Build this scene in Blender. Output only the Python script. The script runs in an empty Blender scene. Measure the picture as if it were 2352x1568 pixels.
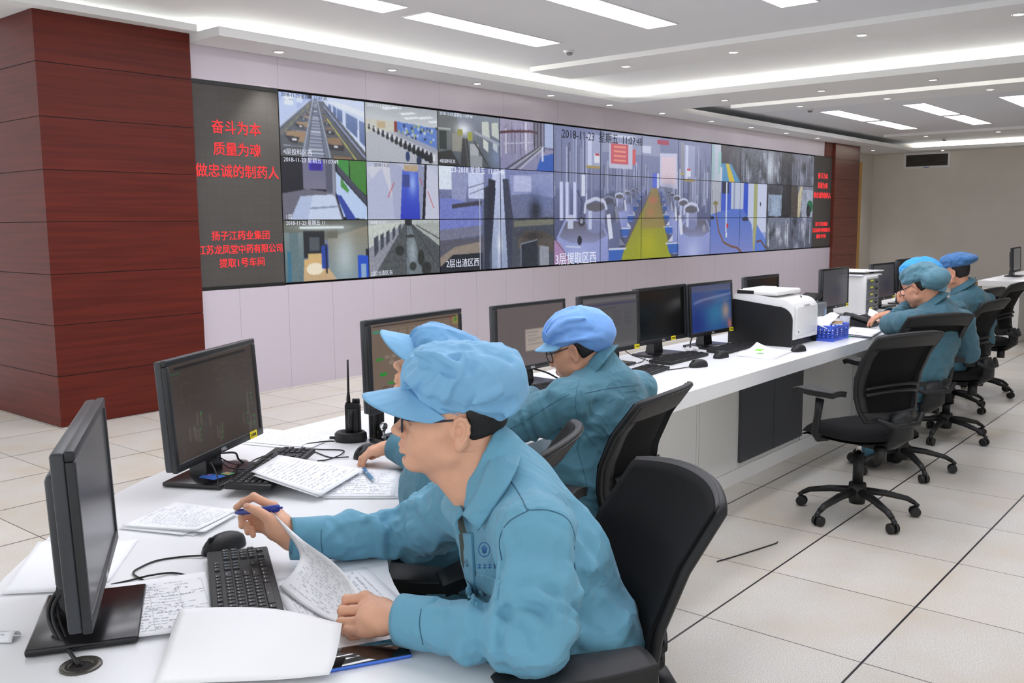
import bpy, bmesh, math, random
import numpy as np
from mathutils import Vector, Matrix
random.seed(7); np.random.seed(7)
SC = bpy.context.scene
COL = SC.collection
PI = math.pi

# ---------------------------------------------------------------- camera
CAM_LOC = Vector((-3.10401527, -2.23412450, 1.51779015))
def camera_matrix(yaw, pitch, roll):
    cy, sy, cp, sp = math.cos(yaw), math.sin(yaw), math.cos(pitch), math.sin(pitch)
    d = Vector((cy*cp, sy*cp, sp)); r = Vector((sy, -cy, 0)); u = r.cross(d)
    cr, sr = math.cos(roll), math.sin(roll)
    r2, u2 = cr*r + sr*u, -sr*r + cr*u
    return Matrix(((r2.x, u2.x, -d.x), (r2.y, u2.y, -d.y), (r2.z, u2.z, -d.z)))
cam = bpy.data.objects.new('camera', bpy.data.cameras.new('camera'))
cam.data.lens = 2141.33*36/2352
cam.data.sensor_width = 36
cam.data.clip_start = .05; cam.data.clip_end = 100
cam.matrix_world = Matrix.Translation(CAM_LOC) @ camera_matrix(.695929454, -.127931813, -.00868676578).to_4x4()
COL.objects.link(cam); SC.camera = cam

# ---------------------------------------------------------------- world and exposure
SC.view_settings.view_transform = 'Standard'
SC.view_settings.look = 'None'
SC.view_settings.gamma = 1
SC.view_settings.use_curve_mapping = False
SC.view_settings.exposure = 0.0
WORLD_STRENGTH = 1.25
CEIL_PANEL_POWER = 10.5
COVE_POWER = 48.0
DOWNLIGHT_POWER = 48.0
wd = bpy.data.worlds.new('world'); SC.world = wd; wd.use_nodes = True
wb = wd.node_tree.nodes['Background']
wb.inputs[0].default_value = (.96, .98, 1.0, 1); wb.inputs[1].default_value = WORLD_STRENGTH
SC.cycles.max_bounces = 8
SC.cycles.diffuse_bounces = 4
SC.cycles.glossy_bounces = 4
SC.cycles.sample_clamp_indirect = 6.0
SC.cycles.use_denoising = True

# ---------------------------------------------------------------- helpers: colour and materials
def lin(r, g, b):
    f = lambda c: (c/255/12.92) if c/255 <= .04045 else ((c/255+.055)/1.055)**2.4
    return (f(r), f(g), f(b), 1)
MATS = {}
def mat(name, rgb, rough=.5, metal=0., spec=.5, noise=None, bump=None, emit=None, alpha=None, coat=0., sheen=0., trans=0., stretch=(1, 1, 1)):
    """Principled material with procedural colour variation (noise = scale, amount) and bump (scale, strength, distance)."""
    if name in MATS: return MATS[name]
    m = bpy.data.materials.new(name); m.use_nodes = True
    nt = m.node_tree; b = nt.nodes['Principled BSDF']
    c = lin(*rgb)
    b.inputs['Base Color'].default_value = c
    b.inputs['Roughness'].default_value = rough
    b.inputs['Metallic'].default_value = metal
    b.inputs['Specular IOR Level'].default_value = spec
    b.inputs['Coat Weight'].default_value = coat
    b.inputs['Coat Roughness'].default_value = .15
    b.inputs['Sheen Weight'].default_value = sheen
    b.inputs['Transmission Weight'].default_value = trans
    if noise or bump:
        tc = nt.nodes.new('ShaderNodeTexCoord'); mp = nt.nodes.new('ShaderNodeMapping')
        mp.inputs['Scale'].default_value = stretch
        nt.links.new(tc.outputs['Object'], mp.inputs['Vector'])
    if noise:
        n = nt.nodes.new('ShaderNodeTexNoise'); n.inputs['Scale'].default_value = noise[0]; n.inputs['Detail'].default_value = 4
        nt.links.new(mp.outputs[0], n.inputs['Vector'])
        r = nt.nodes.new('ShaderNodeMapRange')
        r.inputs['From Min'].default_value = .3; r.inputs['From Max'].default_value = .7
        r.inputs['To Min'].default_value = 1-noise[1]; r.inputs['To Max'].default_value = 1+noise[1]
        nt.links.new(n.outputs[0], r.inputs['Value'])
        mx = nt.nodes.new('ShaderNodeMix'); mx.data_type = 'RGBA'; mx.blend_type = 'MULTIPLY'
        mx.inputs[0].default_value = 1
        mx.inputs[6].default_value = c
        nt.links.new(r.outputs[0], mx.inputs[7])
        nt.links.new(mx.outputs[2], b.inputs['Base Color'])
    if bump:
        n2 = nt.nodes.new('ShaderNodeTexNoise'); n2.inputs['Scale'].default_value = bump[0]; n2.inputs['Detail'].default_value = 5
        nt.links.new(mp.outputs[0], n2.inputs['Vector'])
        bp = nt.nodes.new('ShaderNodeBump'); bp.inputs['Strength'].default_value = bump[1]
        bp.inputs['Distance'].default_value = bump[2] if len(bump) > 2 else .002
        nt.links.new(n2.outputs[0], bp.inputs['Height']); nt.links.new(bp.outputs[0], b.inputs['Normal'])
    if emit:
        b.inputs['Emission Color'].default_value = lin(*emit[0]); b.inputs['Emission Strength'].default_value = emit[1]
    if alpha is not None: b.inputs['Alpha'].default_value = alpha
    MATS[name] = m
    return m

# ---------------------------------------------------------------- helpers: meshes and objects
class MB:
    """collects shapes into one mesh"""
    def __init__(s): s.v = []; s.f = []; s.smooth = []; s.mi = []
    def add(s, vs, fs, smooth=False, mi=0):
        n = len(s.v); s.v += [tuple(map(float, v)) for v in vs]
        s.f += [tuple(n+int(i) for i in f) for f in fs]; s.smooth += [smooth]*len(fs); s.mi += [mi]*len(fs)
        return s
    def box(s, c, d, rot=None, mi=0):
        x, y, z = (k/2 for k in d)
        vs = [Vector(p) for p in ((-x,-y,-z),(x,-y,-z),(x,y,-z),(-x,y,-z),(-x,-y,z),(x,-y,z),(x,y,z),(-x,y,z))]
        if rot is not None: vs = [rot @ v for v in vs]
        return s.add([v+Vector(c) for v in vs], [(3,2,1,0),(4,5,6,7),(0,1,5,4),(1,2,6,5),(2,3,7,6),(3,0,4,7)], mi=mi)
    def bb(s, lo, hi, mi=0):
        return s.box([(a+b)/2 for a, b in zip(lo, hi)], [b-a for a, b in zip(lo, hi)], mi=mi)
    def rbox(s, c, d, r=.005, seg=2, rot=None, mi=0, smooth=True):
        bm = bmesh.new(); bmesh.ops.create_cube(bm, size=1)
        for v in bm.verts: v.co = Vector((v.co.x*d[0], v.co.y*d[1], v.co.z*d[2]))
        bmesh.ops.bevel(bm, geom=bm.edges[:], offset=min(r, min(d)*.49), segments=seg, affect='EDGES', profile=.5)
        M = rot if rot is not None else Matrix.Identity(3)
        s._bm(bm, M, Vector(c), smooth, mi); return s
    def _bm(s, bm, M, t, smooth, mi=0):
        bm.verts.index_update()
        s.add([M @ v.co + t for v in bm.verts], [[v.index for v in f.verts] for f in bm.faces], smooth, mi); bm.free()
    def prism(s, poly, z0, z1, smooth=False, mi=0):
        """poly: 2D points (counter-clockwise) extruded along z"""
        n = len(poly)
        vs = [(x, y, z0) for x, y in poly]+[(x, y, z1) for x, y in poly]
        fs = [tuple(range(n-1, -1, -1)), tuple(range(n, 2*n))]+[(i, (i+1) % n, n+(i+1) % n, n+i) for i in range(n)]
        return s.add(vs, fs, smooth, mi)
    def tube(s, pts, r, seg=8, cap=True, smooth=True, mi=0, flat=None):
        """a tube through pts; r a number or one per point; flat=(normal, factor) squashes it along a direction"""
        pts = [Vector(p) for p in pts]; n = len(pts)
        rs = [r]*n if not hasattr(r, '__len__') else list(r)
        vs = []; up = None
        for i, p in enumerate(pts):
            t = (pts[min(i+1, n-1)]-pts[max(i-1, 0)]).normalized()
            if up is None:
                up = Vector((0, 0, 1)) if abs(t.z) < .9 else Vector((1, 0, 0))
            a = t.cross(up); a = a.normalized() if a.length > 1e-6 else t.orthogonal().normalized()
            up = a.cross(t).normalized()
            for k in range(seg):
                w = 2*PI*k/seg; o = (a*math.cos(w)+up*math.sin(w))*rs[i]
                if flat: q = Vector(flat[0]); o = o - q*(o.dot(q))*(1-flat[1])
                vs.append(p+o)
        fs = [(i*seg+k, i*seg+(k+1) % seg, (i+1)*seg+(k+1) % seg, (i+1)*seg+k) for i in range(n-1) for k in range(seg)]
        if cap: fs += [tuple(range(seg-1, -1, -1)), tuple(range((n-1)*seg, n*seg))]
        return s.add(vs, fs, smooth, mi)
    def cyl(s, a, b, r, seg=20, smooth=True, mi=0):
        a, b = Vector(a), Vector(b)
        r0, r1 = (r, r) if not hasattr(r, '__len__') else r
        t = (b-a).normalized(); x = t.orthogonal().normalized(); y = t.cross(x)
        vs = [p+(x*math.cos(2*PI*k/seg)+y*math.sin(2*PI*k/seg))*q for p, q in ((a, r0), (b, r1)) for k in range(seg)]
        s.add(vs, [(k, (k+1) % seg, seg+(k+1) % seg, seg+k) for k in range(seg)], smooth, mi)
        n = len(s.v)-2*seg
        for f in (tuple(range(n+seg-1, n-1, -1)), tuple(range(n+seg, n+2*seg))):
            s.f.append(f); s.smooth.append(False); s.mi.append(mi)
        return s
    def lathe(s, prof, c=(0, 0, 0), seg=24, smooth=True, M=None, mi=0):
        """prof: (r, z) points turned about z"""
        c = Vector(c); M = M or Matrix.Identity(3); n = len(prof)
        vs = [c+M @ Vector((r*math.cos(2*PI*k/seg), r*math.sin(2*PI*k/seg), z)) for r, z in prof for k in range(seg)]
        fs = [(i*seg+k, i*seg+(k+1) % seg, (i+1)*seg+(k+1) % seg, (i+1)*seg+k) for i in range(n-1) for k in range(seg)]
        return s.add(vs, fs, smooth, mi)
    def ball(s, c, r, seg=16, rings=10, M=None, mi=0):
        r = (r, r, r) if not hasattr(r, '__len__') else r
        M = M or Matrix.Identity(3); c = Vector(c); vs = []; fs = []
        for i in range(rings+1):
            th = PI*i/rings
            for k in range(seg):
                w = 2*PI*k/seg
                vs.append(c+M @ Vector((r[0]*math.sin(th)*math.cos(w), r[1]*math.sin(th)*math.sin(w), -r[2]*math.cos(th))))
        fs = [(i*seg+k, i*seg+(k+1) % seg, (i+1)*seg+(k+1) % seg, (i+1)*seg+k) for i in range(rings) for k in range(seg)]
        return s.add(vs, fs, True, mi)
    def grid(s, fn, nu, nv, smooth=True, mi=0):
        """fn(u, v) -> point, u and v in 0..1"""
        vs = [fn(i/nu, j/nv) for j in range(nv+1) for i in range(nu+1)]
        fs = [(j*(nu+1)+i, j*(nu+1)+i+1, (j+1)*(nu+1)+i+1, (j+1)*(nu+1)+i) for j in range(nv) for i in range(nu)]
        return s.add(vs, fs, smooth, mi)
    def sheet(s, fn, nu, nv, th, smooth=True, mi=0):
        """a grid with thickness th, closed at the rim; fn gives the top side"""
        P = [[Vector(fn(i/nu, j/nv)) for i in range(nu+1)] for j in range(nv+1)]
        N = []
        for j in range(nv+1):
            row = []
            for i in range(nu+1):
                du = P[j][min(i+1, nu)]-P[j][max(i-1, 0)]; dv = P[min(j+1, nv)][i]-P[max(j-1, 0)][i]
                q = du.cross(dv); row.append(q.normalized() if q.length > 0 else Vector((0, 0, 1)))
            N.append(row)
        W = nu+1; n0 = W*(nv+1)
        vs = [P[j][i] for j in range(nv+1) for i in range(W)]+[P[j][i]-N[j][i]*th for j in range(nv+1) for i in range(W)]
        fs = []
        for j in range(nv):
            for i in range(nu):
                a, b, c, d = j*W+i, j*W+i+1, (j+1)*W+i+1, (j+1)*W+i
                fs += [(a, b, c, d), (n0+d, n0+c, n0+b, n0+a)]
        rim = [i for i in range(nu)]+[j*W+nu for j in range(nv)]+[nv*W+i for i in range(nu, 0, -1)]+[j*W for j in range(nv, 0, -1)]
        for k in range(len(rim)):
            a, b = rim[k], rim[(k+1) % len(rim)]
            fs.append((b, a, n0+a, n0+b))
        s.add(vs, fs, smooth, mi)
        s.smooth[-len(rim):] = [False]*len(rim); return s
    def mesh(s, name):
        me = bpy.data.meshes.new(name); me.from_pydata(s.v, [], s.f)
        me.polygons.foreach_set('use_smooth', s.smooth)
        if any(s.mi): me.polygons.foreach_set('material_index', s.mi)
        me.update(); return me
    def build(s, name, m, parent=None, M=None):
        return link(name, s.mesh(name), m, parent, M)
def link(name, me, m, parent=None, M=None):
    ms = m if isinstance(m, (list, tuple)) else [m]
    for k in ms: me.materials.append(k)
    o = bpy.data.objects.new(name, me); COL.objects.link(o)
    if parent: o.parent = parent
    if M is not None: o.matrix_basis = M
    return o
def tag(o, label=None, cat=None, group=None, kind=None):
    for k, v in (('label', label), ('category', cat), ('group', group), ('kind', kind)):
        if v: o[k] = v
    return o
def thing(name, label, cat, loc=(0, 0, 0), rz=0, group=None):
    o = bpy.data.objects.new(name, None); COL.objects.link(o)
    o.empty_display_size = .05
    o.location = loc; o.rotation_euler = (0, 0, rz)
    return tag(o, label, cat, group)
def struct(name, mb, m): return tag(mb.build(name, m), kind='structure')
def copy_tree(o, parent=None):
    c = o.copy(); COL.objects.link(c)
    if parent: c.parent = parent
    for ch in list(o.children): copy_tree(ch, c)
    return c
def rz3(a): return Matrix.Rotation(a, 3, 'Z')
def frame(x=None, z=None):
    """3x3 rotation whose local x points along x and local z is as near to z as it can be"""
    x = Vector(x).normalized(); z = Vector(z); y = z.cross(x).normalized(); z = x.cross(y)
    return Matrix((x, y, z)).transposed()
def text(name, s, size, m, parent=None, M=None, align='CENTER', ext=.0005, sx=1, bold=0.):
    cu = bpy.data.curves.new(name, 'FONT'); cu.body = s; cu.size = size; cu.align_x = align; cu.align_y = 'CENTER'
    cu.extrude = ext; cu.offset = bold; cu.resolution_u = 2
    tmp = bpy.data.objects.new(name, cu); COL.objects.link(tmp)
    me = bpy.data.meshes.new_from_object(tmp.evaluated_get(bpy.context.evaluated_depsgraph_get()))
    bpy.data.objects.remove(tmp); bpy.data.curves.remove(cu); me.name = name; me.materials.clear()
    return link(name, me, m, parent, (M or Matrix.Identity(4)) @ Matrix.Diagonal((sx, 1, 1, 1)))
def place(loc, R=None):
    return Matrix.Translation(Vector(loc)) @ (R.to_4x4() if R is not None else Matrix.Identity(4))
# ================================================================ the room
def node(nt, t, **kw):
    n = nt.nodes.new(t)
    for k, v in kw.items(): setattr(n, k, v)
    return n
def mathn(nt, op, a, b=None):
    n = nt.nodes.new('ShaderNodeMath'); n.operation = op
    for i, q in ((0, a), (1, b)):
        if q is None: continue
        if isinstance(q, (int, float)): n.inputs[i].default_value = q
        else: nt.links.new(q, n.inputs[i])
    return n.outputs[0]
def floor_material():
    m = bpy.data.materials.new('raised_floor_tiles'); m.use_nodes = True; nt = m.node_tree; b = nt.nodes['Principled BSDF']
    tc = node(nt, 'ShaderNodeTexCoord'); sp = node(nt, 'ShaderNodeSeparateXYZ'); nt.links.new(tc.outputs['Object'], sp.inputs[0])
    def line(ax, half):
        t = mathn(nt, 'DIVIDE', sp.outputs[ax], .6)
        f = mathn(nt, 'SUBTRACT', t, mathn(nt, 'ROUND', t))
        return mathn(nt, 'LESS_THAN', mathn(nt, 'MULTIPLY', mathn(nt, 'ABSOLUTE', f), .6), half)
    lx, ly = line(0, .0022), line(1, .0042)
    g = mathn(nt, 'MAXIMUM', lx, ly)
    # speckled cream laminate, a slightly different tone on each tile
    fl = node(nt, 'ShaderNodeVectorMath', operation='SCALE'); fl.inputs['Scale'].default_value = 1/.6
    nt.links.new(tc.outputs['Object'], fl.inputs[0])
    fr = node(nt, 'ShaderNodeVectorMath', operation='FLOOR'); nt.links.new(fl.outputs[0], fr.inputs[0])
    wn = node(nt, 'ShaderNodeTexWhiteNoise'); nt.links.new(fr.outputs[0], wn.inputs['Vector'])
    n1 = node(nt, 'ShaderNodeTexNoise'); n1.inputs['Scale'].default_value = 260; n1.inputs['Detail'].default_value = 3
    n2 = node(nt, 'ShaderNodeTexNoise'); n2.inputs['Scale'].default_value = 2.2; n2.inputs['Detail'].default_value = 5
    for n in (n1, n2): nt.links.new(tc.outputs['Object'], n.inputs['Vector'])
    cr = node(nt, 'ShaderNodeValToRGB'); e = cr.color_ramp.elements
    e[0].position = .33; e[0].color = lin(168, 163, 154); e[1].position = .55; e[1].color = lin(216, 213, 206)
    nt.links.new(n1.outputs[0], cr.inputs[0])
    mx = node(nt, 'ShaderNodeMix', data_type='RGBA', blend_type='MIX'); nt.links.new(cr.outputs[0], mx.inputs[6]); mx.inputs[7].default_value = lin(198, 184, 164)
    f2 = node(nt, 'ShaderNodeMapRange'); nt.links.new(n2.outputs[0], f2.inputs[0]); f2.inputs[1].default_value = .4; f2.inputs[2].default_value = .75; f2.inputs[4].default_value = .75
    nt.links.new(f2.outputs[0], mx.inputs[0])
    tone = node(nt, 'ShaderNodeMapRange'); nt.links.new(wn.outputs[0], tone.inputs[0]); tone.inputs[3].default_value = .93; tone.inputs[4].default_value = 1.04
    m3 = node(nt, 'ShaderNodeMix', data_type='RGBA', blend_type='MULTIPLY'); m3.inputs[0].default_value = 1
    nt.links.new(mx.outputs[2], m3.inputs[6]); nt.links.new(tone.outputs[0], m3.inputs[7])
    m4 = node(nt, 'ShaderNodeMix', data_type='RGBA'); nt.links.new(g, m4.inputs[0]); nt.links.new(m3.outputs[2], m4.inputs[6]); m4.inputs[7].default_value = lin(28, 25, 30)
    nt.links.new(m4.outputs[2], b.inputs['Base Color'])
    b.inputs['Roughness'].default_value = .38; b.inputs['Specular IOR Level'].default_value = .35
    bp = node(nt, 'ShaderNodeBump'); bp.inputs['Strength'].default_value = .5; bp.inputs['Distance'].default_value = .003; bp.invert = True
    nt.links.new(g, bp.inputs['Height']); nt.links.new(bp.outputs[0], b.inputs['Normal'])
    return m
def wood_material(name, dark, light, rough=.32):
    m = bpy.data.materials.new(name); m.use_nodes = True; nt = m.node_tree; b = nt.nodes['Principled BSDF']
    tc = node(nt, 'ShaderNodeTexCoord'); mp = node(nt, 'ShaderNodeMapping'); mp.inputs['Scale'].default_value = (.5, .5, 13)
    nt.links.new(tc.outputs['Object'], mp.inputs[0])
    n = node(nt, 'ShaderNodeTexNoise'); n.inputs['Scale'].default_value = 2.6; n.inputs['Detail'].default_value = 7; n.inputs['Distortion'].default_value = .25
    nt.links.new(mp.outputs[0], n.inputs['Vector'])
    cr = node(nt, 'ShaderNodeValToRGB'); e = cr.color_ramp.elements
    e[0].position = .35; e[0].color = lin(*dark); e[1].position = .8; e[1].color = lin(*light)
    nt.links.new(n.outputs[0], cr.inputs[0]); nt.links.new(cr.outputs[0], b.inputs['Base Color'])
    b.inputs['Roughness'].default_value = rough; b.inputs['Specular IOR Level'].default_value = .28
    return m
def wall_material(name, rgb, rough, sx, sz, phase=0.):
    """glossy panel cladding with thin seams every sx metres along x"""
    m = bpy.data.materials.new(name); m.use_nodes = True; nt = m.node_tree; b = nt.nodes['Principled BSDF']
    tc = node(nt, 'ShaderNodeTexCoord'); sp = node(nt, 'ShaderNodeSeparateXYZ'); nt.links.new(tc.outputs['Object'], sp.inputs[0])
    t = mathn(nt, 'DIVIDE', mathn(nt, 'ADD', sp.outputs[0], phase), sx)
    f = mathn(nt, 'MULTIPLY', mathn(nt, 'ABSOLUTE', mathn(nt, 'SUBTRACT', t, mathn(nt, 'ROUND', t))), sx)
    g = mathn(nt, 'LESS_THAN', f, .0016)
    mx = node(nt, 'ShaderNodeMix', data_type='RGBA'); nt.links.new(g, mx.inputs[0]); mx.inputs[6].default_value = lin(*rgb); mx.inputs[7].default_value = lin(*[int(c*.72) for c in rgb])
    nt.links.new(mx.outputs[2], b.inputs['Base Color']); b.inputs['Roughness'].default_value = rough; b.inputs['Specular IOR Level'].default_value = .45
    return m
M_floor = floor_material()
M_wood = wood_material('red_veneer', (80, 20, 10), (104, 32, 16), .5)
M_wood2 = wood_material('red_veneer_lit', (98, 48, 38), (116, 62, 50))  # same red wood; the light on the far pillar is put into its colour
M_lav = wall_material('lavender_cladding', (199, 190, 201), .3, 1.04, 1, -2.155+1.04*3)
M_lav_low = wall_material('lavender_cladding_low', (200, 191, 201), .42, .52, 1, -.1)
M_wall = mat('warm_plaster', (214, 208, 199), .85, noise=(1.5, .03))
M_ceil = mat('matte_ceiling', (220, 222, 226), .9, noise=(.7, .015))
M_trim = mat('ceiling_trim_paint', (228, 229, 230), .8)
M_dark = mat('dark_gap', (26, 20, 20), .8)
M_base = mat('oak_baseboard', (176, 134, 84), .5, noise=(9, .08))
M_gold = mat('gold_trim', (196, 150, 60), .3, .6, noise=(5, .1))

WY = 4.87                                       # the video wall's face
struct('floor', MB().bb((-7, -8, -.1), (20, 7, 0)), M_floor)
wb_ = MB(); wb_.bb((1.0, WY, 0), (16.7, WY+.25, .955))
struct('wall_back', wb_, M_lav_low)
struct('wall_back_upper', MB().bb((1.0, WY, 2.718), (14.89, WY+.25, 2.994)), M_lav)
struct('wall_back_core', MB().bb((1.0, WY+.06, .955), (15.4, WY+.25, 2.718)), M_dark)
struct('wall_back_red', MB().bb((14.89, WY-.01, 2.718), (15.33, WY+.25, 3.0)), M_wood)
def column(name, x0, x1, y0, y1, top, m, edges):
    mb = MB(); mb.bb((x0+.004, y0+.004, 0), (x1-.004, y1, top), mi=1)
    for a, b in zip(edges[:-1], edges[1:]): mb.bb((x0, y0, a+.004), (x1, y1, min(b, top)-.002), mi=0)
    return struct(name, mb, [m, M_dark])
column('wall_left', .015, 1.262, 4.82, 7.0, 3.062, M_wood, [0, .387, .773, 1.155, 1.543, 1.924, 2.306, 2.695, 3.08])
column('wall_right_pillar', 15.33, 16.68, 4.82, 5.6, 2.995, M_wood2, [0, .387, .773, 1.155, 1.543, 1.924, 2.306, 2.695, 3.08])
struct('trim_1', MB().bb((16.70, 4.86, 0), (16.95, 4.99, 2.69)), M_gold)
struct('wall_right', MB().bb((19.35, -5.2, 0), (19.6, 6, 3.2)), M_wall)
struct('wall_front_unseen', MB().bb((1.5, -5.2, 0), (19.6, -5.0, 3.2)), M_wall)  # unseen, added so that world light comes in only near the camera
struct('wall_back_far', MB().bb((16.7, 5.45, 0), (19.4, 5.6, 3.2)), M_wall)
struct('baseboard_right', MB().bb((19.335, -5, 0), (19.352, 5.45, .1)), M_base)

# ---- ceiling: two trays with lit coves, lowered soffits round them and shallow beams across them
ZS, ZT, ZB = 2.995, 3.17, 3.12
struct('ceiling', MB().bb((-4.2, -5.2, ZT), (19.6, 6, ZT+.12)), M_ceil)
def soffit(name, lo, hi): return struct(name, MB().bb(lo, hi), M_trim)
soffit('trim_2', (1.266, 4.40, ZS), (19.35, 5.6, 3.066))          # along the video wall
soffit('trim_3', (-4.2, 4.70, 3.062), (1.264, 5.6, 3.118))          # over the red column
soffit('trim_4', (7.16, -5, ZS+.001), (8.24, 4.41, 3.066))        # between the trays
soffit('trim_5', (18.83, -5, ZS+.001), (19.35, 4.41, 3.066))      # by the far wall
struct('trim_6', MB().bb((5.0, -5, ZB), (5.74, 4.25, ZT)), M_trim)
struct('trim_7', MB().bb((9.6, -5, ZB), (10.42, 4.2, ZT)), M_trim)
struct('trim_8', MB().bb((16.2, -5, ZB), (16.95, 4.2, ZT)), M_trim)
def emissive(name, rgb, power):
    m = bpy.data.materials.new(name); m.use_nodes = True; nt = m.node_tree
    nt.nodes.remove(nt.nodes['Principled BSDF'])
    e = node(nt, 'ShaderNodeEmission'); e.inputs[0].default_value = lin(*rgb); e.inputs[1].default_value = power
    nt.links.new(e.outputs[0], nt.nodes['Material Output'].inputs[0]); return m
M_cove = emissive('cove_tube_glow', (255, 252, 240), COVE_POWER)
M_panel = emissive('light_panel_diffuser', (246, 246, 255), CEIL_PANEL_POWER)
M_down = emissive('downlight_lens', (255, 252, 244), 8.0)
M_alu = mat('white_aluminium', (222, 222, 224), .45)
def cove(label, lo, hi):
    tag(MB().bb(lo, hi).build('cove_light', M_cove), label, 'light', 'cove lights')
cove('long cove light glowing above the video wall ledge', (1.4, 4.98, 3.067), (7.6, 5.02, 3.15))
cove('cove light glowing above the ledge by the red column', (-4.1, 5.1, 3.119), (1.24, 5.14, 3.15))
cove('cove light glowing across the ceiling in front of the first soffit', (7.60, -4.9, 3.067), (7.64, 4.5, 3.125))
cove('far cove light glowing near the air vent wall', (19.2, -4.9, 3.067), (19.24, 4.5, 3.09))

def flat_light(x0, x1, y0, y1, label):
    t = thing('ceiling_light', label, 'light', ((x0+x1)/2, (y0+y1)/2, ZT), 0, 'flush ceiling light panels')
    w, d = x1-x0, y1-y0; f = MB(); k = .014
    for c, s in (((0, d/2-k/2), (w, k)), ((0, -d/2+k/2), (w, k)), ((w/2-k/2, 0), (k, d-2*k)), ((-w/2+k/2, 0), (k, d-2*k))):
        f.box((c[0], c[1], -.004), (s[0], s[1], .008))
    f.build('frame', M_alu, t)
    MB().box((0, 0, -.002), (w-2*k, d-2*k, .003)).build('diffuser', M_panel, t)
def up(x, y, z=ZT):                             # from the height of the soffit out to the tray along the line of sight
    s = (z-CAM_LOC.z)/(ZS+.005-CAM_LOC.z)
    return CAM_LOC.x+(x-CAM_LOC.x)*s, CAM_LOC.y+(y-CAM_LOC.y)*s
NEAR_ROWS = [(2.59, 2.87, 'row nearest the video wall'), (1.48, 1.76, 'second row from the video wall'), (.38, .67, 'third row from the video wall'), (-.74, -.45, 'unseen fourth row from the video wall'), (-1.85, -1.56, 'unseen fifth row from the video wall')]
for y0, y1, w in NEAR_ROWS:  # panels out of view carry the grid on, added to brighten the foreground
    for x0, x1, c in ((1.78, 3.36, 'far'), (.02, 1.60, 'near'), (-1.74, -.16, 'unseen nearest')):
        a, b = up(x0, y0), up(x1, y1)
        flat_light(a[0], b[0], a[1], b[1], f'{c} white light panel of the first ceiling bay, {w}')
for y0, y1, w in ((2.70, 2.99, 'row nearest the video wall'), (1.57, 1.87, 'middle row'), (.42, .72, 'third row')):
    for x0, x1, c in ((9.87, 11.58, 'near'), (11.75, 13.40, 'far')):
        a, b = up(x0, y0), up(x1, y1)
        flat_light(a[0], b[0], a[1], b[1], f'{c} white light panel of the far ceiling bay, {w}')
SPOT = bpy.data.lights.new('downlight_beam', 'SPOT'); SPOT.energy = DOWNLIGHT_POWER; SPOT.spot_size = math.radians(86); SPOT.spot_blend = .7; SPOT.shadow_soft_size = .04; SPOT.color = (1, .97, .92)
def downlight_proto():
    t = thing('downlight', 'x', 'light')
    MB().lathe([(.036, 0), (.052, -.001), (.055, -.005), (.046, -.009), (.040, -.007), (.036, 0)], seg=24).build('trim_ring', M_alu, t)
    MB().lathe([(.0001, -.0045), (.02, -.0055), (.041, -.0065)], seg=20).build('lens', M_down, t)
    l = bpy.data.objects.new('beam', SPOT); COL.objects.link(l); l.parent = t; l.location = (0, 0, -.03)
    return t
DL = None
def downlight(x, y, z, label, group):
    global DL
    if DL is None: DL = downlight_proto(); o = DL
    else: o = copy_tree(DL)
    o.location = (x, y, z); o['label'] = label; o['group'] = group
    return o
ORD = ['first', 'second', 'third', 'fourth', 'fifth', 'sixth', 'seventh', 'eighth', 'ninth', 'tenth']
for i, x in enumerate((2.01, 3.34, 4.58, 5.88, 7.12, 8.42, 9.86, 11.2, 12.57, 13.95)):
    downlight(x, 4.64, ZS, f'round downlight over the video wall, {ORD[i]} from the red column', 'downlights over the video wall')
for i, y in enumerate((3.27, 2.05, .82, -.42)):
    downlight(5.39, y, ZB, f'round downlight on the near ceiling beam, {ORD[i]} from the video wall', 'downlights on the near beam')
for i, y in enumerate((3.34, 2.11, .88)):
    downlight(7.74, y, ZS, f'round downlight on the wide soffit between the bays, {ORD[i]} from the video wall', 'downlights between the bays')
for i, y in enumerate((3.34, 2.12, .85)):
    downlight(10.05, y, ZB, f'round downlight on the beam before the far light panels, {ORD[i]} from the video wall', 'downlights on the second beam')
for i, y in enumerate((3.5, 2.2)):
    downlight(16.57, y, ZB, f'round downlight on the farthest beam, {ORD[i]} from the video wall', 'downlights on the farthest beam')
downlight(17.9, 4.98, ZS, 'round downlight in the far corner behind the right pillar', 'downlights by the far wall')
o = downlight(19.1, 3.87, ZS, 'round downlight close above the air vent', 'downlights by the far wall')
bpy.data.objects.remove([c for c in o.children if c.type == 'LIGHT'][0])
def detector(x, y, label):
    t = thing('smoke_detector', label, 'smoke detector', (x, y, ZT), 0, 'smoke detectors')
    MB().lathe([(.0, 0), (.052, 0), (.052, -.014), (.046, -.02), (.001, -.02)], seg=24).build('base', M_alu, t)
    MB().lathe([(.034, -.02), (.036, -.03), (.030, -.044), (.0, -.048)], seg=20).build('sensor_head', mat('detector_grey', (130, 132, 132), .5), t)
a = up(3.70, 2.77); detector(*a, 'white smoke detector beside the nearest light panels')
a = up(9.52, 2.97); detector(*a, 'dark smoke detector before the far light panels')
detector(18.2, 3.6, 'smoke detector on the far ceiling near the glowing cove')
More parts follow.
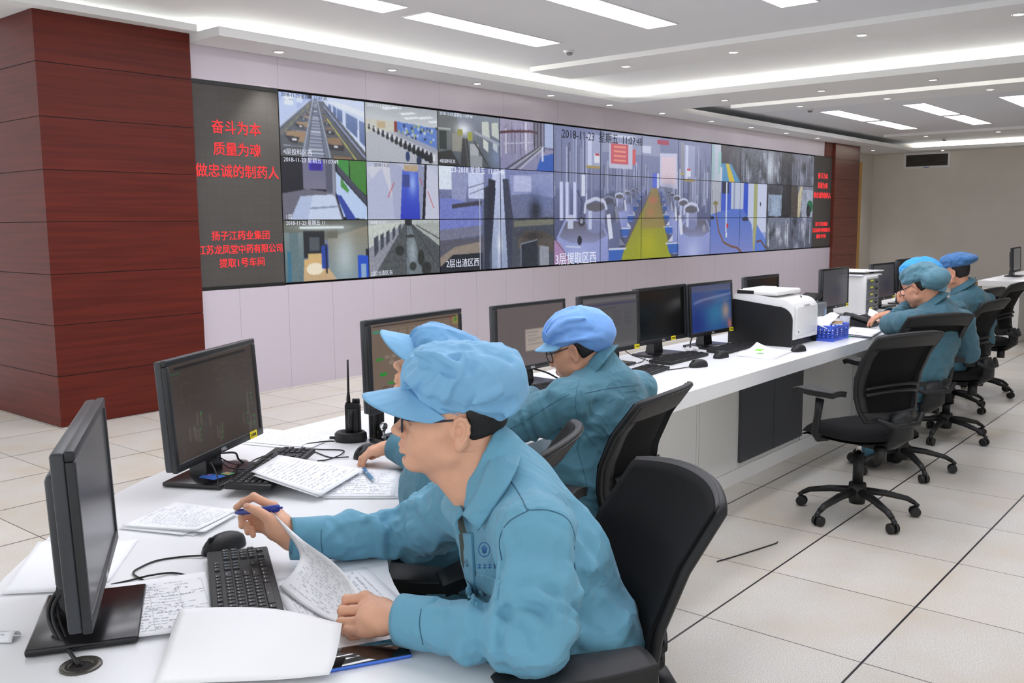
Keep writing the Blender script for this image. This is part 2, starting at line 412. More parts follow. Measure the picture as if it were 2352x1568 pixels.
# ---- air vent on the far wall
t = thing('air_vent', 'white framed air vent with dark slats high on the far wall', 'air vent', (19.35, 4.265, 2.81))
f = MB(); W, H, k = 1.0, .36, .05
for c, s in (((0, H/2-k/2), (W, k)), ((0, -H/2+k/2), (W, k)), ((W/2-k/2, 0), (k, H-2*k)), ((-W/2+k/2, 0), (k, H-2*k))):
    f.box((-.008, c[0], c[1]), (.02, s[0], s[1]))
f.build('frame', M_alu, t)
MB().box((-.002, 0, 0), (.004, W-2*k, H-2*k)).build('backing', mat('vent_dark', (28, 28, 26), .7), t)
f = MB()
for i in range(11): f.box((-.010, 0, -.12+i*.024), (.016, W-2*k, .004), Matrix.Rotation(.6, 3, 'Y'))
f.build('slats', mat('vent_slat', (96, 94, 88), .5), t)
MB().box((-.02, 0, -H/2+.02), (.003, .12, .02)).build('tag', mat('blue_tag', (70, 110, 160), .5), t)
# ================================================================ the video wall: 36 display panels and the two LED signs
class Picture:
    """what a camera feed shows, drawn with plain shapes; u to the right, v down, both 0..1"""
    def __init__(s, w, h, rgb):
        s.w, s.h = w, h; s.a = np.empty((h, w, 3), np.float32); s.a[:] = rgb
        s.U, s.V = np.meshgrid((np.arange(w)+.5)/w, (np.arange(h)+.5)/h)
        s.rng = np.random.RandomState(w*7+h)
    def poly(s, pts, rgb, al=1., rgb2=None):
        P = np.array(pts, float)
        i0, i1 = max(int(P[:, 0].min()*s.w)-1, 0), min(int(P[:, 0].max()*s.w)+2, s.w)
        j0, j1 = max(int(P[:, 1].min()*s.h)-1, 0), min(int(P[:, 1].max()*s.h)+2, s.h)
        if i1 <= i0 or j1 <= j0: return s
        U, V = s.U[j0:j1, i0:i1], s.V[j0:j1, i0:i1]; ins = np.zeros(U.shape, bool); n = len(P)
        for k in range(n):
            (x0, y0), (x1, y1) = P[k], P[(k+1) % n]
            if y0 == y1: continue
            ins ^= ((y0 > V) != (y1 > V)) & (U < (x1-x0)*(V-y0)/(y1-y0)+x0)
        c = np.array(rgb, np.float32)
        if rgb2 is not None:
            t = ((V-P[:, 1].min())/(np.ptp(P[:, 1])+1e-6))[..., None]; c = c*(1-t)+np.array(rgb2, np.float32)*t
        else: c = np.broadcast_to(c, U.shape+(3,))
        A = s.a[j0:j1, i0:i1]; A[ins] = A[ins]*(1-al)+c[ins]*al
        return s
    def rect(s, u0, v0, u1, v1, rgb, al=1., rgb2=None): return s.poly([(u0, v0), (u1, v0), (u1, v1), (u0, v1)], rgb, al, rgb2)
    def line(s, p, q, w, rgb, al=1., w2=None):
        p, q = np.array(p, float), np.array(q, float); asp = s.w/s.h; d = (q-p)*[asp, 1]; n = np.array([-d[1], d[0]])/(np.hypot(*d)+1e-9)/[asp, 1]
        w2 = w if w2 is None else w2
        return s.poly([p-n*w/2, p+n*w/2, q+n*w2/2, q-n*w2/2], rgb, al)
    def path(s, pts, w, rgb, al=1.):
        for a, b in zip(pts[:-1], pts[1:]): s.line(a, b, w, rgb, al)
        return s
    def oval(s, u, v, ru, rv, rgb, al=1., rgb2=None): return s.poly([(u+ru*math.cos(t), v+rv*math.sin(t)) for t in np.linspace(0, 2*PI, 28)[:-1]], rgb, al, rgb2)
    def glow(s, u, v, ru, rv, rgb, al):
        g = (np.exp(-((s.U-u)/ru)**2-((s.V-v)/rv)**2)*al)[..., None]; s.a = s.a*(1-g)+np.array(rgb, np.float32)*g; return s
    def noise(s, amt, cell=1):
        h, w = -(-s.h//cell), -(-s.w//cell); n = np.kron(s.rng.rand(h, w)-.5, np.ones((cell, cell)))[:s.h, :s.w]
        s.a = s.a+(n*amt*2)[..., None]; return s
    def pipes(s, u0, u1, v0, v1, n, dark, light):
        for k in range(n):
            u = u0+(u1-u0)*s.rng.rand(); w = (.002+.012*s.rng.rand()**2)*(u1-u0)/.3; t = s.rng.rand()
            a = v0+(v1-v0)*s.rng.rand()*.3; b = v1-(v1-v0)*s.rng.rand()*.3
            s.rect(u, a, u+w, b, [d*(1-t)+l*t for d, l in zip(dark, light)], .85)
        return s
    def soft(s, n=1):
        for _ in range(n):
            p = np.pad(s.a, ((1, 1), (1, 1), (0, 0)), 'edge')
            s.a = (p[:-2, 1:-1]+p[2:, 1:-1]+p[1:-1, :-2]+p[1:-1, 2:]+2*p[1:-1, 1:-1])/6
        return s
PW, PH = 152, 86                                # picture cells per display panel
def feed(c, r): return Picture(PW*c, PH*r, (120, 130, 160))
def feed_conveyor():
    p = feed(1, 1); p.rect(0, 0, 1, 1, (186, 204, 248)); p.poly([(0, 0), (.36, 0), (.38, .1), (0, .62)], (176, 196, 244)); p.poly([(0, .2), (.06, 0), (.2, 0), (.2, .3), (0, .52)], (196, 212, 250))
    p.rect(.06, .05, .155, .2, (232, 242, 255)); p.line((.06, .12), (.155, .11), .008, (150, 160, 196)); p.line((.105, .05), (.105, .2), .008, (150, 160, 196)); p.rect(.2, .04, .26, .14, (220, 232, 255)); p.rect(.33, 0, .37, .06, (70, 80, 100))
    p.poly([(.47, .02), (.55, 0), (1, 0), (1, .9), (.8, .62)], (214, 226, 254)); p.poly([(.5, .06), (.74, .08), (1, .18), (1, .28), (.7, .16)], (232, 240, 255))
    for q in (((.76, .22), (.91, .31), (.9, .63), (.76, .46)), ((.66, .17), (.725, .2), (.72, .41), (.66, .33)), ((.615, .13), (.65, .16), (.65, .31), (.615, .27)), ((.56, .11), (.595, .13), (.595, .24), (.56, .2)), ((.93, .33), (1, .36), (1, .77), (.925, .67))): p.poly(q, (120, 142, 190), 1, (92, 112, 160))
    p.poly([(0, .56), (.36, .08), (.5, .08), (1, .86), (1, 1), (0, 1)], (104, 112, 130), 1, (86, 88, 92)); p.line((.32, .1), (0, .53), .02, (206, 214, 236)); p.line((.34, .12), (0, .64), .014, (120, 124, 120)); p.line((.36, .12), (.02, .66), .012, (170, 164, 110))
    for u0, u1, v0, v1 in ((.05, .29, .60, .79), (.165, .32, .44, .545), (.225, .335, .34, .405), (.265, .345, .27, .325), (.295, .355, .21, .25)):
        p.poly([(u0+.02, v0), (u1, v0-.005), (u1-.01, v1-.02), (u0+.03, v1-.06)], (168, 140, 112)); p.poly([(u0, v0+(v1-v0)*.38), (u1-.06*(u1-u0)/.2, v0+(v1-v0)*.45), (u1-.09*(u1-u0)/.2, v1), (u0+.05*(u1-u0)/.2, v1-.02)], (50, 50, 60)); c = (u0+u1)/2-.01; p.rect(c-.12*(u1-u0), v0+(v1-v0)*.6, c+.1*(u1-u0), v0+(v1-v0)*.78, (232, 234, 240)); p.line((u0-.02, v1+.035), (u1-.01, v1+.045), .014*(u1-u0)/.2, (150, 158, 176))
    for u0, u1, v0, v1 in ((.53, .74, .66, .86), (.505, .63, .50, .60), (.485, .585, .40, .455), (.475, .555, .325, .37), (.465, .53, .26, .29)):
        p.poly([(u0, v0), (u1-.06, v0-.01), (u1-.02, v1-.08), (u0+.02, v1-.08)], (150, 122, 98)); p.poly([(u0+.01, v0+(v1-v0)*.5), (u1, v0+(v1-v0)*.55), (u1-.01, v1), (u0+.03, v1)], (56, 54, 62)); c = (u0+u1)/2; p.rect(c-.1*(u1-u0), v0+(v1-v0)*.6, c+.1*(u1-u0), v0+(v1-v0)*.76, (226, 228, 236))
    p.rect(.6, .95, .82, 1, (140, 112, 88)); p.line((.535, .35), (.88, 1), .02, (206, 200, 96)); p.line((.5, .16), (1, .96), .034, (150, 160, 196)); p.line((.485, .16), (.99, 1), .012, (44, 50, 66))
    p.poly([(.22, 1), (.385, .06), (.43, .06), (.58, 1)], (118, 126, 144)); p.poly([(.3, 1), (.392, .08), (.425, .08), (.49, 1)], (140, 150, 176))
    for k in range(20): v = .16+.84*(k/20)**1.6; p.line((.40-.105*v, v), (.415+.075*v, v), .006+.016*v, (206, 212, 226)); p.line((.40-.105*v, v+.02*v), (.415+.075*v, v+.02*v), .004+.01*v, (70, 76, 90))
    p.line((.385, .06), (.24, 1), .02, (176, 186, 208)); p.line((.43, .06), (.565, 1), .02, (176, 186, 208)); p.line((.395, .1), (.29, 1), .008, (60, 66, 80)); p.line((.425, .1), (.5, 1), .008, (60, 66, 80))
    return p.noise(6).soft()
def feed_dark_room():
    p = feed(1, 1); p.rect(0, 0, 1, 1, (26, 28, 40)); p.rect(.24, 0, .54, .5, (112, 114, 142), 1, (128, 126, 150)); p.rect(.5, 0, .62, .55, (92, 94, 116))
    p.rect(.31, .04, .47, .2, (62, 44, 200)); p.rect(.33, .08, .45, .2, (44, 30, 120), .6)
    p.poly([(0, .58), (.28, .5), (.6, .55), (.7, 1), (0, 1)], (112, 112, 130)); p.poly([(.08, 1), (.2, .62), (.34, .6), (.3, 1)], (196, 212, 248), .9); p.poly([(.28, 1), (.34, .6), (.6, .58), (.68, 1)], (214, 228, 255), .95); p.poly([(.3, .8), (.66, .76), (.66, .79), (.3, .83)], (120, 130, 160), .7)
    p.poly([(.63, 0), (.78, 0), (.78, .32), (.66, .2)], (66, 150, 70)); p.poly([(.79, 0), (1, 0), (1, .6), (.8, .34)], (70, 138, 58)); p.poly([(.64, .08), (1, .62), (1, .76), (.64, .2)], (74, 76, 96)); p.poly([(.62, .2), (1, .78), (1, 1), (.7, .95), (.62, .55)], (196, 218, 255)); p.poly([(.68, .3), (.78, .5), (.76, .55), (.68, .45)], (80, 150, 70))
    p.poly([(.62, .58), (.68, .6), (.86, 1), (.74, 1)], (52, 74, 170)); p.rect(.58, 0, .61, .6, (150, 152, 170))
    return p.noise(8).soft()
def feed_corridor():
    p = feed(1, 1); p.rect(0, 0, 1, .32, (96, 100, 92), 1, (120, 126, 116)); p.rect(0, .2, .22, 1, (132, 148, 150), 1, (90, 120, 130)); p.rect(.06, .2, .16, 1, (104, 128, 134)); p.rect(.03, .5, .07, 1, (60, 120, 150))
    p.rect(.22, .18, .46, .62, (36, 40, 46)); p.rect(.28, .28, .4, .5, (84, 92, 100)); p.rect(.26, .55, .44, .64, (220, 190, 130))
    p.poly([(.22, .64), (.44, .62), (.62, 1), (.2, 1)], (230, 190, 128), 1, (206, 176, 140)); p.oval(.34, .8, .1, .1, (252, 240, 214)); p.rect(.42, .42, .5, .8, (38, 72, 176)); p.rect(.47, .4, .49, .88, (24, 28, 40))
    p.poly([(.5, .3), (1, .1), (1, 1), (.6, 1), (.5, .8)], (150, 142, 122), 1, (128, 150, 160)); p.glow(.7, .6, .12, .4, (206, 220, 228), .7); p.rect(.5, .1, .62, .3, (110, 112, 100))
    p.rect(.18, .1, .7, .14, (235, 250, 255)); p.glow(.44, .12, .3, .05, (240, 250, 255), .6)
    p.poly([(.86, .6), (1, .62), (1, 1), (.86, 1)], (34, 84, 210)); p.rect(.9, .76, .97, 1, (150, 180, 215)); p.rect(.97, .5, 1, .62, (30, 40, 50))
    return p.noise(8).soft()
def feed_control_room():
    p = feed(1, 1); p.rect(0, 0, 1, .32, (172, 178, 186), 1, (206, 212, 220))
    for a, b in ((.2, .07), (.45, .13), (.7, .17), (.5, .2), (.85, .22)): p.poly([(a, b), (a+.2, b-.04), (a+.25, b-.02), (a+.05, b+.03)], (240, 246, 255))
    p.rect(0, .28, .45, .52, (206, 206, 196)); p.rect(.15, .3, .26, .42, (196, 176, 140)); p.rect(.38, .28, .42, .52, (140, 54, 44)); p.poly([(.42, .28), (.98, .34), (.98, .72), (.42, .46)], (92, 130, 210))
    for k in range(60):
        u = .43+.54*p.rng.rand(); v = .31+.28*p.rng.rand()*(.5+u/2); p.rect(u, v, u+.03, v+.05, [(30, 40, 70), (200, 215, 250), (180, 190, 90), (120, 150, 220)][k % 4], .8)
    p.poly([(0, .5), (.42, .46), (1, .74), (1, 1), (0, 1)], (186, 190, 200)); p.poly([(.42, .46), (.98, .7), (.98, .8), (.42, .52)], (160, 166, 186))
    for k in range(15):
        t = k/15; u, v = .05+.9*t, .4+.5*t; q = .5+t; p.oval(u, v+.03, .03*q, .06*q, (24, 28, 36)); p.rect(u+.02*q, v-.04*q, u+.05*q, v+.05*q, (228, 230, 238)); p.rect(u-.01, v-.06*q, u+.016*q, v-.01, (40, 44, 60))
    p.oval(.56, .88, .03, .09, (40, 62, 110)); p.oval(.72, .94, .035, .09, (34, 50, 84))
    return p.noise(8).soft()
def feed_blue_corridor():
    p = feed(1, 1); p.rect(0, 0, 1, 1, (196, 202, 226)); p.poly([(0, .1), (.3, 0), (.48, .1), (.45, 1), (.3, 1)], (214, 216, 232)); p.poly([(0, .4), (.2, .1), (.42, 1), (0, 1)], (190, 196, 226)); p.poly([(.3, 0), (.48, .05), (.46, 1), (.36, 1)], (176, 182, 214))
    p.poly([(.48, .12), (.7, .1), (.78, 1), (.44, 1)], (84, 108, 220), 1, (44, 62, 196)); p.glow(.62, .35, .05, .2, (170, 200, 255), .8); p.rect(.48, .2, .58, .42, (64, 78, 150)); p.rect(.5, .02, .7, .14, (190, 170, 140))
    p.poly([(.7, 0), (.8, .04), (.76, 1), (.72, 1)], (150, 158, 190)); p.poly([(.8, 0), (.83, 0), (.79, 1), (.75, 1)], (26, 28, 38)); p.poly([(.83, 0), (1, .2), (1, 1), (.79, 1)], (206, 210, 232))
    for k in range(9): p.oval(.28+.01*k, .6-.03*k, .008, .012, (206, 60, 70)); p.oval(.84+.01*k, .5+.035*k, .007, .01, (206, 60, 70))
    for k in range(5): p.oval(.73+.006*k, .25+.03*k, .007, .01, (210, 50, 60))
    return p.noise(6).soft()
def feed_trough():
    p = feed(1, 1); p.rect(0, 0, 1, .3, (190, 198, 200)); p.poly([(0, .1), (.5, .04), (0, .9)], (206, 212, 208)); p.poly([(0, .5), (.48, .06), (.5, .1), (.08, 1), (0, 1)], (150, 152, 166))
    for k in range(5): a = .07+.085*k; p.poly([(a, .32-.05*k), (a+.06-.008*k, .27-.05*k), (a+.06-.008*k, .55-.09*k), (a, .66-.1*k)], (70, 76, 88))
    p.poly([(.5, .06), (.58, .06), (1, .5), (1, 1), (.06, 1)], (82, 88, 92)); p.poly([(.62, .08), (1, .05), (1, .5)], (176, 182, 180)); p.line((.66, .1), (1, .36), .02, (70, 72, 74))
    p.poly([(.52, .12), (.6, .12), (.74, 1), (.5, 1)], (112, 124, 132)); p.line((.52, .1), (.5, 1), .01, (40, 44, 46)); p.line((.59, .1), (.78, 1), .01, (40, 44, 46)); p.line((.62, .1), (.98, .9), .012, (46, 50, 52)); p.glow(.6, .6, .05, .25, (190, 205, 215), .6)
    for u, v, a, b in ((.42, .55, .06, .09), (.58, .3, .06, .03), (.72, .7, .05, .14), (.8, .9, .07, .12), (.6, .85, .05, .08)): p.oval(u, v, a, b, (34, 38, 36), .8)
    p.rect(.5, 0, .6, .1, (44, 48, 52))
    return p.noise(14).noise(10, 3).soft()
def feed_warehouse():
    p = feed(1, 1); p.rect(0, 0, 1, 1, (132, 142, 160), 1, (76, 84, 90)); p.poly([(0, 0), (.3, .1), (.36, .5), (0, .8)], (104, 110, 112)); p.rect(.02, .36, .13, .7, (40, 52, 50)); p.rect(.0, .3, .2, .34, (180, 184, 186)); p.glow(.4, .3, .12, .12, (240, 244, 255), .95)
    for a in (.7, .86): p.poly([(a, .12), (a+.11, .1), (a+.13, .44), (a, .36)], (206, 212, 206)); p.poly([(a+.02, .44), (a+.1, .5), (a+.1, .7), (a+.02, .62)], (216, 222, 214))
    p.poly([(.56, .3), (1, .5), (1, .56), (.58, .36)], (168, 176, 190)); p.rect(.22, .38, .38, .72, (150, 148, 140)); p.rect(.3, .3, .38, .42, (150, 150, 60)); p.rect(.5, .56, .64, .92, (176, 180, 188)); p.rect(.5, .78, .7, 1, (150, 156, 166)); p.rect(.46, .34, .54, .5, (160, 164, 70))
    p.poly([(.38, .46), (.46, .46), (.5, 1), (.34, 1)], (52, 56, 58)); p.poly([(0, .76), (.2, .7), (.34, 1), (0, 1)], (42, 44, 44)); p.line((.56, .5), (.82, 1), .03, (44, 46, 40)); p.line((.42, .46), (.47, 1), .012, (150, 154, 150))
    p.glow(.95, .8, .15, .3, (150, 170, 220), .6)
    return p.noise(12).soft()
def feed_pipes():
    p = feed(1, 1); p.rect(0, 0, 1, 1, (164, 158, 190), 1, (140, 140, 178)); p.pipes(0, .72, 0, .8, 26, (96, 92, 120), (220, 220, 242)); p.rect(.6, 0, .78, .5, (120, 118, 140)); p.rect(.82, 0, 1, .5, (176, 190, 230)); p.rect(.8, 0, .82, .6, (70, 74, 96))
    p.path([(0, .28), (.2, .24), (.55, .2), (.7, .22)], .05, (84, 50, 60)); p.line((.06, .5), (.6, .42), .02, (200, 204, 226))
    for a in (.62, .68, .74): p.rect(a, 0, a+.02, .55, (62, 62, 80))
    for k in range(4): p.line((.1+.08*k, 1), (.72+.03*k, .5), .03, [(60, 62, 72), (170, 172, 186), (80, 82, 92), (190, 194, 214)][k])
    p.poly([(.75, .7), (1, .62), (1, 1), (.66, 1)], (48, 96, 190)); p.rect(.76, .5, .8, .8, (206, 214, 238)); p.line((.8, .52), (1, .54), .02, (80, 90, 120))
    return p.noise(14).soft()
def feed_slag():
    p = feed(2, 2); p.rect(0, 0, 1, 1, (130, 140, 190), 1, (70, 78, 96)); p.rect(0, 0, .12, .22, (226, 238, 255)); p.poly([(.1, .02), (.24, .02), (.2, .4), (.1, .36)], (150, 158, 200)); p.rect(.23, .05, .36, .3, (206, 216, 250)); p.line((.23, .2), (.38, .14), .01, (110, 110, 140)); p.line((.24, .26), (.4, .18), .01, (120, 120, 150))
    p.poly([(0, .3), (.1, .3), (.34, .38), (.34, .58), (0, .6)], (120, 132, 206)); p.poly([(.1, .36), (.34, .32), (.34, .36), (.1, .4)], (66, 66, 84)); p.poly([(0, .6), (.34, .56), (.34, .66), (0, .7)], (120, 124, 150)); p.poly([(0, .7), (.36, .68), (.36, .86), (0, .95)], (92, 92, 108)); p.poly([(0, .86), (.12, .76), (.33, .72), (.32, .84), (.1, .86), (0, .98)], (150, 138, 128)); p.poly([(0, .95), (.1, .84), (.34, .83), (.34, 1), (0, 1)], (28, 34, 48))
    p.poly([(.43, .04), (.54, .0), (.58, 1), (.42, 1)], (206, 216, 250), 1, (150, 164, 196)); p.poly([(.36, .2), (.44, .14), (.46, .2), (.42, .78), (.4, .85), (.4, 1), (.36, 1)], (46, 52, 72)); p.poly([(.4, .1), (.46, .12), (.43, .5), (.39, .5)], (40, 44, 60)); p.poly([(.52, .1), (.57, .1), (.61, .5), (.6, 1), (.56, 1)], (60, 66, 88))
    p.rect(.32, .2, .325, 1, (196, 204, 226)); p.line((.33, .24), (.36, .28), .01, (190, 196, 220))
    p.poly([(.58, .06), (1, .02), (1, .5), (.62, .5)], (150, 160, 206)); p.poly([(.6, .26), (.76, .24), (1, .28), (1, .52), (.62, .52)], (108, 116, 150)); p.glow(.86, .3, .14, .16, (120, 136, 190), .8); p.glow(.82, .42, .06, .14, (30, 34, 46), .9); p.rect(.62, .06, .78, .22, (206, 212, 248), .7)
    p.poly([(.6, .5), (1, .48), (1, 1), (.6, 1)], (72, 78, 92)); p.poly([(.62, .52), (1, .5), (1, .56), (.62, .58)], (120, 122, 110)); p.poly([(.65, .72), (.72, .62), (.9, .64), (1, .7), (1, .86), (.86, .8), (.66, .82)], (92, 86, 82)); p.glow(.8, .68, .1, .05, (40, 38, 42), .8); p.poly([(.68, .76), (.84, .72), (.84, 1), (.68, 1)], (40, 46, 60)); p.path([(.68, 1), (.68, .76), (.84, .72)], .012, (140, 148, 166)); p.poly([(.86, .78), (.95, .8), (.95, 1), (.86, 1)], (150, 156, 170))
    p.line((.5, .5), (.48, 1), .05, (214, 224, 250), .5); p.glow(.49, .75, .02, .08, (235, 242, 255), .9)
    return p.noise(12).noise(8, 3).soft()
def feed_tanks():
    p = feed(4, 3); p.rect(0, 0, 1, 1, (134, 144, 190), 1, (74, 80, 112)); p.rect(0, 0, 1, .45, (126, 134, 174))
    p.pipes(0, .25, .02, .55, 40, (70, 76, 110), (214, 224, 255)); p.pipes(.25, .54, .22, .5, 60, (60, 66, 96), (200, 208, 240)); p.pipes(.63, 1, .2, .62, 60, (62, 68, 98), (206, 214, 246)); p.pipes(.8, 1, 0, .6, 26, (54, 58, 84), (196, 206, 238))
    p.rect(.26, 0, .62, .16, (150, 158, 190)); p.rect(.3, .02, .46, .04, (214, 222, 244)); p.rect(.6, .02, .68, .06, (170, 60, 90))
    p.rect(.17, .04, .25, .28, (164, 172, 208)); p.rect(.18, .04, .2, .28, (206, 214, 244)); p.rect(.17, .27, .25, .29, (170, 150, 90)); p.rect(.215, .18, .245, .25, (226, 230, 245)); p.rect(.22, .18, .243, .195, (200, 60, 70))
    p.rect(.79, .04, .87, .34, (158, 166, 202)); p.rect(.8, .04, .82, .34, (206, 214, 244)); p.rect(.79, .33, .87, .35, (170, 150, 90)); p.rect(.81, .24, .84, .31, (226, 230, 245)); p.rect(.813, .24, .838, .255, (200, 70, 90)); p.rect(.765, .02, .79, .3, (150, 150, 170)); p.rect(.765, .28, .79, .3, (180, 160, 90))
    p.rect(.3, .08, .44, .28, (196, 200, 226)); p.rect(.31, .09, .415, .245, (206, 92, 110))
    for k in range(4): p.rect(.325, .105+.035*k, .4, .12+.035*k, (246, 170, 140), .8)
    p.rect(.44, .12, .46, .24, (216, 90, 100)); p.rect(.5, .08, .56, .14, (206, 212, 238))
    p.poly([(.62, .13), (.74, .12), (.745, .42), (.62, .4)], (204, 206, 236)); p.poly([(.63, .16), (.73, .15), (.73, .39), (.63, .37)], (226, 206, 222))
    p.rect(.57, .3, .6, .42, (92, 112, 220)); p.rect(.6, .3, .615, .42, (214, 222, 244))
    # the yellow walkway
    p.poly([(.565, .42), (.605, .42), (.705, 1), (.365, 1)], (146, 140, 88), 1, (158, 164, 44))
    p.poly([(.57, .42), (.6, .42), (.66, .75), (.49, .75)], (150, 128, 96), .7); p.glow(.575, .52, .03, .03, (206, 110, 96), .7); p.glow(.56, .62, .03, .04, (190, 126, 90), .6); p.glow(.55, .88, .06, .12, (190, 186, 40), .6); p.line((.61, .45), (.715, 1), .008, (120, 104, 90)); p.line((.56, .45), (.36, 1), .012, (120, 104, 90))
    def tank(u, v, q, side, ul):
        # u, v: middle of the body and its dome rim; q: size; side: -1 left row, 1 right row; ul: middle of the lid
        p.poly([(u-.14*q, v+.10*q), (u-.10*q, v-.02*q), (u+.10*q, v-.02*q), (u+.14*q, v+.10*q), (u+.14*q, v+.6*q), (u-.14*q, v+.6*q)], (160, 170, 224), 1, (128, 140, 200)); p.poly([(u-.13*q, v+.10*q), (u-.09*q, v-.015*q), (u+.09*q, v-.015*q), (u+.13*q, v+.10*q), (u+.06*q, v+.15*q), (u-.06*q, v+.15*q)], (98, 94, 106), .9, (134, 140, 180)); p.glow(u-.02*q, v+.3*q, .07*q, .12*q, (190, 200, 244), .75)
        p.rect(ul-.052*q, v-.13*q, ul+.052*q, v+.03*q, (146, 154, 196)); p.oval(ul, v+.03*q, .052*q, .05*q, (130, 138, 180)); p.oval(ul, v-.12*q, .053*q, .035*q, (100, 100, 112)); p.rect(ul-.04*q, v-.09*q, ul-.02*q, v+.05*q, (196, 204, 236))
        p.path([(ul-.06*q, v-.07*q), (ul-.055*q, v-.15*q), (ul, v-.185*q), (ul+.05*q, v-.165*q), (ul+.065*q, v-.1*q)], .028*q, (206, 212, 238)); w = ul+(.075*q if side < 0 else -.095*q); p.poly([(w-.012*q, v-.06*q), (w+.01*q, v-.07*q), (w+.028*q, v+.12*q), (w+.004*q, v+.13*q)], (220, 226, 246))
        k = -side; p.poly([(u+k*.145*q, v+.2*q), (u+k*.24*q, v+.2*q), (u+k*.22*q, v+.3*q), (u+k*.145*q, v+.3*q)], (60, 104, 190)); p.poly([(u+k*.145*q, v+.2*q), (u+k*.25*q, v+.2*q), (u+k*.25*q, v+.215*q), (u+k*.145*q, v+.215*q)], (206, 214, 240)); p.poly([(u+k*.14*q, v+.32*q), (u+k*.2*q, v+.42*q), (u+k*.14*q, v+.42*q)], (206, 212, 236))
    for k in range(8, 0, -1):
        q = .92*.7**(k-1)*.66; t = 1-.72**k; tank(.17+.37*t, .70-.31*t, q*1.05, -1, .2+.335*t); tank(.87-.25*t, .70-.31*t, q, 1, .855-.235*t)
    p.poly([(.25, .5), (.33, .46), (.40, .9), (.30, .95)], (70, 76, 100), .55); p.glow(.46, .5, .05, .12, (54, 60, 86), .5); p.glow(.68, .5, .05, .12, (54, 60, 86), .5)
    tank(.155, .70, 1.0, -1, .222); tank(.885, .70, .88, 1, .848)
    p.oval(.145, .69, .018, .035, (60, 60, 72)); p.oval(.145, .685, .01, .02, (150, 154, 180)); p.line((.06, .87), (.14, .88), .012, (206, 214, 244)); p.oval(.135, .83, .012, .035, (40, 44, 60)); p.oval(.95, .76, .014, .035, (150, 154, 180)); p.poly([(0, .82), (.03, .84), (.09, 1), (0, 1)], (176, 140, 186)); p.path([(.01, .83), (.05, .9), (.08, 1)], .008, (110, 90, 110))
    for a in (.03, .06, .1): p.rect(a, .4, a+.022, .68, (206, 216, 250)); p.rect(a+.016, .4, a+.024, .68, (130, 138, 180))
    p.rect(.145, .34, .165, .5, (220, 226, 248)); p.path([(.12, .46), (.15, .54), (.14, .64)], .008, (50, 54, 80)); p.rect(.07, .64, .1, .74, (196, 204, 232))
    return p.noise(12).soft()
def feed_yellow_strip():
    p = feed(1, 1); p.rect(0, 0, 1, 1, (70, 72, 86)); p.rect(0, 0, .1, 1, (160, 190, 200)); p.rect(.1, 0, .3, 1, (190, 200, 220)); p.rect(.24, .2, .32, .8, (150, 200, 200)); p.poly([(.3, 0), (.7, 0), (.6, .5), (.35, .5)], (64, 62, 74)); p.pipes(.6, 1, .1, .8, 16, (40, 40, 52), (170, 172, 186)); p.poly([(.32, .5), (.66, .5), (1, 1), (.3, 1)], (84, 150, 200)); p.poly([(.48, .5), (.58, .5), (.8, 1), (.6, 1)], (214, 190, 60)); p.rect(.28, .6, .36, 1, (206, 216, 230))
    return p.noise(12).soft()
def feed_rack(seed, dark, light, n, extra=None):
    p = feed(1, 1); p.rng = np.random.RandomState(seed); p.rect(0, 0, 1, 1, dark, 1, [c*.8 for c in dark]); p.pipes(0, 1, .05, 1, n, [c*.5 for c in dark], light)
    for k in range(8): u, v = p.rng.rand(2); p.glow(u, v, .08, .14, light if k % 2 else (30, 32, 40), .6)
    if extra: extra(p)
    return p.noise(16).noise(14, 4).soft()
def feed_blue_floor():
    p = feed(2, 2); p.rect(0, 0, 1, 1, (150, 168, 222)); p.rect(0, 0, .2, .6, (176, 182, 196)); p.pipes(0, .18, 0, .5, 14, (90, 96, 110), (214, 220, 236)); p.rect(.17, 0, .34, .42, (58, 92, 206)); p.rect(.18, 0, .3, .16, (40, 44, 70)); p.rect(.34, 0, .56, .4, (190, 200, 226)); p.rect(.38, 0, .41, .4, (150, 160, 190)); p.rect(.56, 0, .64, .5, (44, 82, 206)); p.rect(.64, 0, .78, .66, (196, 206, 236)); p.rect(.75, 0, .82, 1, (168, 172, 120)); p.rect(.82, 0, 1, .72, (204, 212, 240))
    p.poly([(.12, .42), (.34, .38), (.56, .38), (.72, .6), (.76, 1), (0, 1), (0, .46)], (84, 118, 206), 1, (128, 140, 206)); p.poly([(.82, .6), (1, .84), (1, 1), (.78, 1)], (96, 130, 214)); p.rect(.25, 0, .272, .7, (206, 214, 236)); p.rect(.27, .58, .3, .64, (206, 44, 60)); p.oval(.27, .74, .014, .04, (226, 232, 246))
    p.path([(.08, .3), (.1, .5), (.14, .68), (.22, .84), (.34, .9), (.46, .93), (.55, 1)], .028, (126, 84, 64)); p.path([(.82, .86), (.9, .84), (1, .96)], .03, (110, 70, 60)); p.oval(.88, .3, .012, .03, (70, 74, 96)); p.oval(.6, .52, .06, .03, (50, 56, 80))
    p.oval(.08, .3, .04, .03, (140, 130, 90)); p.oval(.03, .5, .03, .02, (40, 44, 60))
    return p.noise(8).soft()
GREYBLUE, PALE = (104, 110, 128), (196, 204, 226)
def gp(p): p.glow(.1, .5, .2, .6, (206, 216, 232), .9).rect(.55, 0, 1, 1, (40, 42, 50), .6)
def gw(p): p.rect(.08, .3, .6, .95, (170, 196, 230), .8).pipes(.1, .58, .3, .95, 14, (60, 70, 90), (230, 238, 255)).rect(.64, 0, 1, 1, (30, 30, 36), .8)
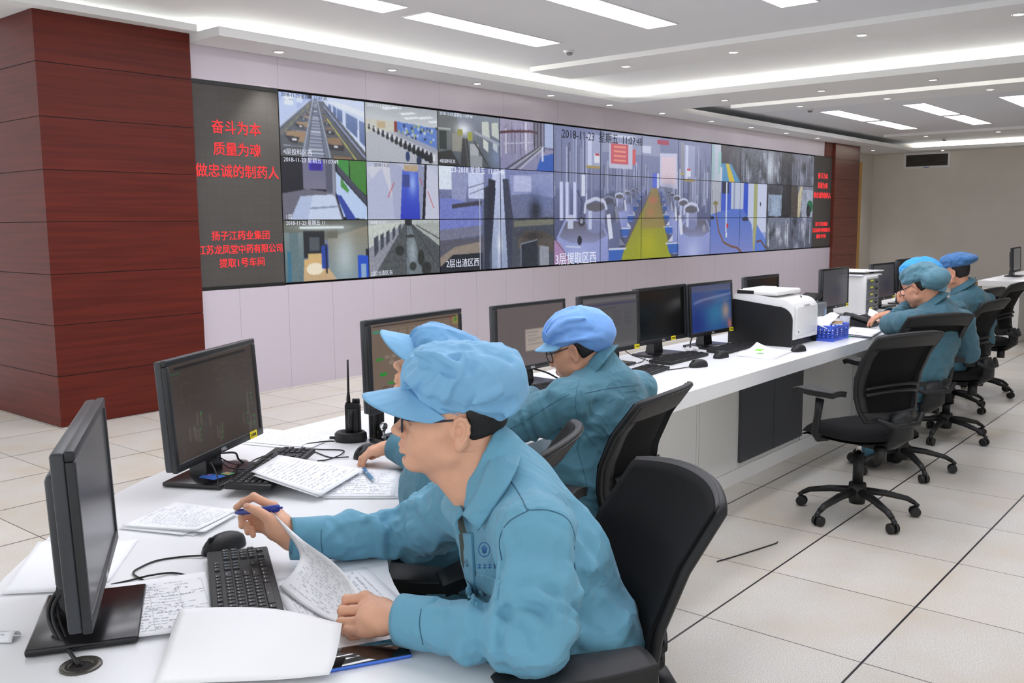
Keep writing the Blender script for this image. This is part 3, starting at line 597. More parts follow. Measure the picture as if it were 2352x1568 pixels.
def gg(p): p.rect(.0, 0, .3, 1, (64, 56, 50), .8).poly([(.3, .3), (.42, 0), (.5, 0), (.4, 1), (.3, 1)], (206, 196, 160), .9).rect(.5, .1, 1, 1, (180, 190, 214), .7).oval(.86, .65, .14, .2, (30, 110, 70)).oval(.8, .8, .1, .2, (40, 44, 50))
FEEDS = [(0, 0, 1, 1, feed_conveyor()), (0, 1, 1, 1, feed_dark_room()), (0, 2, 1, 1, feed_corridor()),
         (1, 0, 1, 1, feed_control_room()), (1, 1, 1, 1, feed_blue_corridor()), (1, 2, 1, 1, feed_trough()),
         (2, 0, 1, 1, feed_warehouse()), (3, 0, 1, 1, feed_pipes()), (2, 1, 2, 2, feed_slag()), (4, 0, 4, 3, feed_tanks()),
         (8, 0, 1, 1, feed_yellow_strip()), (8, 1, 2, 2, feed_blue_floor()),
         (9, 0, 1, 1, feed_rack(3, GREYBLUE, PALE, 30)), (10, 0, 1, 1, feed_rack(4, (86, 90, 106), PALE, 12, gp)), (11, 0, 1, 1, feed_rack(5, (110, 114, 134), (170, 176, 200), 18)),
         (10, 1, 1, 1, feed_rack(6, (70, 72, 84), PALE, 8, gw)), (11, 1, 1, 1, feed_rack(7, (130, 134, 150), PALE, 6, gg)),
         (10, 2, 1, 1, feed_rack(8, (120, 128, 150), (226, 232, 246), 12)), (11, 2, 1, 1, feed_rack(9, (104, 112, 136), (206, 212, 232), 16))]
def screen_material(name, power):
    m = bpy.data.materials.new(name); m.use_nodes = True; nt = m.node_tree; b = nt.nodes['Principled BSDF']
    at = node(nt, 'ShaderNodeAttribute', attribute_name='picture')
    b.inputs['Base Color'].default_value = (.01, .01, .012, 1); b.inputs['Roughness'].default_value = .35
    nt.links.new(at.outputs['Color'], b.inputs['Emission Color']); b.inputs['Emission Strength'].default_value = power
    return m
M_feed = screen_material('video_feed', .78)
M_bezel = mat('display_bezel', (16, 16, 18), .45)
def picture_mesh(name, w, h, img):
    """a flat display face w by h in local x and z (facing -y) carrying img as the colour it gives off"""
    H, W = img.shape[:2]
    xs = np.linspace(-w/2, w/2, W); zs = np.linspace(h/2, -h/2, H)
    X, Z = np.meshgrid(xs, zs); co = np.stack([X, np.zeros_like(X), Z], -1).reshape(-1, 3)
    idx = np.arange(H*W).reshape(H, W)
    q = np.stack([idx[:-1, :-1], idx[1:, :-1], idx[1:, 1:], idx[:-1, 1:]], -1).reshape(-1, 4)
    me = bpy.data.meshes.new(name); me.vertices.add(len(co)); me.vertices.foreach_set('co', co.astype(np.float32).ravel())
    me.loops.add(q.size); me.loops.foreach_set('vertex_index', q.ravel().astype(np.int32))
    me.polygons.add(len(q)); me.polygons.foreach_set('loop_start', np.arange(0, q.size, 4, dtype=np.int32))
    me.update(calc_edges=True)
    c = np.clip(img/255., 0, 1); c = np.where(c <= .04045, c/12.92, ((c+.055)/1.055)**2.4)
    at = me.color_attributes.new('picture', 'FLOAT_COLOR', 'POINT')
    at.data.foreach_set('color', np.concatenate([c, np.ones(c.shape[:2]+(1,))], -1).astype(np.float32).ravel())
    return me
VX0, VX1, VZ0, VZ1 = 2.157, 14.415, .972, 2.700
CW, RH = (VX1-VX0)/12, (VZ1-VZ0)/3
WHERE = ['top', 'middle', 'bottom']
NAMES = {(0, 0): 'a conveyor hall with bins', (0, 1): 'a dark room with green windows', (0, 2): 'a corridor with a blue door', (1, 0): 'the control room itself', (1, 1): 'a blue-floored passage between cabinets', (1, 2): 'a long wet trough hall', (2, 0): 'a dim warehouse with windows', (3, 0): 'pipes above a blue floor', (8, 0): 'a yellow floor strip', (9, 0): 'grey racks', (10, 0): 'a pale jet beside a dark wall', (11, 0): 'a blurred grey room', (10, 1): 'a bright window in a dark frame', (11, 1): 'a green spot by a tan post', (10, 2): 'pale pipes', (11, 2): 'a misty grey plant'}
def panel_name(c, r):
    if (c, r) in NAMES: return NAMES[(c, r)]
    if c in (2, 3): return ('left' if c == 2 else 'right')+' half of the slag yard picture'
    if c in (8, 9): return ('left' if c == 8 else 'right')+' half of the blue room picture with a hose'
    return ['first', 'second', 'third', 'last'][c-4]+' column of the big tank hall picture'
PANELS = {}
for c0, r0, nc, nr, pic in FEEDS:
    for c in range(c0, c0+nc):
        for r in range(r0, r0+nr):
            t = thing('display_panel', f'{WHERE[r]} row video panel showing {panel_name(c, r)}', 'screen', (VX0+(c+.5)*CW, WY+.012, VZ1-(r+1)*RH), 0, 'video wall panels')
            MB().bb((-CW/2+.0005, -.004, .0005), (CW/2-.0005, .045, RH-.0005)).build('housing', M_bezel, t)
            k = pic.a[(r-r0)*PH:(r-r0+1)*PH, (c-c0)*PW:(c-c0+1)*PW]
            link('picture', picture_mesh('picture', CW-.011, RH-.009, k), M_feed, t, place((0, -.0055, RH/2)))
            PANELS[(c, r)] = t
FACE = frame((1, 0, 0), (0, -1, 0))             # text that faces -y: local x along +x, local z along -y
M_white_t = emissive('caption_white', (236, 240, 255), .9); M_black_t = mat('caption_dark', (20, 24, 40), .6)
def caption(c, r, s, u, v, size, m=None, sx=1., align='LEFT'):
    text('lettering', s, size, m or M_white_t, PANELS[(c, r)], place((-CW/2+u*CW, -.008, RH*(1-v)), FACE), align, .0004, sx)
DATE = '2018-11-23 星期五 11:07:49'
caption(0, 0, '2018-11-23 星期五 11:07:49', .03, .045, .045, M_black_t); caption(0, 0, '4层投料区西', .03, .93, .06)
caption(0, 1, DATE, .03, .05, .055); caption(0, 1, '1层', .03, .95, .05)
caption(0, 2, '2018-11-23 星期五 11', .03, .05, .05); 
caption(1, 0, '2018-11-23 星期五 11:07:49', .03, .05, .04); caption(1, 1, '2018-11-23', .1, .06, .045, M_black_t); caption(1, 2, '2018-11-23', .03, .05, .045); caption(1, 2, '2层出渣区东', .02, .94, .055)
caption(2, 0, '2018-11-23 星期五 11:07:48', .03, .05, .045); caption(2, 0, '4层投料区东', .02, .92, .045)
caption(2, 1, '11-23-2018 星期五  11:07:48', .08, .07, .085, None, 1.0); caption(2, 2, '2层出渣区西', .09, .85, .1)
caption(4, 0, '2018-11-23  星期五  11:07:48', .16, .18, .148, M_black_t, 1.05); caption(4, 2, '3层提取区西', .02, .9, .165, None, 1.0)
# ---- LED message boards at both ends of the video wall
def led_material(name):
    m = bpy.data.materials.new(name); m.use_nodes = True; nt = m.node_tree; b = nt.nodes['Principled BSDF']
    tc = node(nt, 'ShaderNodeTexCoord'); mp = node(nt, 'ShaderNodeMapping'); mp.inputs['Rotation'].default_value = (PI/2, 0, 0); nt.links.new(tc.outputs['Object'], mp.inputs[0])
    br = node(nt, 'ShaderNodeTexBrick'); br.offset = 0; br.inputs['Scale'].default_value = 1; br.inputs['Brick Width'].default_value = .16; br.inputs['Row Height'].default_value = .08; br.inputs['Mortar Size'].default_value = .0015
    br.inputs['Color1'].default_value = lin(72, 69, 66); br.inputs['Color2'].default_value = lin(75, 72, 69); br.inputs['Mortar'].default_value = lin(62, 60, 57)
    nt.links.new(mp.outputs[0], br.inputs['Vector']); nt.links.new(br.outputs[0], b.inputs['Base Color']); b.inputs['Roughness'].default_value = .65
    return m
M_led = led_material('led_matrix'); M_red = emissive('red_led_text', (255, 62, 66), 1.35)
def led_sign(x0, x1, label):
    t = thing('led_sign', label, 'sign', ((x0+x1)/2, WY+.02, VZ0-.012), 0, 'LED message boards'); w = x1-x0; H = VZ1-VZ0+.02
    MB().bb((-w/2, -.012, .02), (w/2, .035, H-.02)).build('led_panel', M_led, t)
    f = MB(); f.bb((-w/2, -.02, -.008), (w/2, .035, .022)); f.bb((-w/2, -.02, H-.024), (w/2, .035, H+.008)); f.build('frame_bars', M_bezel, t)
    s = w/.86
    for str_, v, size, sx in (('奋斗为本', .215, .122, 1.), ('质量为魂', .32, .118, 1.), ('做忠诚的制药人', .427, .118, 1.), ('扬子江药业集团', .742, .083, 1.), ('江苏龙凤堂中药有限公司', .81, .083, .93), ('提取1号车间', .877, .083, 1.)):
        text('message_line', str_, size*s, M_red, t, place((0, -.014, H*(1-v)), FACE), 'CENTER', .0008, sx, .0005)
    return t
led_sign(1.268, 2.152, 'dark LED board with red Chinese text beside the left red column')
led_sign(14.42, 15.32, 'dark LED board with red Chinese text at the far end of the video wall')
# ================================================================ desks
DZ = .75
M_desk = mat('white_desk_laminate', (240, 241, 243), .28, spec=.5)
M_deskbody = mat('white_desk_body', (226, 226, 224), .5)
M_door = mat('dark_grey_door', (66, 69, 74), .5)
def smooth_path(pts, n):
    """Catmull-Rom through 2D or 3D points"""
    P = [Vector(p).to_3d() for p in pts]; P = [2*P[0]-P[1]]+P+[2*P[-1]-P[-2]]; out = []
    for i in range(1, len(P)-2):
        for k in range(n):
            t = k/n; a, b, c, d = P[i-1:i+3]
            out.append(.5*(2*b+(c-a)*t+(2*a-5*b+4*c-d)*t*t+(3*b-a-3*c+d)*t**3))
    return out+[P[-2]]
INNER = [(9.0-2.7, -.18), (3.6, -.18), (1.6, -.18), (.3, -.2), (-.4, -.225), (-1.0, -.29), (-1.42, -.44), (-1.68, -.66), (-1.80, -.81), (-1.875, -.95), (-1.925, -1.09), (-1.95, -1.24), (-1.955, -1.42), (-1.93, -1.62)]
OUTER = [(9.0-2.7, .70), (3.6, .69), (1.6, .68), (.3, .69), (-.3, .69), (-.74, .645), (-1.12, .60), (-1.59, .45), (-1.84, .315), (-2.06, .15), (-2.22, -.01), (-2.35, -.16), (-2.50, -.40), (-2.62, -.70)]
OUTER2 = [(-2.68, -1.0), (-2.70, -1.3), (-2.68, -1.6)]
inn = [(p.x, p.y) for p in smooth_path(INNER, 6)]; out_ = [(p.x, p.y) for p in smooth_path(OUTER+OUTER2, 6)]
def offset(path, d):
    r = []
    for i, p in enumerate(path):
        a, b = path[max(i-1, 0)], path[min(i+1, len(path)-1)]; t = Vector((b[0]-a[0], b[1]-a[1])).normalized(); r.append((p[0]-t.y*d, p[1]+t.x*d))
    return r
def ribbon(mb, A, B, z0, z1, bev=0., mi=0):
    """closed solid between two paths of unequal length"""
    poly = A+B[::-1]; n = len(poly)
    def resamp(P, m):
        P = np.array(P); s = np.r_[0, np.cumsum(np.hypot(*np.diff(P, axis=0).T))]; t = np.linspace(0, s[-1], m); return np.stack([np.interp(t, s, P[:, 0]), np.interp(t, s, P[:, 1])], 1)
    m = 120; a, b = resamp(A, m), resamp(B, m)
    vs = [(*p, z) for z in (z0, z1) for q in (a, b) for p in q]; fs = []
    for i in range(m-1):
        for o, fl in ((0, True), (2*m, False)):
            f = (o+i, o+i+1, o+m+i+1, o+m+i); fs.append(f if fl else f[::-1])
        fs += [(i+1, i, 2*m+i, 2*m+i+1), (m+i, m+i+1, 3*m+i+1, 3*m+i)]
    fs += [(0, m, 3*m, 2*m), (m+m-1, m-1, 3*m-1, 4*m-1)]
    return mb.add(vs, fs, False, mi)
t = thing('control_desk', 'long white curved control desk with dark grey cabinet doors running past the video wall', 'desk', (0, 0, 0))
ribbon(MB(), inn, out_, DZ-.07, DZ).build('worktop', M_desk, t)
b0, b1 = offset(inn, -.33), offset(out_, .07)
ribbon(MB(), b0, b1, .085, DZ-.07).build('base_panel', M_deskbody, t)
ribbon(MB(), offset(inn, -.325), offset(out_, .065), 0, .082).build('plinth', M_deskbody, t)
for x0, x1 in ((1.785, 2.222), (2.228, 2.665)): MB().bb((x0, .132, .118), (x1, .152, DZ-.072)).build('door', M_door, t)
for x in (1.28, 1.31, 2.67, 3.6, 4.6, 5.5): MB().bb((x, .147, .085), (x+.003, .151, DZ-.07)).build('panel_seam', mat('seam_grey', (170, 170, 168), .6), t)
t = thing('far_desk', 'second white control desk standing beyond the end of the first', 'desk', (9.4, .2, 0))
MB().rbox((1.9, .24, DZ-.035), (3.8, .56, .07), .004).build('worktop', M_desk, t); MB().bb((.06, .06, .08), (3.7, .48, DZ-.07)).build('base_panel', M_deskbody, t); MB().bb((.065, .065, 0), (3.69, .47, .08)).build('plinth', M_deskbody, t)
# ================================================================ monitors
M_black = mat('black_plastic', (26, 27, 30), .42, noise=(40, .1)); M_black2 = mat('soft_black_plastic', (20, 20, 22), .55)
M_stand = mat('glossy_black_stand', (20, 19, 22), .22); M_edge = mat('charcoal_casing', (48, 51, 56), .4)
M_yellow = mat('yellow_label', (240, 222, 30), .5); M_print = mat('label_print', (60, 52, 20), .6)
M_logo = mat('logo_grey', (205, 208, 212), .35, .3)
M_scr = screen_material('monitor_glow', .8); M_scr.node_tree.nodes['Principled BSDF'].inputs['Roughness'].default_value = .25; M_scr.node_tree.nodes['Principled BSDF'].inputs['Specular IOR Level'].default_value = .25
M_off = mat('switched_off_screen', (12, 12, 13), .16)
def scr(bg, w=150, h=90): return Picture(w, h, bg)
def hmi(bg, bright, seed):
    p = scr(bg); r = np.random.RandomState(seed); p.rect(0, 0, 1, .03, [c*1.2 for c in bg]); p.rect(.06, .045, .9, .065, [c*.35 for c in bg]); p.rect(.02, .1, .12, .115, (40, 100, 70), .8); p.rect(.02, .14, .1, .155, [c*1.25 for c in bg])
    for k in range(34):
        u, v = r.rand()*.9+.04, r.rand()*.3+.1; p.rect(u, v, u+.03+.05*r.rand(), v+.008, [c*(1.15+.3*r.rand()) for c in bg], .7)
    for k in range(16):
        u, v = r.rand()*.86+.04, r.rand()*.4+.5; p.rect(u, v, u+.022, v+.14, [c*1.15+14 for c in bg], .75)
        if k % 2: p.rect(u+.05, v+.02, u+.066, v+.04, (30, 150, 50), bright); p.rect(u+.052, v+.08, u+.068, v+.1, (30, 150, 50), bright*.8); p.rect(u+.055, v+.14, u+.07, v+.155, (40, 140, 50), bright*.8)
    for k in range(10):
        u, v = r.rand()*.86+.04, r.rand()*.8+.1; p.line((u, v), (u, v+.2), .005, [c*1.3 for c in bg], .6); p.line((u, v), (u+.12, v), .007, [c*1.3 for c in bg], .6)
    return p.soft()
def hmi_bright():
    bg = (120, 102, 88); p = scr(bg); r = np.random.RandomState(9); p.rect(.03, .03, .96, .05, (30, 26, 24)); p.rect(.03, .09, .14, .12, (60, 150, 120), .8); p.rect(.92, .04, .99, .15, (150, 132, 70)); p.oval(.955, .085, .018, .03, (70, 130, 60)); p.rect(.89, .05, .905, .07, (180, 50, 50))
    for k in range(5):
        for q in range(7): p.rect(.2+.1*q, .09+.035*k, .28+.1*q, .105+.035*k, (150, 134, 118), .7)
    for u, v in ((.05, .42), (.08, .6), (.16, .72), (.05, .84), (.3, .4), (.42, .66), (.55, .5), (.62, .74)): p.rect(u, v, u+.07, v+.03, (20, 150, 40))
    for k in range(40): u, v = r.rand()*.8+.03, r.rand()*.6+.32; p.rect(u, v, u+.05*r.rand()+.01, v+.006+.02*(k % 3), (164, 148, 132), .55)
    for k in range(14): u, v = r.rand()*.8+.05, r.rand()*.5+.35; p.line((u, v), (u, v+.14), .006, (70, 60, 54)); p.line((u, v), (u+.06, v), .01, (70, 60, 54))
    return p.soft()
def pic_dialog():
    p = scr((104, 94, 94)); p.rect(.41, .4, .7, .76, (176, 164, 156)); p.rect(.42, .45, .6, .46, (110, 100, 98))
    for k in range(6): p.rect(.44, .5+.03*k, .46+.12*(1+(k*7 % 3)/3), .507+.03*k, (128, 118, 114))
    p.path([(.2, .3), (.16, .5), (.26, .75)], .012, (96, 86, 86)); p.path([(.75, .2), (.78, .45), (.72, .7), (.6, .78)], .02, (90, 80, 82)); return p.soft(2)
def pic_grey():
    p = scr((86, 84, 86)); p.rect(.02, .04, .98, .1, (104, 100, 104)); p.rect(.03, .13, .97, .17, (66, 62, 92)); p.rect(.35, .22, .6, .235, (60, 58, 64))
    for k in range(6):
        for q in (.2, .55, .75): p.rect(q, .3+.05*k, q+.13, .31+.05*k, (70, 68, 74))
    p.rect(.02, .9, .98, .97, (96, 92, 92)); return p.soft()
def pic_desktop():
    p = scr((36, 66, 132)); p.glow(.6, .6, .3, .4, (54, 120, 160), .9); p.glow(.85, .6, .1, .2, (190, 150, 130), .8); p.glow(.95, .9, .06, .12, (230, 120, 80), .7); p.glow(.4, .3, .25, .15, (50, 56, 110), .8); p.rect(0, 0, 1, .14, (84, 84, 110), .8); p.poly([(.05, .36), (.2, .3), (1, .2), (1, .26), (.3, .34), (.06, .4)], (120, 130, 170), .7); p.glow(.1, .8, .2, .3, (26, 44, 120), .8); return p.soft(2)
def pic_dim(): p = scr((72, 72, 76)); p.glow(.6, .6, .25, .2, (50, 50, 66), .9); p.glow(.4, .9, .5, .2, (60, 46, 56), .7); return p.soft(2)
def monitor(label, x, y, zb, facing, tilt, w=.51, h=.318, pic=None, sticker=None, logo=True, base=(.27, .19), neckw=.075, arm=False):
    t = thing('computer_monitor', label, 'monitor', (x, y, DZ), math.radians(facing)+PI/2, 'monitors on the control desks')
    T = Matrix.Rotation(-tilt, 3, 'X'); z0 = zb-DZ
    P = lambda px, py, pz: Vector((0, 0, z0))+T @ Vector((px, py, pz))
    bz = .018                                        # bezel width
    f = MB()
    for c, s in (((0, 0, h-bz/2), (w, .016, bz)), ((0, 0, bz/2+.003), (w, .016, bz+.006)), ((-w/2+bz/2, 0, h/2), (bz, .016, h-2*bz)), ((w/2-bz/2, 0, h/2), (bz, .016, h-2*bz))):
        f.rbox(P(*c)+T @ Vector((0, .008, 0)), s, .003, 2, T)
    f.build('bezel', M_black, t)
    f = MB(); f.rbox(P(0, .027, h/2), (w-.002, .024, h-.004), .006, 2, T); f.rbox(P(0, .048, h/2), (w*.72, .03, h*.66), .012, 2, T)
    f.build('casing', M_edge, t)
    R = T.to_4x4(); c = P(0, .004, h/2+.003); sw, sh = w-2*bz+.004, h-2*bz-.002
    if pic is None: MB().grid(lambda u, v: ((u-.5)*sw, 0, (v-.5)*sh), 1, 1).build('screen', M_off, t, Matrix.Translation(c) @ R)
    else: link('screen', picture_mesh('screen', sw, sh, pic.a), M_scr, t, Matrix.Translation(c) @ R)
    f = MB(); bw, bd = base; nb = .055
    f.rbox((0, nb-.02, .009), (bw, bd, .014), .004); f.build('stand_base', M_stand, t)
    f = MB(); zt = z0+.09
    f.add([(-neckw/2*1.25, nb-.02, .014), (neckw/2*1.25, nb-.02, .014), (neckw/2*1.25, nb+.04, .014), (-neckw/2*1.25, nb+.04, .014), (-neckw/2, nb-.008, zt), (neckw/2, nb-.008, zt), (neckw/2, nb+.02, zt), (-neckw/2, nb+.02, zt)], [(3, 2, 1, 0), (4, 5, 6, 7), (0, 1, 5, 4), (1, 2, 6, 5), (2, 3, 7, 6), (3, 0, 4, 7)])
    f.build('stand_neck', M_stand, t)
    if sticker is not None:
        s = MB().box((0, 0, 0), (.046, .0012, .024)).build('sticker', M_yellow, t, Matrix.Translation(P(sticker, -.0008, .013)) @ R)
        q = MB(); [q.box((-.013+.0052*i, -.0008, .0), (.0036 if i != 1 else .0014, .0006, .009)) for i in range(6)]; q.build('lettering', M_print, s)
    if logo: text('logo', 'DELL', .013, M_logo, t, Matrix.Translation(P(0, -.0004, .011)) @ R @ FACE.to_4x4(), 'CENTER', .0004, 1.1, .0004)
    return t
mA = monitor('monitor with a dim plant diagram and a yellow label, stickers lying on its foot', -1.538, .219, .829, -62.5, .062, pic=hmi((62, 53, 46), .75, 4), sticker=.185)
mB = monitor('monitor nearest the camera, seen almost edge-on at the desk end', -2.272, -.505, .831, -32, .032, pic=scr((58, 58, 62)), sticker=None)
mC = monitor('monitor with brown plant diagram and green marks beyond the radio charger', -.818, .098, .882, -84.4, .023, pic=hmi_bright(), logo=True)
mD = monitor('monitor showing a small pale dialog box, facing the man in the light hair net', .282, .467, .828, -91.7, .02, pic=pic_dialog())
mE = monitor('grey-lit monitor half hidden behind the man in the light hair net', .989, .493, .822, -92.6, .036, pic=pic_grey(), sticker=.225)
mF = monitor('switched-off black monitor between the grey-lit one and the blue one', 1.500, .482, .830, -91.5, .046, sticker=.1)
mG = monitor('monitor showing a blue desktop picture, left of the white printer', 1.992, .43, .829, -93.1, .055, w=.49, pic=pic_desktop(), sticker=.215)
mH = monitor('black monitor standing behind the white printer', 2.80, .48, .845, -91.6, .03, w=.48, h=.30, logo=False)
mI = monitor('dim monitor left of the drawer organiser', 4.181, .509, .816, -91.7, .018, pic=pic_dim(), sticker=.225)
mJ = monitor('dim monitor right of the drawer organiser', 5.142, .451, .819, -91.8, .036, pic=pic_dim(), sticker=.225)
mK = monitor('monitor mostly hidden behind the two hair nets', 5.62, .40, .86, -91, .02, w=.48, h=.3, logo=False)
mL = monitor('monitor on the far second desk', 10.45, .50, .815, -88, .049, pic=scr((92, 92, 92)), logo=False)
# stickers lying on the foot of the monitor
def on_base(par, name, pts, m, z=.0168):
    return MB().prism(pts, z, z+.0006).build(name, m, par)
f = on_base(mA, 'blue_sticker', [(-.088, -.012), (-.042, -.026), (-.022, .052), (-.070, .048)], mat('blue_card', (66, 118, 210), .35)); on_base(f, 'pink_print', [(-.05, .025), (-.036, .028), (-.03, .045), (-.044, .046)], mat('pink_print', (196, 130, 220), .4), .0175)
f = on_base(mA, 'green_sticker', [(-.034, -.03), (-.006, -.036), (.002, -.002), (-.024, .004)], mat('green_card', (96, 176, 130), .4)); on_base(f, 'orange_print', [(-.026, -.022), (-.01, -.026), (-.006, -.008), (-.02, -.004)], mat('orange_print', (214, 150, 104), .4), .0175)
# ================================================================ keyboards and mice
M_key = mat('key_plastic', (22, 22, 24), .5); M_leg = mat('key_legend', (206, 210, 216), .5); M_legb = mat('key_legend_blue', (90, 150, 214), .5)
def keyboard(label, x, y, rz, z=DZ, legends=False, pitch=.02, L=.44, W=.135):
    """local x runs along the rows (towards the number pad), local y towards the screen"""
    t = thing('keyboard', label, 'keyboard', (x, y, z), rz, 'keyboards')
    f = MB(); f.rbox((0, 0, .011), (L, W, .016), .004, 2, Matrix.Rotation(pitch, 3, 'X')); f.bb((-L/2+.03, W/2-.03, 0), (-L/2+.06, W/2-.012, .008)); f.bb((L/2-.06, W/2-.03, 0), (L/2-.03, W/2-.012, .008)); f.bb((-L/2+.02, -W/2+.012, 0), (L/2-.02, -W/2+.022, .006))
    f.build('keyboard_body', M_black2, t)
    k = MB(); lg = MB(); lb = MB(); T = Matrix.Rotation(pitch, 3, 'X'); s = (L-.02)/22.6
    def key(cx, cy, w=1., d=1., mark=0):
        c = T @ Vector((-L/2+.012+cx*s, W/2-.018-cy*(W-.03)/5.6, .0205))
        w_, d_ = w*s-.0028, d*(W-.03)/5.6-.0028
        top = [(-w_/2+.0018, -d_/2+.0018), (w_/2-.0018, -d_/2+.0018), (w_/2-.0018, d_/2-.0012), (-w_/2+.0018, d_/2-.0012)]; bot = [(-w_/2, -d_/2), (w_/2, -d_/2), (w_/2, d_/2), (-w_/2, d_/2)]
        k.add([c+T @ Vector((a, b, -.003)) for a, b in bot]+[c+T @ Vector((a, b, .0025)) for a, b in top], [(4, 5, 6, 7), (0, 1, 5, 4), (1, 2, 6, 5), (2, 3, 7, 6), (3, 0, 4, 7)])
        if legends and mark:
            q = lb if mark == 2 else lg
            for dx in ((-.26, -.02), (.04, .22))[:1 if w < 1.2 else 2]:
                q.add([c+T @ Vector((a*s, b*s, .0028)) for a, b in ((dx[0], .12), (dx[1], .12), (dx[1], .2), (dx[0], .2))], [(0, 1, 2, 3)])
    for i in range(13): key(.5+i*1.0+(i > 0)*.6+(i > 4)*.3+(i > 8)*.3, 0, 1, .8, 1)
    for r_, (off, ws) in enumerate((((0), [1]*13+[2]), (0, [1.5]+[1]*12+[1.5]), (0, [1.8]+[1]*11+[2.2]), (0, [2.3]+[1]*10+[2.7]), (0, [1.25, 1.25, 1.25, 6.2, 1.25, 1.25, 1.25, 1.3]))):
        cx = off
        for w in ws: key(cx+w/2, 1.15+r_, w, 1, 1); cx += w
    for r_ in range(2):
        for i in range(3): key(15.9+i, 1.15+r_, 1, 1, 2)
    for i in range(3): key(15.9+i, 0, 1, .8, 1); key(15.9+i, 5.15, 1, 1, 1)
    key(16.9, 4.15, 1, 1, 1)
    for r_ in range(5):
        for i in range(4):
            if (r_, i) in ((2, 3), (4, 3), (4, 1)): continue
            key(19.5+i*.95, 1.15+r_, .95, 1, 2 if r_ < 2 and i < 3 else 1)
    k.build('keys', M_key, t)
    if legends: lg.build('key_lettering', M_leg, t); lb.build('blue_key_lettering', M_legb, t)
    return t
def heading(dx, dy): return math.atan2(dy, dx)
keyboard('black keyboard with white key letters beside the nearest mouse, half under white paper', -2.025, -.590, heading(.156, .262), legends=True)
keyboard('black keyboard under handwritten sheets, on the foot of the plant diagram monitor', -1.442, .11, heading(.371, .26), z=DZ+.018, legends=True)
keyboard('black keyboard in front of the dialog box monitor', .155, .34, heading(1, -.15)+.1)
keyboard('black keyboard nearest the desk edge, by a mouse', .86, .24, heading(1, .12))
keyboard('black keyboard lying before the switched-off monitor', 1.42, .335, heading(1, .02))
keyboard('black keyboard in front of the blue desktop monitor', 1.97, .29, heading(1, .05))
keyboard('black keyboard beside the telephone in front of the dim monitor', 4.35, .24, heading(1, -.1))
def mouse(label, x, y, rz, z=DZ):
    """nose along local +x"""
    t = thing('computer_mouse', label, 'mouse', (x, y, z), rz, 'computer mice')
    f = MB(); n, m = 20, 12; vs = []
    for i in range(n+1):
        a = i/n; px = .060-.118*a; w = .031*(max(0, 1-abs(2*a-1)**3.2))**.5*(1-.10*(1-a)); hgt = .039*(max(0, 1-abs(2*a-1.06)**2.4/1.2))**.6
        for k in range(m+1):
            th = PI*k/m; c = math.cos(th); vs.append((px, w*np.sign(c)*abs(c)**.7, .002+hgt*math.sin(th)**.75*(.55+.45*math.sin(th))))
    fs = [(i*(m+1)+k, i*(m+1)+k+1, (i+1)*(m+1)+k+1, (i+1)*(m+1)+k) for i in range(n) for k in range(m)]
    f.add(vs, fs, True); f.add([(q[0], q[1], .002) for q in vs[::m+1]]+[(q[0], q[1], .002) for q in vs[m::m+1]], [(i, i+1, n+1+i+1, n+1+i) for i in range(n)])
    f.build('mouse_body', M_black2, t); g = MB(); g.cyl((.036, -.0035, .031), (.036, .0035, .031), .009, 16); g.build('scroll_wheel', M_black, t)
    h = MB(); h.tube([(.058, 0, .020), (.046, 0, .0335), (.02, 0, .0405)], .0008, 5); h.build('button_gap', mat('gap_black', (8, 8, 8), .8), t)
    return t
mouse('black mouse nearest the camera, beside the white lettered keyboard', -1.905, -.335, heading(-.118, .03)+.35)
mP2 = mouse('black mouse under the hand of the man looking up', -1.095, .075, heading(-.10, .03)+.5)
mouse('black mouse standing free on the desk edge before the switched-off monitor', 1.25, .125, heading(-1, .35))
mouse('black mouse between two keyboards beside the blue desktop monitor', 1.62, .185, heading(-1, .1))
mouse('black mouse in front of the white printer', 2.12, -.055, heading(-1, .2))
mouse('black mouse under the hand by the drawer organiser', 4.30, .09, heading(-1, .6))
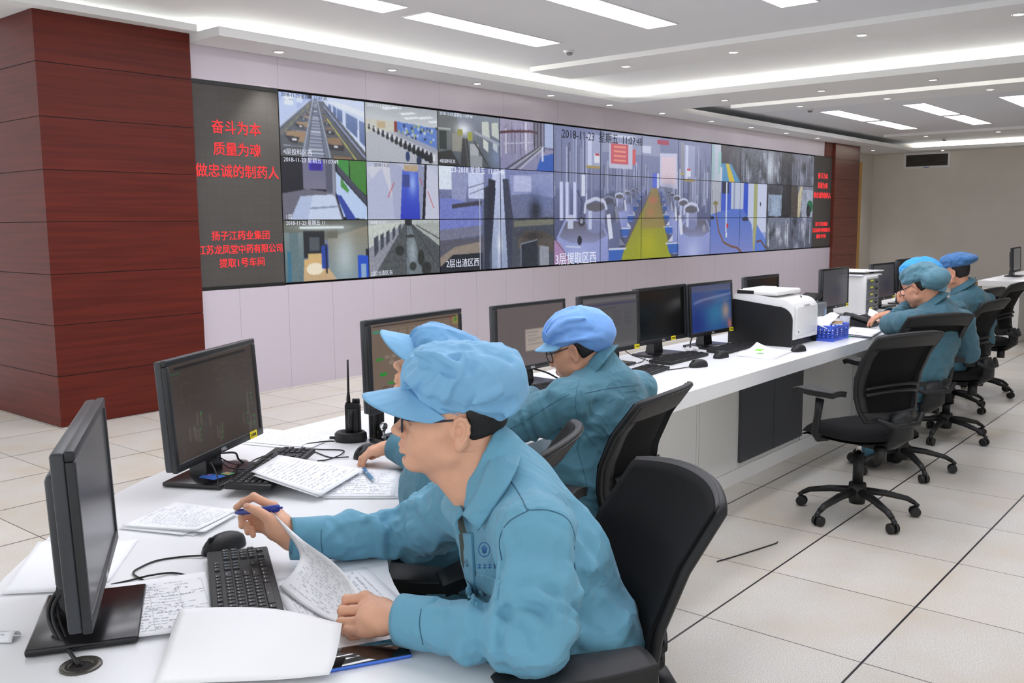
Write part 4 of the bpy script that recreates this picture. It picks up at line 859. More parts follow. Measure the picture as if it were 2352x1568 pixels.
# ================================================================ office chairs
M_mesh = mat('black_mesh_fabric', (15, 15, 16), .85, spec=.2, bump=(900, .6, .001)); M_seat = mat('black_seat_fabric', (10, 10, 11), .9, spec=.2, bump=(500, .5, .001))
M_frame = mat('charcoal_frame', (27, 28, 30), .5, spec=.35); M_cast = mat('caster_black', (22, 22, 23), .5); M_chrome = mat('chrome', (190, 190, 192), .18, 1.)
def back_pt(u, v, off=0.):
    xc = np.interp(v, [0, .12, .3, .5, .75, 1], [-.232, -.214, -.203, -.213, -.258, -.335])
    w = np.interp(v, [0, .15, .4, .7, 1], [.33, .39, .425, .44, .43]); y = (u-.5)*w
    z = .545+.435*v-.018*(2*abs(u-.5))**2.2*v
    return Vector((xc+.052*(2*(u-.5))**2-off, y, z))
def make_chair(arm_z=.68, star=.3):
    t = thing('office_chair', 'x', 'chair')
    # back: curved frame round a stretched mesh, with a lumbar band
    f = MB(); th = .02
    def band(u0, u1, v0, v1, nu, nv, th_=th, off=0.): f.sheet(lambda a, b: back_pt(u0+(u1-u0)*(1-a), v0+(v1-v0)*b, .0175+off), nu, nv, th_)
    band(0, 1, .845, 1, 22, 4); band(0, 1, 0, .105, 22, 3); band(0, .085, .1, .85, 2, 18); band(.915, 1, .1, .85, 2, 18)
    rim = [back_pt(u, 0, th/2-.004) for u in np.linspace(.0, 1, 14)]+[back_pt(1, v, th/2-.004) for v in np.linspace(.06, .94, 16)]+[back_pt(u, 1, th/2-.004) for u in np.linspace(1, 0, 14)]+[back_pt(0, v, th/2-.004) for v in np.linspace(.94, .06, 16)]
    f.tube(rim+[rim[0]], .0105, 8, False); f.build('back_frame', M_frame, t)
    MB().sheet(lambda a, b: back_pt(1-a, b, -.0045), 24, 24, .006).build('back_mesh', M_mesh, t)
    f = MB()
    for v0, v1 in ((.31, .36), (.385, .43)):
        f.sheet(lambda a, b: back_pt(.08+.84*(1-a), v0+(v1-v0)*b-.03*(2*abs(a-.5))**2, .022+.01*math.sin(PI*b)), 18, 3, .012)
    f.build('lumbar_support', M_frame, t)
    f = MB(); f.tube([(-.10, 0, .415), (-.20, 0, .425), (-.262, 0, .47), (-.262, 0, .545), (-.245, 0, .585)], [.03, .034, .036, .034, .026], 10, flat=((0, 1, 0), 2.1)); f.rbox((-.05, 0, .415), (.24, .16, .05), .012); f.tube([(-.246, -.15, .565), (-.285, -.08, .53), (-.29, .08, .53), (-.246, .15, .565)], .014, 8)
    f.build('tilt_mechanism', M_frame, t)
    f = MB(); f.cyl((-.19, .06, .41), (-.19, .06, .34), .03, 18); f.build('tension_knob', M_cast, t)
    # seat cushion
    def seat(a, b):
        u, v = 2*a-1, 2*b-1; e = (abs(u)**3.2+abs(v)**3.2)**(1/3.2); rr = 1
        x = .245*u+.005; y = .245*v
        q = max(abs(u), abs(v)); s = q/max(e, 1e-6) if e > 0 else 1
        x, y = .245*u*s+.005, .25*v*s
        return Vector((x, y, .495-.045*q**6-.03*max(0, u)**3+.012*abs(v)**2*(1-q**8)))
    f = MB(); f.grid(seat, 22, 22); f.grid(lambda a, b: seat(1-a, b)*1.0-Vector((0, 0, .012+.052*(1-max(abs(2*a-1), abs(2*b-1))**8))), 22, 22)
    f.build('seat', M_seat, t)
    # armrests
    for s in (1, -1):
        f = MB(); f.tube([(.02, s*.20, .432), (.02, s*.265, .435), (.018, s*.288, .46), (.0, s*.288, .56), (-.008, s*.285, arm_z-.02)], [.02, .02, .022, .021, .026], 10, flat=((0, 1, 0), .62)); a = f.build('armrest', M_frame, t)
        f = MB(); n = 16
        f.sheet(lambda p, q: Vector((.145-.27*p, s*.275+(q-.5)*(.085+.02*math.sin(PI*min(1, p*1.1)))*(s if s > 0 else 1)+.012*math.sin(PI*p)*s, arm_z+.006*math.sin(PI*q)-.016*max(0, .2-p)/.2)), n, 8, .028); f.build('arm_pad', M_black2, a)
    # gas lift and five-star base on casters
    f = MB(); f.cyl((0, 0, .17), (0, 0, .33), .026, 18); f.build('gas_lift', M_cast, t); f = MB(); f.cyl((0, 0, .33), (0, 0, .41), .014, 14); f.build('piston', M_chrome, t)
    f = MB(); f.lathe([(.0, .07), (.038, .07), (.048, .12), (.042, .175), (.0, .175)], seg=20); f.build('base_hub', M_cast, t)
    for k in range(5):
        a = star+2*PI*k/5; d = Vector((math.cos(a), math.sin(a), 0))
        f = MB(); f.tube([d*.03+Vector((0, 0, .135)), d*.14+Vector((0, 0, .122)), d*.25+Vector((0, 0, .095)), d*.285+Vector((0, 0, .075))], [.026, .023, .018, .015], 8, flat=((0, 0, 1), .75)); leg = f.build('base_leg', M_cast, t)
        n = Vector((-d.y, d.x, 0)); c = d*.292+Vector((0, 0, .027)); f = MB()
        for s in (1, -1): f.cyl(c+n*s*.006, c+n*s*.024, (.0265, .024), 18)
        f.build('caster_wheel', M_cast, leg)
        f = MB(); f.tube([c+d*.0+n*0+Vector((0, 0, .0)), c+d*.01+Vector((0, 0, .034)), d*.285+Vector((0, 0, .075))], [.006, .014, .012], 8); f.build('caster_stem', M_cast, leg)
    return t
CHAIRS = [(1.595, -.61, 66, 'empty black mesh office chair on the open floor by the dark grey doors', .66),
          (-1.730, -1.150, 145, 'black mesh office chair of the man holding the blue pen', .66),
          (-1.36, -.56, 114.7, 'black mesh office chair of the man looking up under the raised visor', .66),
          (-.560, -.430, 98.3, 'black mesh office chair of the man in the light hair net', .66),
          (2.64, -.50, 55, 'black mesh office chair of the man resting his chin, behind the empty one', .66),
          (3.70, -.47, 82, 'black mesh office chair of the worker in the bright blue bonnet', .66),
          (4.80, -.20, 80, 'black mesh office chair of the man in the dark blue cap', .66),
          (5.62, -.22, 84, 'empty black mesh office chair farthest down the desk', .66)]
c0 = make_chair(.66, math.radians(18-66))
for i, (x, y, a, lab, az) in enumerate(CHAIRS):
    o = c0 if i == 0 else make_chair(.715) if i == 1 else copy_tree(c0)
    o.location = (x, y, 0); o.rotation_euler.z = math.radians(a); o['label'] = lab; o['group'] = 'office chairs'
    if i == 1: o.scale = (1, .9, 1.03)
# ================================================================ people: signed-distance bodies meshed with surface nets
V3 = lambda p: np.array(p, np.float64)
class Field:
    def __init__(s, lo, hi, res):
        s.lo, s.res = V3(lo), res; n = np.ceil((V3(hi)-s.lo)/res).astype(int)+1
        s.ax = [s.lo[i]+res*np.arange(n[i]) for i in range(3)]; s.d = np.full(n, .5, np.float32)
    def blk(s, lo, hi):
        sl = []
        for i in range(3):
            a = int(np.floor((lo[i]-s.lo[i])/s.res)); b = int(np.ceil((hi[i]-s.lo[i])/s.res))+1
            a, b = max(a, 0), min(b, len(s.ax[i]))
            if b <= a: return None, None
            sl.append(slice(a, b))
        X = s.ax[0][sl[0]][:, None, None]; Y = s.ax[1][sl[1]][None, :, None]; Z = s.ax[2][sl[2]][None, None, :]
        return tuple(sl), (X, Y, Z)
    def _mix(s, lo, hi, fn, k, sub=False, m=.0):
        pad = k+2*s.res+m; sl, G = s.blk(V3(lo)-pad, V3(hi)+pad)
        if sl is None: return s
        b = fn(*G); a = s.d[sl]
        if sub:
            h = np.clip(.5-.5*(a+b)/k, 0, 1); s.d[sl] = a*(1-h)-b*h+k*h*(1-h)
        else:
            h = np.clip(.5-.5*(b-a)/k, 0, 1); s.d[sl] = b*h+a*(1-h)-k*h*(1-h)
        return s
    def cone(s, a, b, ra, rb=None, k=.02, sub=False, axis=None, ratio=1.):
        """capsule from a to b with end radii; axis, ratio: squashed along axis by ratio (>1 = wider there)"""
        a, b = V3(a), V3(b); rb = ra if rb is None else rb; ba = b-a; L2 = ba@ba+1e-12
        if axis is not None:
            n = V3(axis)/np.linalg.norm(axis); q = 1/ratio-1
        def fn(X, Y, Z):
            P = [X-a[0], Y-a[1], Z-a[2]]
            if axis is not None:
                e = (P[0]*n[0]+P[1]*n[1]+P[2]*n[2])*q; P = [P[i]+e*n[i] for i in range(3)]
                B = ba+n*(ba@n)*q
            else: B = ba
            t = np.clip((P[0]*B[0]+P[1]*B[1]+P[2]*B[2])/(B@B+1e-12), 0, 1)
            return np.sqrt((P[0]-t*B[0])**2+(P[1]-t*B[1])**2+(P[2]-t*B[2])**2)-(ra+(rb-ra)*t)
        r = max(ra, rb)*max(1, ratio)
        return s._mix(np.minimum(a, b)-r, np.maximum(a, b)+r, fn, k, sub)
    def chain(s, pts, rs, k=.02, **kw):
        for i in range(len(pts)-1): s.cone(pts[i], pts[i+1], rs[i], rs[i+1], k, **kw)
        return s
    def ell(s, c, r, R=None, k=.02, sub=False):
        """ellipsoid; R 3x3 with the axes as columns"""
        c, r = V3(c), V3(r); R = np.eye(3) if R is None else np.array(R, float)
        def fn(X, Y, Z):
            P = [X-c[0], Y-c[1], Z-c[2]]
            Q = [(P[0]*R[0, i]+P[1]*R[1, i]+P[2]*R[2, i]) for i in range(3)]
            k0 = np.sqrt((Q[0]/r[0])**2+(Q[1]/r[1])**2+(Q[2]/r[2])**2); k1 = np.sqrt((Q[0]/r[0]**2)**2+(Q[1]/r[1]**2)**2+(Q[2]/r[2]**2)**2)
            return k0*(k0-1)/(k1+1e-9)
        m = r.max(); return s._mix(c-m, c+m, fn, k, sub)
    def half(s, p, n, k=.004):
        """cut away everything on the side n points to"""
        p, n = V3(p), V3(n)/np.linalg.norm(n); X, Y, Z = s.ax[0][:, None, None], s.ax[1][None, :, None], s.ax[2][None, None, :]
        b = (X-p[0])*n[0]+(Y-p[1])*n[1]+(Z-p[2])*n[2]; h = np.clip(.5+.5*(b-s.d)/k, 0, 1); s.d = (b*h+s.d*(1-h)+k*h*(1-h)).astype(np.float32); return s
    def fold(s, pts, amp, w):
        """a raised (amp > 0) or sunk (amp < 0) soft line along pts"""
        P = [V3(p) for p in pts]; lo = np.min(P, 0)-3*w; hi = np.max(P, 0)+3*w; sl, G = s.blk(lo, hi)
        if sl is None: return s
        best = None
        for a, b in zip(P[:-1], P[1:]):
            ba = b-a; t = np.clip(((G[0]-a[0])*ba[0]+(G[1]-a[1])*ba[1]+(G[2]-a[2])*ba[2])/(ba@ba+1e-12), 0, 1)
            q = (G[0]-a[0]-t*ba[0])**2+(G[1]-a[1]-t*ba[1])**2+(G[2]-a[2]-t*ba[2])**2
            best = q if best is None else np.minimum(best, q)
        s.d[sl] -= (amp*np.exp(-best/w**2)).astype(np.float32); return s
    def crumple(s, a, b, r, amp, n, seed=0, sharp=1.6):
        """rings of irregular sleeve creases round the segment a-b"""
        a, b = V3(a), V3(b); ba = b-a; L = np.linalg.norm(ba); t_ = ba/L; u = np.cross(t_, [0, 0, 1.]); u /= np.linalg.norm(u)+1e-9; w = np.cross(t_, u); rg = np.random.RandomState(seed); ph = rg.rand(4)*6.28
        sl, G = s.blk(np.minimum(a, b)-r, np.maximum(a, b)+r)
        if sl is None: return s
        P = [G[0]-a[0], G[1]-a[1], G[2]-a[2]]; t = (P[0]*t_[0]+P[1]*t_[1]+P[2]*t_[2])/L
        th = np.arctan2(P[0]*w[0]+P[1]*w[1]+P[2]*w[2], P[0]*u[0]+P[1]*u[1]+P[2]*u[2]); env = np.clip(4*t*(1-t), 0, 1)**.6*(t > 0)*(t < 1)
        wv = np.sin(6.28*n*t+1.5*np.sin(th+ph[0])+.8*np.sin(2*th+ph[1])+1.2*np.sin(6.28*t+ph[2]))
        wv = np.sign(wv)*np.abs(wv)**sharp; mod = .55+.45*np.sin(th*1+ph[3]+3*t)
        rad = np.sqrt((P[0]-t*ba[0])**2+(P[1]-t*ba[1])**2+(P[2]-t*ba[2])**2); env = env*np.clip((r-rad)/(.3*r), 0, 1)
        s.d[sl] -= (amp*wv*mod*env).astype(np.float32); return s
    def wrinkle(s, size, amp, seed=0, R=None, lo=None, hi=None, sharp=2.):
        """irregular cloth creases: ridged noise stretched by size (x, y, z) in the frame R"""
        lo = s.lo if lo is None else V3(lo); hi = V3([a[-1] for a in s.ax]) if hi is None else V3(hi); sl, G = s.blk(lo, hi)
        if sl is None: return s
        near = np.abs(s.d[sl]) < 3*amp+2*s.res; I = np.argwhere(near)
        if not len(I): return s
        P = np.stack([G[i].ravel()[I[:, i]] for i in range(3)], 1); R = np.eye(3) if R is None else np.array(R, float)
        out = np.zeros(len(P)); rg = np.random.RandomState(seed); T = rg.rand(32, 32, 32)*2-1
        def nz(Q):
            f = np.floor(Q).astype(int); t = Q-f; t = t*t*(3-2*t); r = 0
            for i in (0, 1):
                for j in (0, 1):
                    for k in (0, 1): r = r+T[(f[:, 0]+i) % 32, (f[:, 1]+j) % 32, (f[:, 2]+k) % 32]*(t[:, 0] if i else 1-t[:, 0])*(t[:, 1] if j else 1-t[:, 1])*(t[:, 2] if k else 1-t[:, 2])
            return r
        Q = (P @ R)/V3(size)+rg.rand(3)*20; w = nz(Q*.7+5)*.8; Q = Q+w[:, None]*[.6, .6, .3]
        out = (1-np.abs(nz(Q)))**sharp+.45*(1-np.abs(nz(Q*1.9+3)))**sharp-.75
        ed = np.ones(len(P))
        for i in range(3): m = (hi[i]-lo[i])*.18; ed *= np.clip(np.minimum(P[:, i]-lo[i], hi[i]-P[:, i])/m, 0, 1)
        d = s.d[sl]; d[tuple(I.T)] -= (amp*out*ed).astype(np.float32); return s
    def mesh(s, name, smooth=1):
        d = s.d; nx, ny, nz = d.shape; ins = d < 0
        c = np.zeros((nx-1, ny-1, nz-1), np.int8)
        for i in (0, 1):
            for j in (0, 1):
                for k in (0, 1): c += ins[i:nx-1+i, j:ny-1+j, k:nz-1+k]
        act = (c > 0) & (c < 8); I = np.argwhere(act); idx = np.full(act.shape, -1, np.int64); idx[act] = np.arange(len(I))
        S = np.zeros((len(I), 3)); N = np.zeros(len(I))
        cor = [(i, j, k) for i in (0, 1) for j in (0, 1) for k in (0, 1)]
        vals = {q: d[I[:, 0]+q[0], I[:, 1]+q[1], I[:, 2]+q[2]].astype(np.float64) for q in cor}
        for q in cor:
            for ax in range(3):
                if q[ax]: continue
                q2 = tuple(v+(i == ax) for i, v in enumerate(q)); a, b = vals[q], vals[q2]; m = (a < 0) != (b < 0)
                t = np.where(m, a/np.where(m, a-b, 1), 0); p = np.array(q, float)[None]+0*t[:, None]; p[:, ax] += t; S[m] += p[m]; N[m] += 1
        V = s.lo+(I+S/N[:, None])*s.res; Q = []
        for ax in range(3):
            o1, o2 = [i for i in range(3) if i != ax]; sh = [nx, ny, nz]
            A = [slice(0, sh[i]-1) if i == ax else slice(1, sh[i]-1) for i in range(3)]; B = [slice(1, sh[i]) if i == ax else slice(1, sh[i]-1) for i in range(3)]
            sa, sb = ins[tuple(A)], ins[tuple(B)]
            for flip, m in ((False, sa & ~sb), (True, ~sa & sb)):
                E = np.argwhere(m)
                if not len(E): continue
                for i in (o1, o2): E[:, i] += 1
                def ci(a, b):
                    q = E.copy(); q[:, o1] += a; q[:, o2] += b; return idx[q[:, 0], q[:, 1], q[:, 2]]
                quad = np.stack([ci(-1, -1), ci(0, -1), ci(0, 0), ci(-1, 0)], 1)
                if flip != (ax == 1): quad = quad[:, ::-1]
                Q.append(quad)
        F = np.concatenate(Q); F = F[(F >= 0).all(1)]
        for _ in range(smooth):                       # light Laplacian smoothing
            acc = np.zeros_like(V); cnt = np.zeros(len(V))
            for k in range(4):
                np.add.at(acc, F[:, k], V[F[:, (k+1) % 4]]); np.add.at(cnt, F[:, k], 1); np.add.at(acc, F[:, (k+1) % 4], V[F[:, k]]); np.add.at(cnt, F[:, (k+1) % 4], 1)
            V = .5*V+.5*acc/np.maximum(cnt, 1)[:, None]
        return V, F
def np_mesh(name, parts):
    """one mesh from several (vertices, quads)"""
    vs, fs, n = [], [], 0
    for V, F in parts: vs.append(V); fs.append(F+n); n += len(V)
    V = np.concatenate(vs); F = np.concatenate(fs)
    me = bpy.data.meshes.new(name); me.vertices.add(len(V)); me.vertices.foreach_set('co', V.astype(np.float32).ravel())
    me.loops.add(F.size); me.loops.foreach_set('vertex_index', F.ravel().astype(np.int32)); me.polygons.add(len(F)); me.polygons.foreach_set('loop_start', np.arange(0, F.size, 4, dtype=np.int32))
    me.update(calc_edges=True); me.polygons.foreach_set('use_smooth', np.ones(len(F), bool)); return me
def basis(f, up=(0, 0, 1)):
    """columns: forward, left, up"""
    f = V3(f)/np.linalg.norm(f); l = np.cross(up, f); l /= np.linalg.norm(l); u = np.cross(f, l); return np.stack([f, l, u], 1)
def skin_material(name, rgb):
    m = mat(name, rgb, .48, spec=.4, noise=(38, .05), bump=(420, .18, .0006)); b = m.node_tree.nodes['Principled BSDF']
    b.inputs['Subsurface Weight'].default_value = .12; b.inputs['Subsurface Radius'].default_value = (.012, .005, .003); b.inputs['Subsurface Scale'].default_value = .4
    return m
M_skin = skin_material('skin', (226, 172, 142)); M_skin2 = skin_material('skin_warm', (206, 150, 122)); M_lips = skin_material('lips', (178, 112, 106))
M_hair = mat('black_hair', (24, 20, 19), .55, bump=(300, 1., .002), stretch=(1, 1, .25)); M_eye = mat('eye_white', (226, 222, 216), .25); M_iris = mat('iris_dark', (30, 22, 18), .2)
def cloth(name, rgb, rough=.72, crease=1.):
    m = mat(name, rgb, rough, spec=.3, noise=(6, .04), bump=(1100, .25, .0005), sheen=.12); nt = m.node_tree; b = nt.nodes['Principled BSDF']
    bp = [n for n in nt.nodes if n.type == 'BUMP'][0]; mp = [n for n in nt.nodes if n.type == 'MAPPING'][0]
    n = nt.nodes.new('ShaderNodeTexNoise'); n.inputs['Scale'].default_value = 7.5; n.inputs['Detail'].default_value = 2; n.inputs['Distortion'].default_value = .9; nt.links.new(mp.outputs[0], n.inputs['Vector'])
    a = mathn(nt, 'POWER', mathn(nt, 'ABSOLUTE', mathn(nt, 'SUBTRACT', n.outputs[0], .5)), 1.0)
    b2 = nt.nodes.new('ShaderNodeBump'); b2.inputs['Strength'].default_value = .55*crease; b2.inputs['Distance'].default_value = .045; b2.invert = True
    nt.links.new(a, b2.inputs['Height']); nt.links.new(bp.outputs[0], b2.inputs['Normal']); nt.links.new(b2.outputs[0], b.inputs['Normal'])
    return m
M_jacket = cloth('teal_work_jacket', (106, 164, 190)); M_jacket2 = cloth('teal_work_jacket_dimlit', (80, 128, 146)); M_jacket3 = cloth('teal_work_jacket_far_dimlit', (62, 102, 117)); M_trouser = cloth('teal_work_trousers', (62, 106, 124))  # second and third jackets: same cloth, weaker light farther off put into the colour
M_stitch = cloth('seam_thread', (58, 104, 128)); M_button = mat('jacket_button', (92, 138, 160), .35)
def head_field(F, O, R, k=1., ear=(1, 1), jaw=0.):
    """F: field in world space; O: midpoint between the ear canals; R: columns forward, left, up; k: size"""
    p = lambda x, y, z: O+R @ V3((x, y, z))*k
    E = lambda c, r, kk=.012, sub=False: F.ell(p(*c), V3(r)*k, R, kk*k, sub)
    C = lambda a, b, ra, rb, kk=.012, sub=False, **kw: F.cone(p(*a), p(*b), ra*k, rb*k, kk*k, sub, **kw)
    E((-.012, 0, .052), (.094, .074, .080), .02); E((.03, 0, .035), (.062, .064, .075), .03)           # skull, forehead
    E((.038, 0, -.018), (.052, .056, .060), .03)                                                    # face block
    for s in (1, -1):
        C((.006, s*.052, -.046), (.072, s*.016, -.070), .020, .018, .02)                             # jaw line
        C((.060, s*.045, -.004), (.02, s*.062, .002), .019, .016, .02)                               # cheekbone
        E((.060, s*.034, -.03), (.024, .022, .026), .02); E((.030, s*.047, -.026), (.036, .019, .032), .02)                                            # cheek
        C((.076, s*.014, .043), (.066, s*.046, .044), .0105, .009, .012)                             # brow
    E((.078, 0, -.068), (.019, .021, .017), .016)                                                   # chin
    E((.074, 0, -.036), (.024, .03, .022), .014)                                                    # muzzle
    C((.084, 0, .026), (.109, 0, -.006), .0075, .0105, .008)                                         # nose bridge to tip
    E((.1105, 0, -.009), (.0115, .0125, .0105), .006)
    for s in (1, -1): E((.1005, s*.0135, -.0125), (.0115, .0075, .0085), .005); E((.103, s*.008, -.0205), (.0045, .0032, .003), .003, True)
    for s in (1, -1): E((.079, s*.031, .023), (.016, .016, .0115), .010, True); E((.0705, s*.031, .0225), (.0125, .0145, .0122), .003)
    for s in (1, -1): C((.083, s*.018, .0285), (.0775, s*.045, .0275), .0030, .0026, .004); C((.0825, s*.018, .0165), (.0765, s*.043, .0165), .0026, .0022, .004)
    C((.0985, 0, -.026), (.0985, 0, -.036), .0042, .0042, .006)                                       # philtrum
    C((.0975, -.017, -.0415), (.1005, 0, -.0375), .0050, .0058, .004); C((.0975, .017, -.0415), (.1005, 0, -.0375), .0050, .0058, .004)
    C((.094, -.015, -.0495), (.0975, 0, -.0495), .0055, .0068, .004); C((.094, .015, -.0495), (.0975, 0, -.0495), .0055, .0068, .004)
    C((.1030, -.019, -.0438), (.1030, .019, -.0438), .0008, .0008, .0025, True); C((.092, -.012, -.0585), (.092, .012, -.0585), .004, .004, .008, True)
    for s, on in ((1, ear[0]), (-1, ear[1])):
        if not on: continue
        e = lambda x, y, z: (x, s*(.0655+y), z)
        # ear: shell, hollow, rim, lobe and tragus
        A = R @ np.array([[.94, .30*s, .14], [-.33*s, .94, 0], [-.13, -.05*s, .99]]).astype(float)
        F.ell(p(*e(-.014, .010, .006)), V3((.0175, .0075, .030))*k, A, .004*k)
        F.ell(p(*e(-.0120, .0172, .007)), V3((.0122, .0085, .0205))*k, A, .002*k, True)
        rim = [(-.001, .006, .016), (-.004, .012, .028), (-.012, .0155, .0355), (-.022, .018, .033), (-.0285, .0195, .022), (-.029, .019, .008), (-.024, .0165, -.006), (-.018, .013, -.016)]
        for a, b in zip(rim[:-1], rim[1:]): C(e(*a), e(*b), .0040, .0040, .003)
        inner = [(-.006, .009, .022), (-.016, .014, .022), (-.021, .0145, .010), (-.017, .0125, -.003), (-.009, .010, -.007)]
        for a, b in zip(inner[:-1], inner[1:]): C(e(*a), e(*b), .0026, .0026, .003)
        F.ell(p(*e(-.012, .0105, -.0205)), V3((.0085, .0052, .0095))*k, A, .005*k); F.ell(p(*e(-.0005, .010, -.0005)), V3((.0042, .0042, .0065))*k, A, .004*k)
    return p
def hand_chain(F, wrist, knuckles, fingers, thumb, palm_n, scale=1.):
    """wrist point, four knuckle points (index..little), finger joints beyond each knuckle, thumb joints; palm_n: direction the palm faces"""
    w = V3(wrist); n = V3(palm_n)/np.linalg.norm(palm_n); K = [V3(q) for q in knuckles]; rk = [.0108, .0110, .0104, .0092]
    for i, q in enumerate(K):
        m = w*.45+q*.55; F.cone(w+(q-w)*.10, m, .0185*scale, .0150*scale, .014); F.cone(m, q, .0150*scale, .0122*scale, .012)
    for i in range(3): F.cone((K[i]*.8+w*.2)+n*.004, (K[i+1]*.8+w*.2)+n*.004, .0120*scale, .0115*scale, .012)
    for i, fg in enumerate(fingers):
        pts = [K[i]]+[V3(q) for q in fg]; r = [rk[i]*scale, rk[i]*.90*scale, rk[i]*.80*scale, rk[i]*.70*scale][:len(pts)]
        for j in range(len(pts)-1):
            F.cone(pts[j], pts[j+1], r[j]*.97, r[min(j+1, len(r)-1)], .0022 if j else .006)
        for j in range(1, len(pts)-1): F.ell(pts[j], (r[j]*1.03,)*3, None, .003)
    T = [V3(q) for q in thumb]; rt = [.0165, .0130, .0112, .0088]
    for j in range(len(T)-1): F.cone(T[j], T[j+1], rt[j]*scale, rt[j+1]*scale, .009 if j == 0 else .003)
    return F
# ================================================================ the man with the blue pen
from mathutils.bvhtree import BVHTree
def tree(V, F): return BVHTree.FromPolygons([tuple(v) for v in V], [tuple(int(i) for i in f) for f in F])
def decal(mb, bvh, fn, d, nu, nv, off, th, mi=0):
    """a patch fn(u, v) laid along direction d on a surface, off above it and th thick"""
    def g(u, v):
        p = Vector(fn(u, v)); d_ = (p-CAM_LOC).normalized() if d is None else Vector(d).normalized(); return g2(p, d_)
    def g2(p, d):
        h = bvh.ray_cast(p-d*.15, d, .5)
        return (h[0] if h[0] is not None else p)-d*off
    return mb.sheet(g, nu, nv, th, True, mi)
def loft_grid(rows):
    """smooth surface through a grid of points; returns fn(u, v)"""
    R = [[Vector(p) for p in r] for r in rows]
    def cr(P, t):
        n = len(P)-1; x = min(max(t, 0), .99999)*n; i = int(x); f = x-i; a, b, c, d = (P[max(0, min(n, i+k))] for k in (-1, 0, 1, 2))
        if i == 0: a = 2*b-c
        if i == n-1: d = 2*c-b
        return .5*(2*b+(c-a)*f+(2*a-5*b+4*c-d)*f*f+(3*b-a-3*c+d)*f**3)
    return lambda u, v: cr([cr(r, u) for r in R], v)
def visor(mb, p, z0, ext, drop, spread, x0=.010, rx=.086, ry=.078, sag=.062, th=.0028, tilt=0.):
    def fn(u, v):
        t = (u-.5)*2*math.radians(82); c, s = math.cos(t), math.sin(t)
        r = V3((x0+rx*c, ry*s, z0-sag*(1-c))); e = ext*max(0, c)**.62*v
        q = r+V3((e, spread*s*e, -drop*e+tilt*e*v-.10*e*(s*s)))
        return Vector(p(*q))
    mb.sheet(fn, 40, 12, th)
def glasses(par, p, m, lens_m, x=.098, z=.022, w=.025, h=.019, sw=.0022, tx=-.012, tz=.030):
    mb = MB(); L = []
    for s in (1, -1):
        ring = []
        for k in range(24):
            a = 2*PI*k/24; cx, cz = math.cos(a), math.sin(a); e = (abs(cx)**3+abs(cz)**3)**(-1/3)
            yy = s*(.033+w*cx*e); ring.append(Vector(p(x-.10*max(0, abs(yy)-.01)**1.2-.05*(cz*h*e)*-.6, yy, z+h*cz*e)))
        mb.tube(ring+[ring[0]], sw, 6, False); L.append(ring)
        mb.tube([Vector(p(x-.0065, s*.058, z+.010)), Vector(p(x-.016, s*.071, z+.011)), Vector(p(.045, s*.0765, z+.009)), Vector(p(.0, s*.0745, tz)), Vector(p(tx, s*.0725, tz-.004)), Vector(p(tx-.018, s*.072, tz-.026))], [.0026, .0026, .0022, .002, .0024, .002], 6)
    mb.tube([Vector(p(x, .010, z+.006)), Vector(p(x+.004, 0, z+.009)), Vector(p(x, -.010, z+.006))], .0018, 6)
    g = mb.build('glasses_frame', m, par)
    for ring in L:
        c = sum(ring, Vector())/len(ring); f = MB(); n = len(ring)
        f.add([c]+ring, [(0, i+1, (i+1) % n+1) for i in range(n)], True); f.build('lens', lens_m, g)
    return g
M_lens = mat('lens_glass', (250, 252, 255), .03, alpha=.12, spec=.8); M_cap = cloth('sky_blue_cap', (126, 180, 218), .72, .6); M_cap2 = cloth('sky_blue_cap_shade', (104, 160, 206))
M_gframe = mat('navy_glasses_frame', (34, 40, 62), .35); M_nail = skin_material('nail', (236, 186, 164)); M_shoe = mat('black_shoe', (24, 24, 26), .5)

P1 = thing('person', 'nearest man in teal jacket and light blue peaked cap, holding a blue pen', 'person', (-1.70, -1.12, 0), 0, 'people at the control desks')
P1inv = Matrix.Translation((1.70, 1.12, 0)); ID = Matrix.Identity(4)
def attach(name, parts, m, par=P1, inv=P1inv): return link(name, np_mesh(name, parts), m, par, inv)
def wbuild(mb, name, m, par=P1, inv=P1inv): return mb.build(name, m, par, inv)
R1 = basis((-.690, .722, .055)); O1 = V3((-1.782, -0.974, 1.112))
# body: head and neck, then both hands and forearms, with the trunk inside the jacket, one skin mesh
F = Field(O1-[.17, .17, .24], O1+[.19, .19, .16], .0019); p1 = head_field(F, O1, R1, 1.0)
neck0 = V3((-1.742, -1.040, 1.00))
F.cone(p1(-.026, 0, -.015), neck0, .058, .066, .03); F.cone(p1(.022, 0, -.07), neck0+[-.045, .02, -.01], .034, .040, .03); F.ell(p1(.028, 0, -.098), (.012, .010, .012), R1, .02)
hd = F.mesh('head', 1)
LW, LE, LS = V3((-1.995, -1.047, 0.803)), V3((-1.938, -1.308, 0.826)), V3((-1.849, -1.238, 0.958))
RW, RE, RS = V3((-1.868, -0.552, 0.814)), V3((-1.621, -0.695, 0.793)), V3((-1.658, -0.894, 0.916))
F = Field(np.minimum(LW, V3((-2.047, -0.915, 0.762)))-[.05, .06, .06], np.maximum(LW, V3((-2.029, -0.895, 0.81)))+[.08, .08, .06], .0017)
F.cone(LW+(LE-LW)*.35, LW, .031, .0265, .02, axis=(0, 0, 1), ratio=.82)
KL = [(-1.989, -0.934, 0.813), (-2.005, -0.949, 0.8), (-2.022, -0.963, 0.786), (-2.033, -0.976, 0.775)]
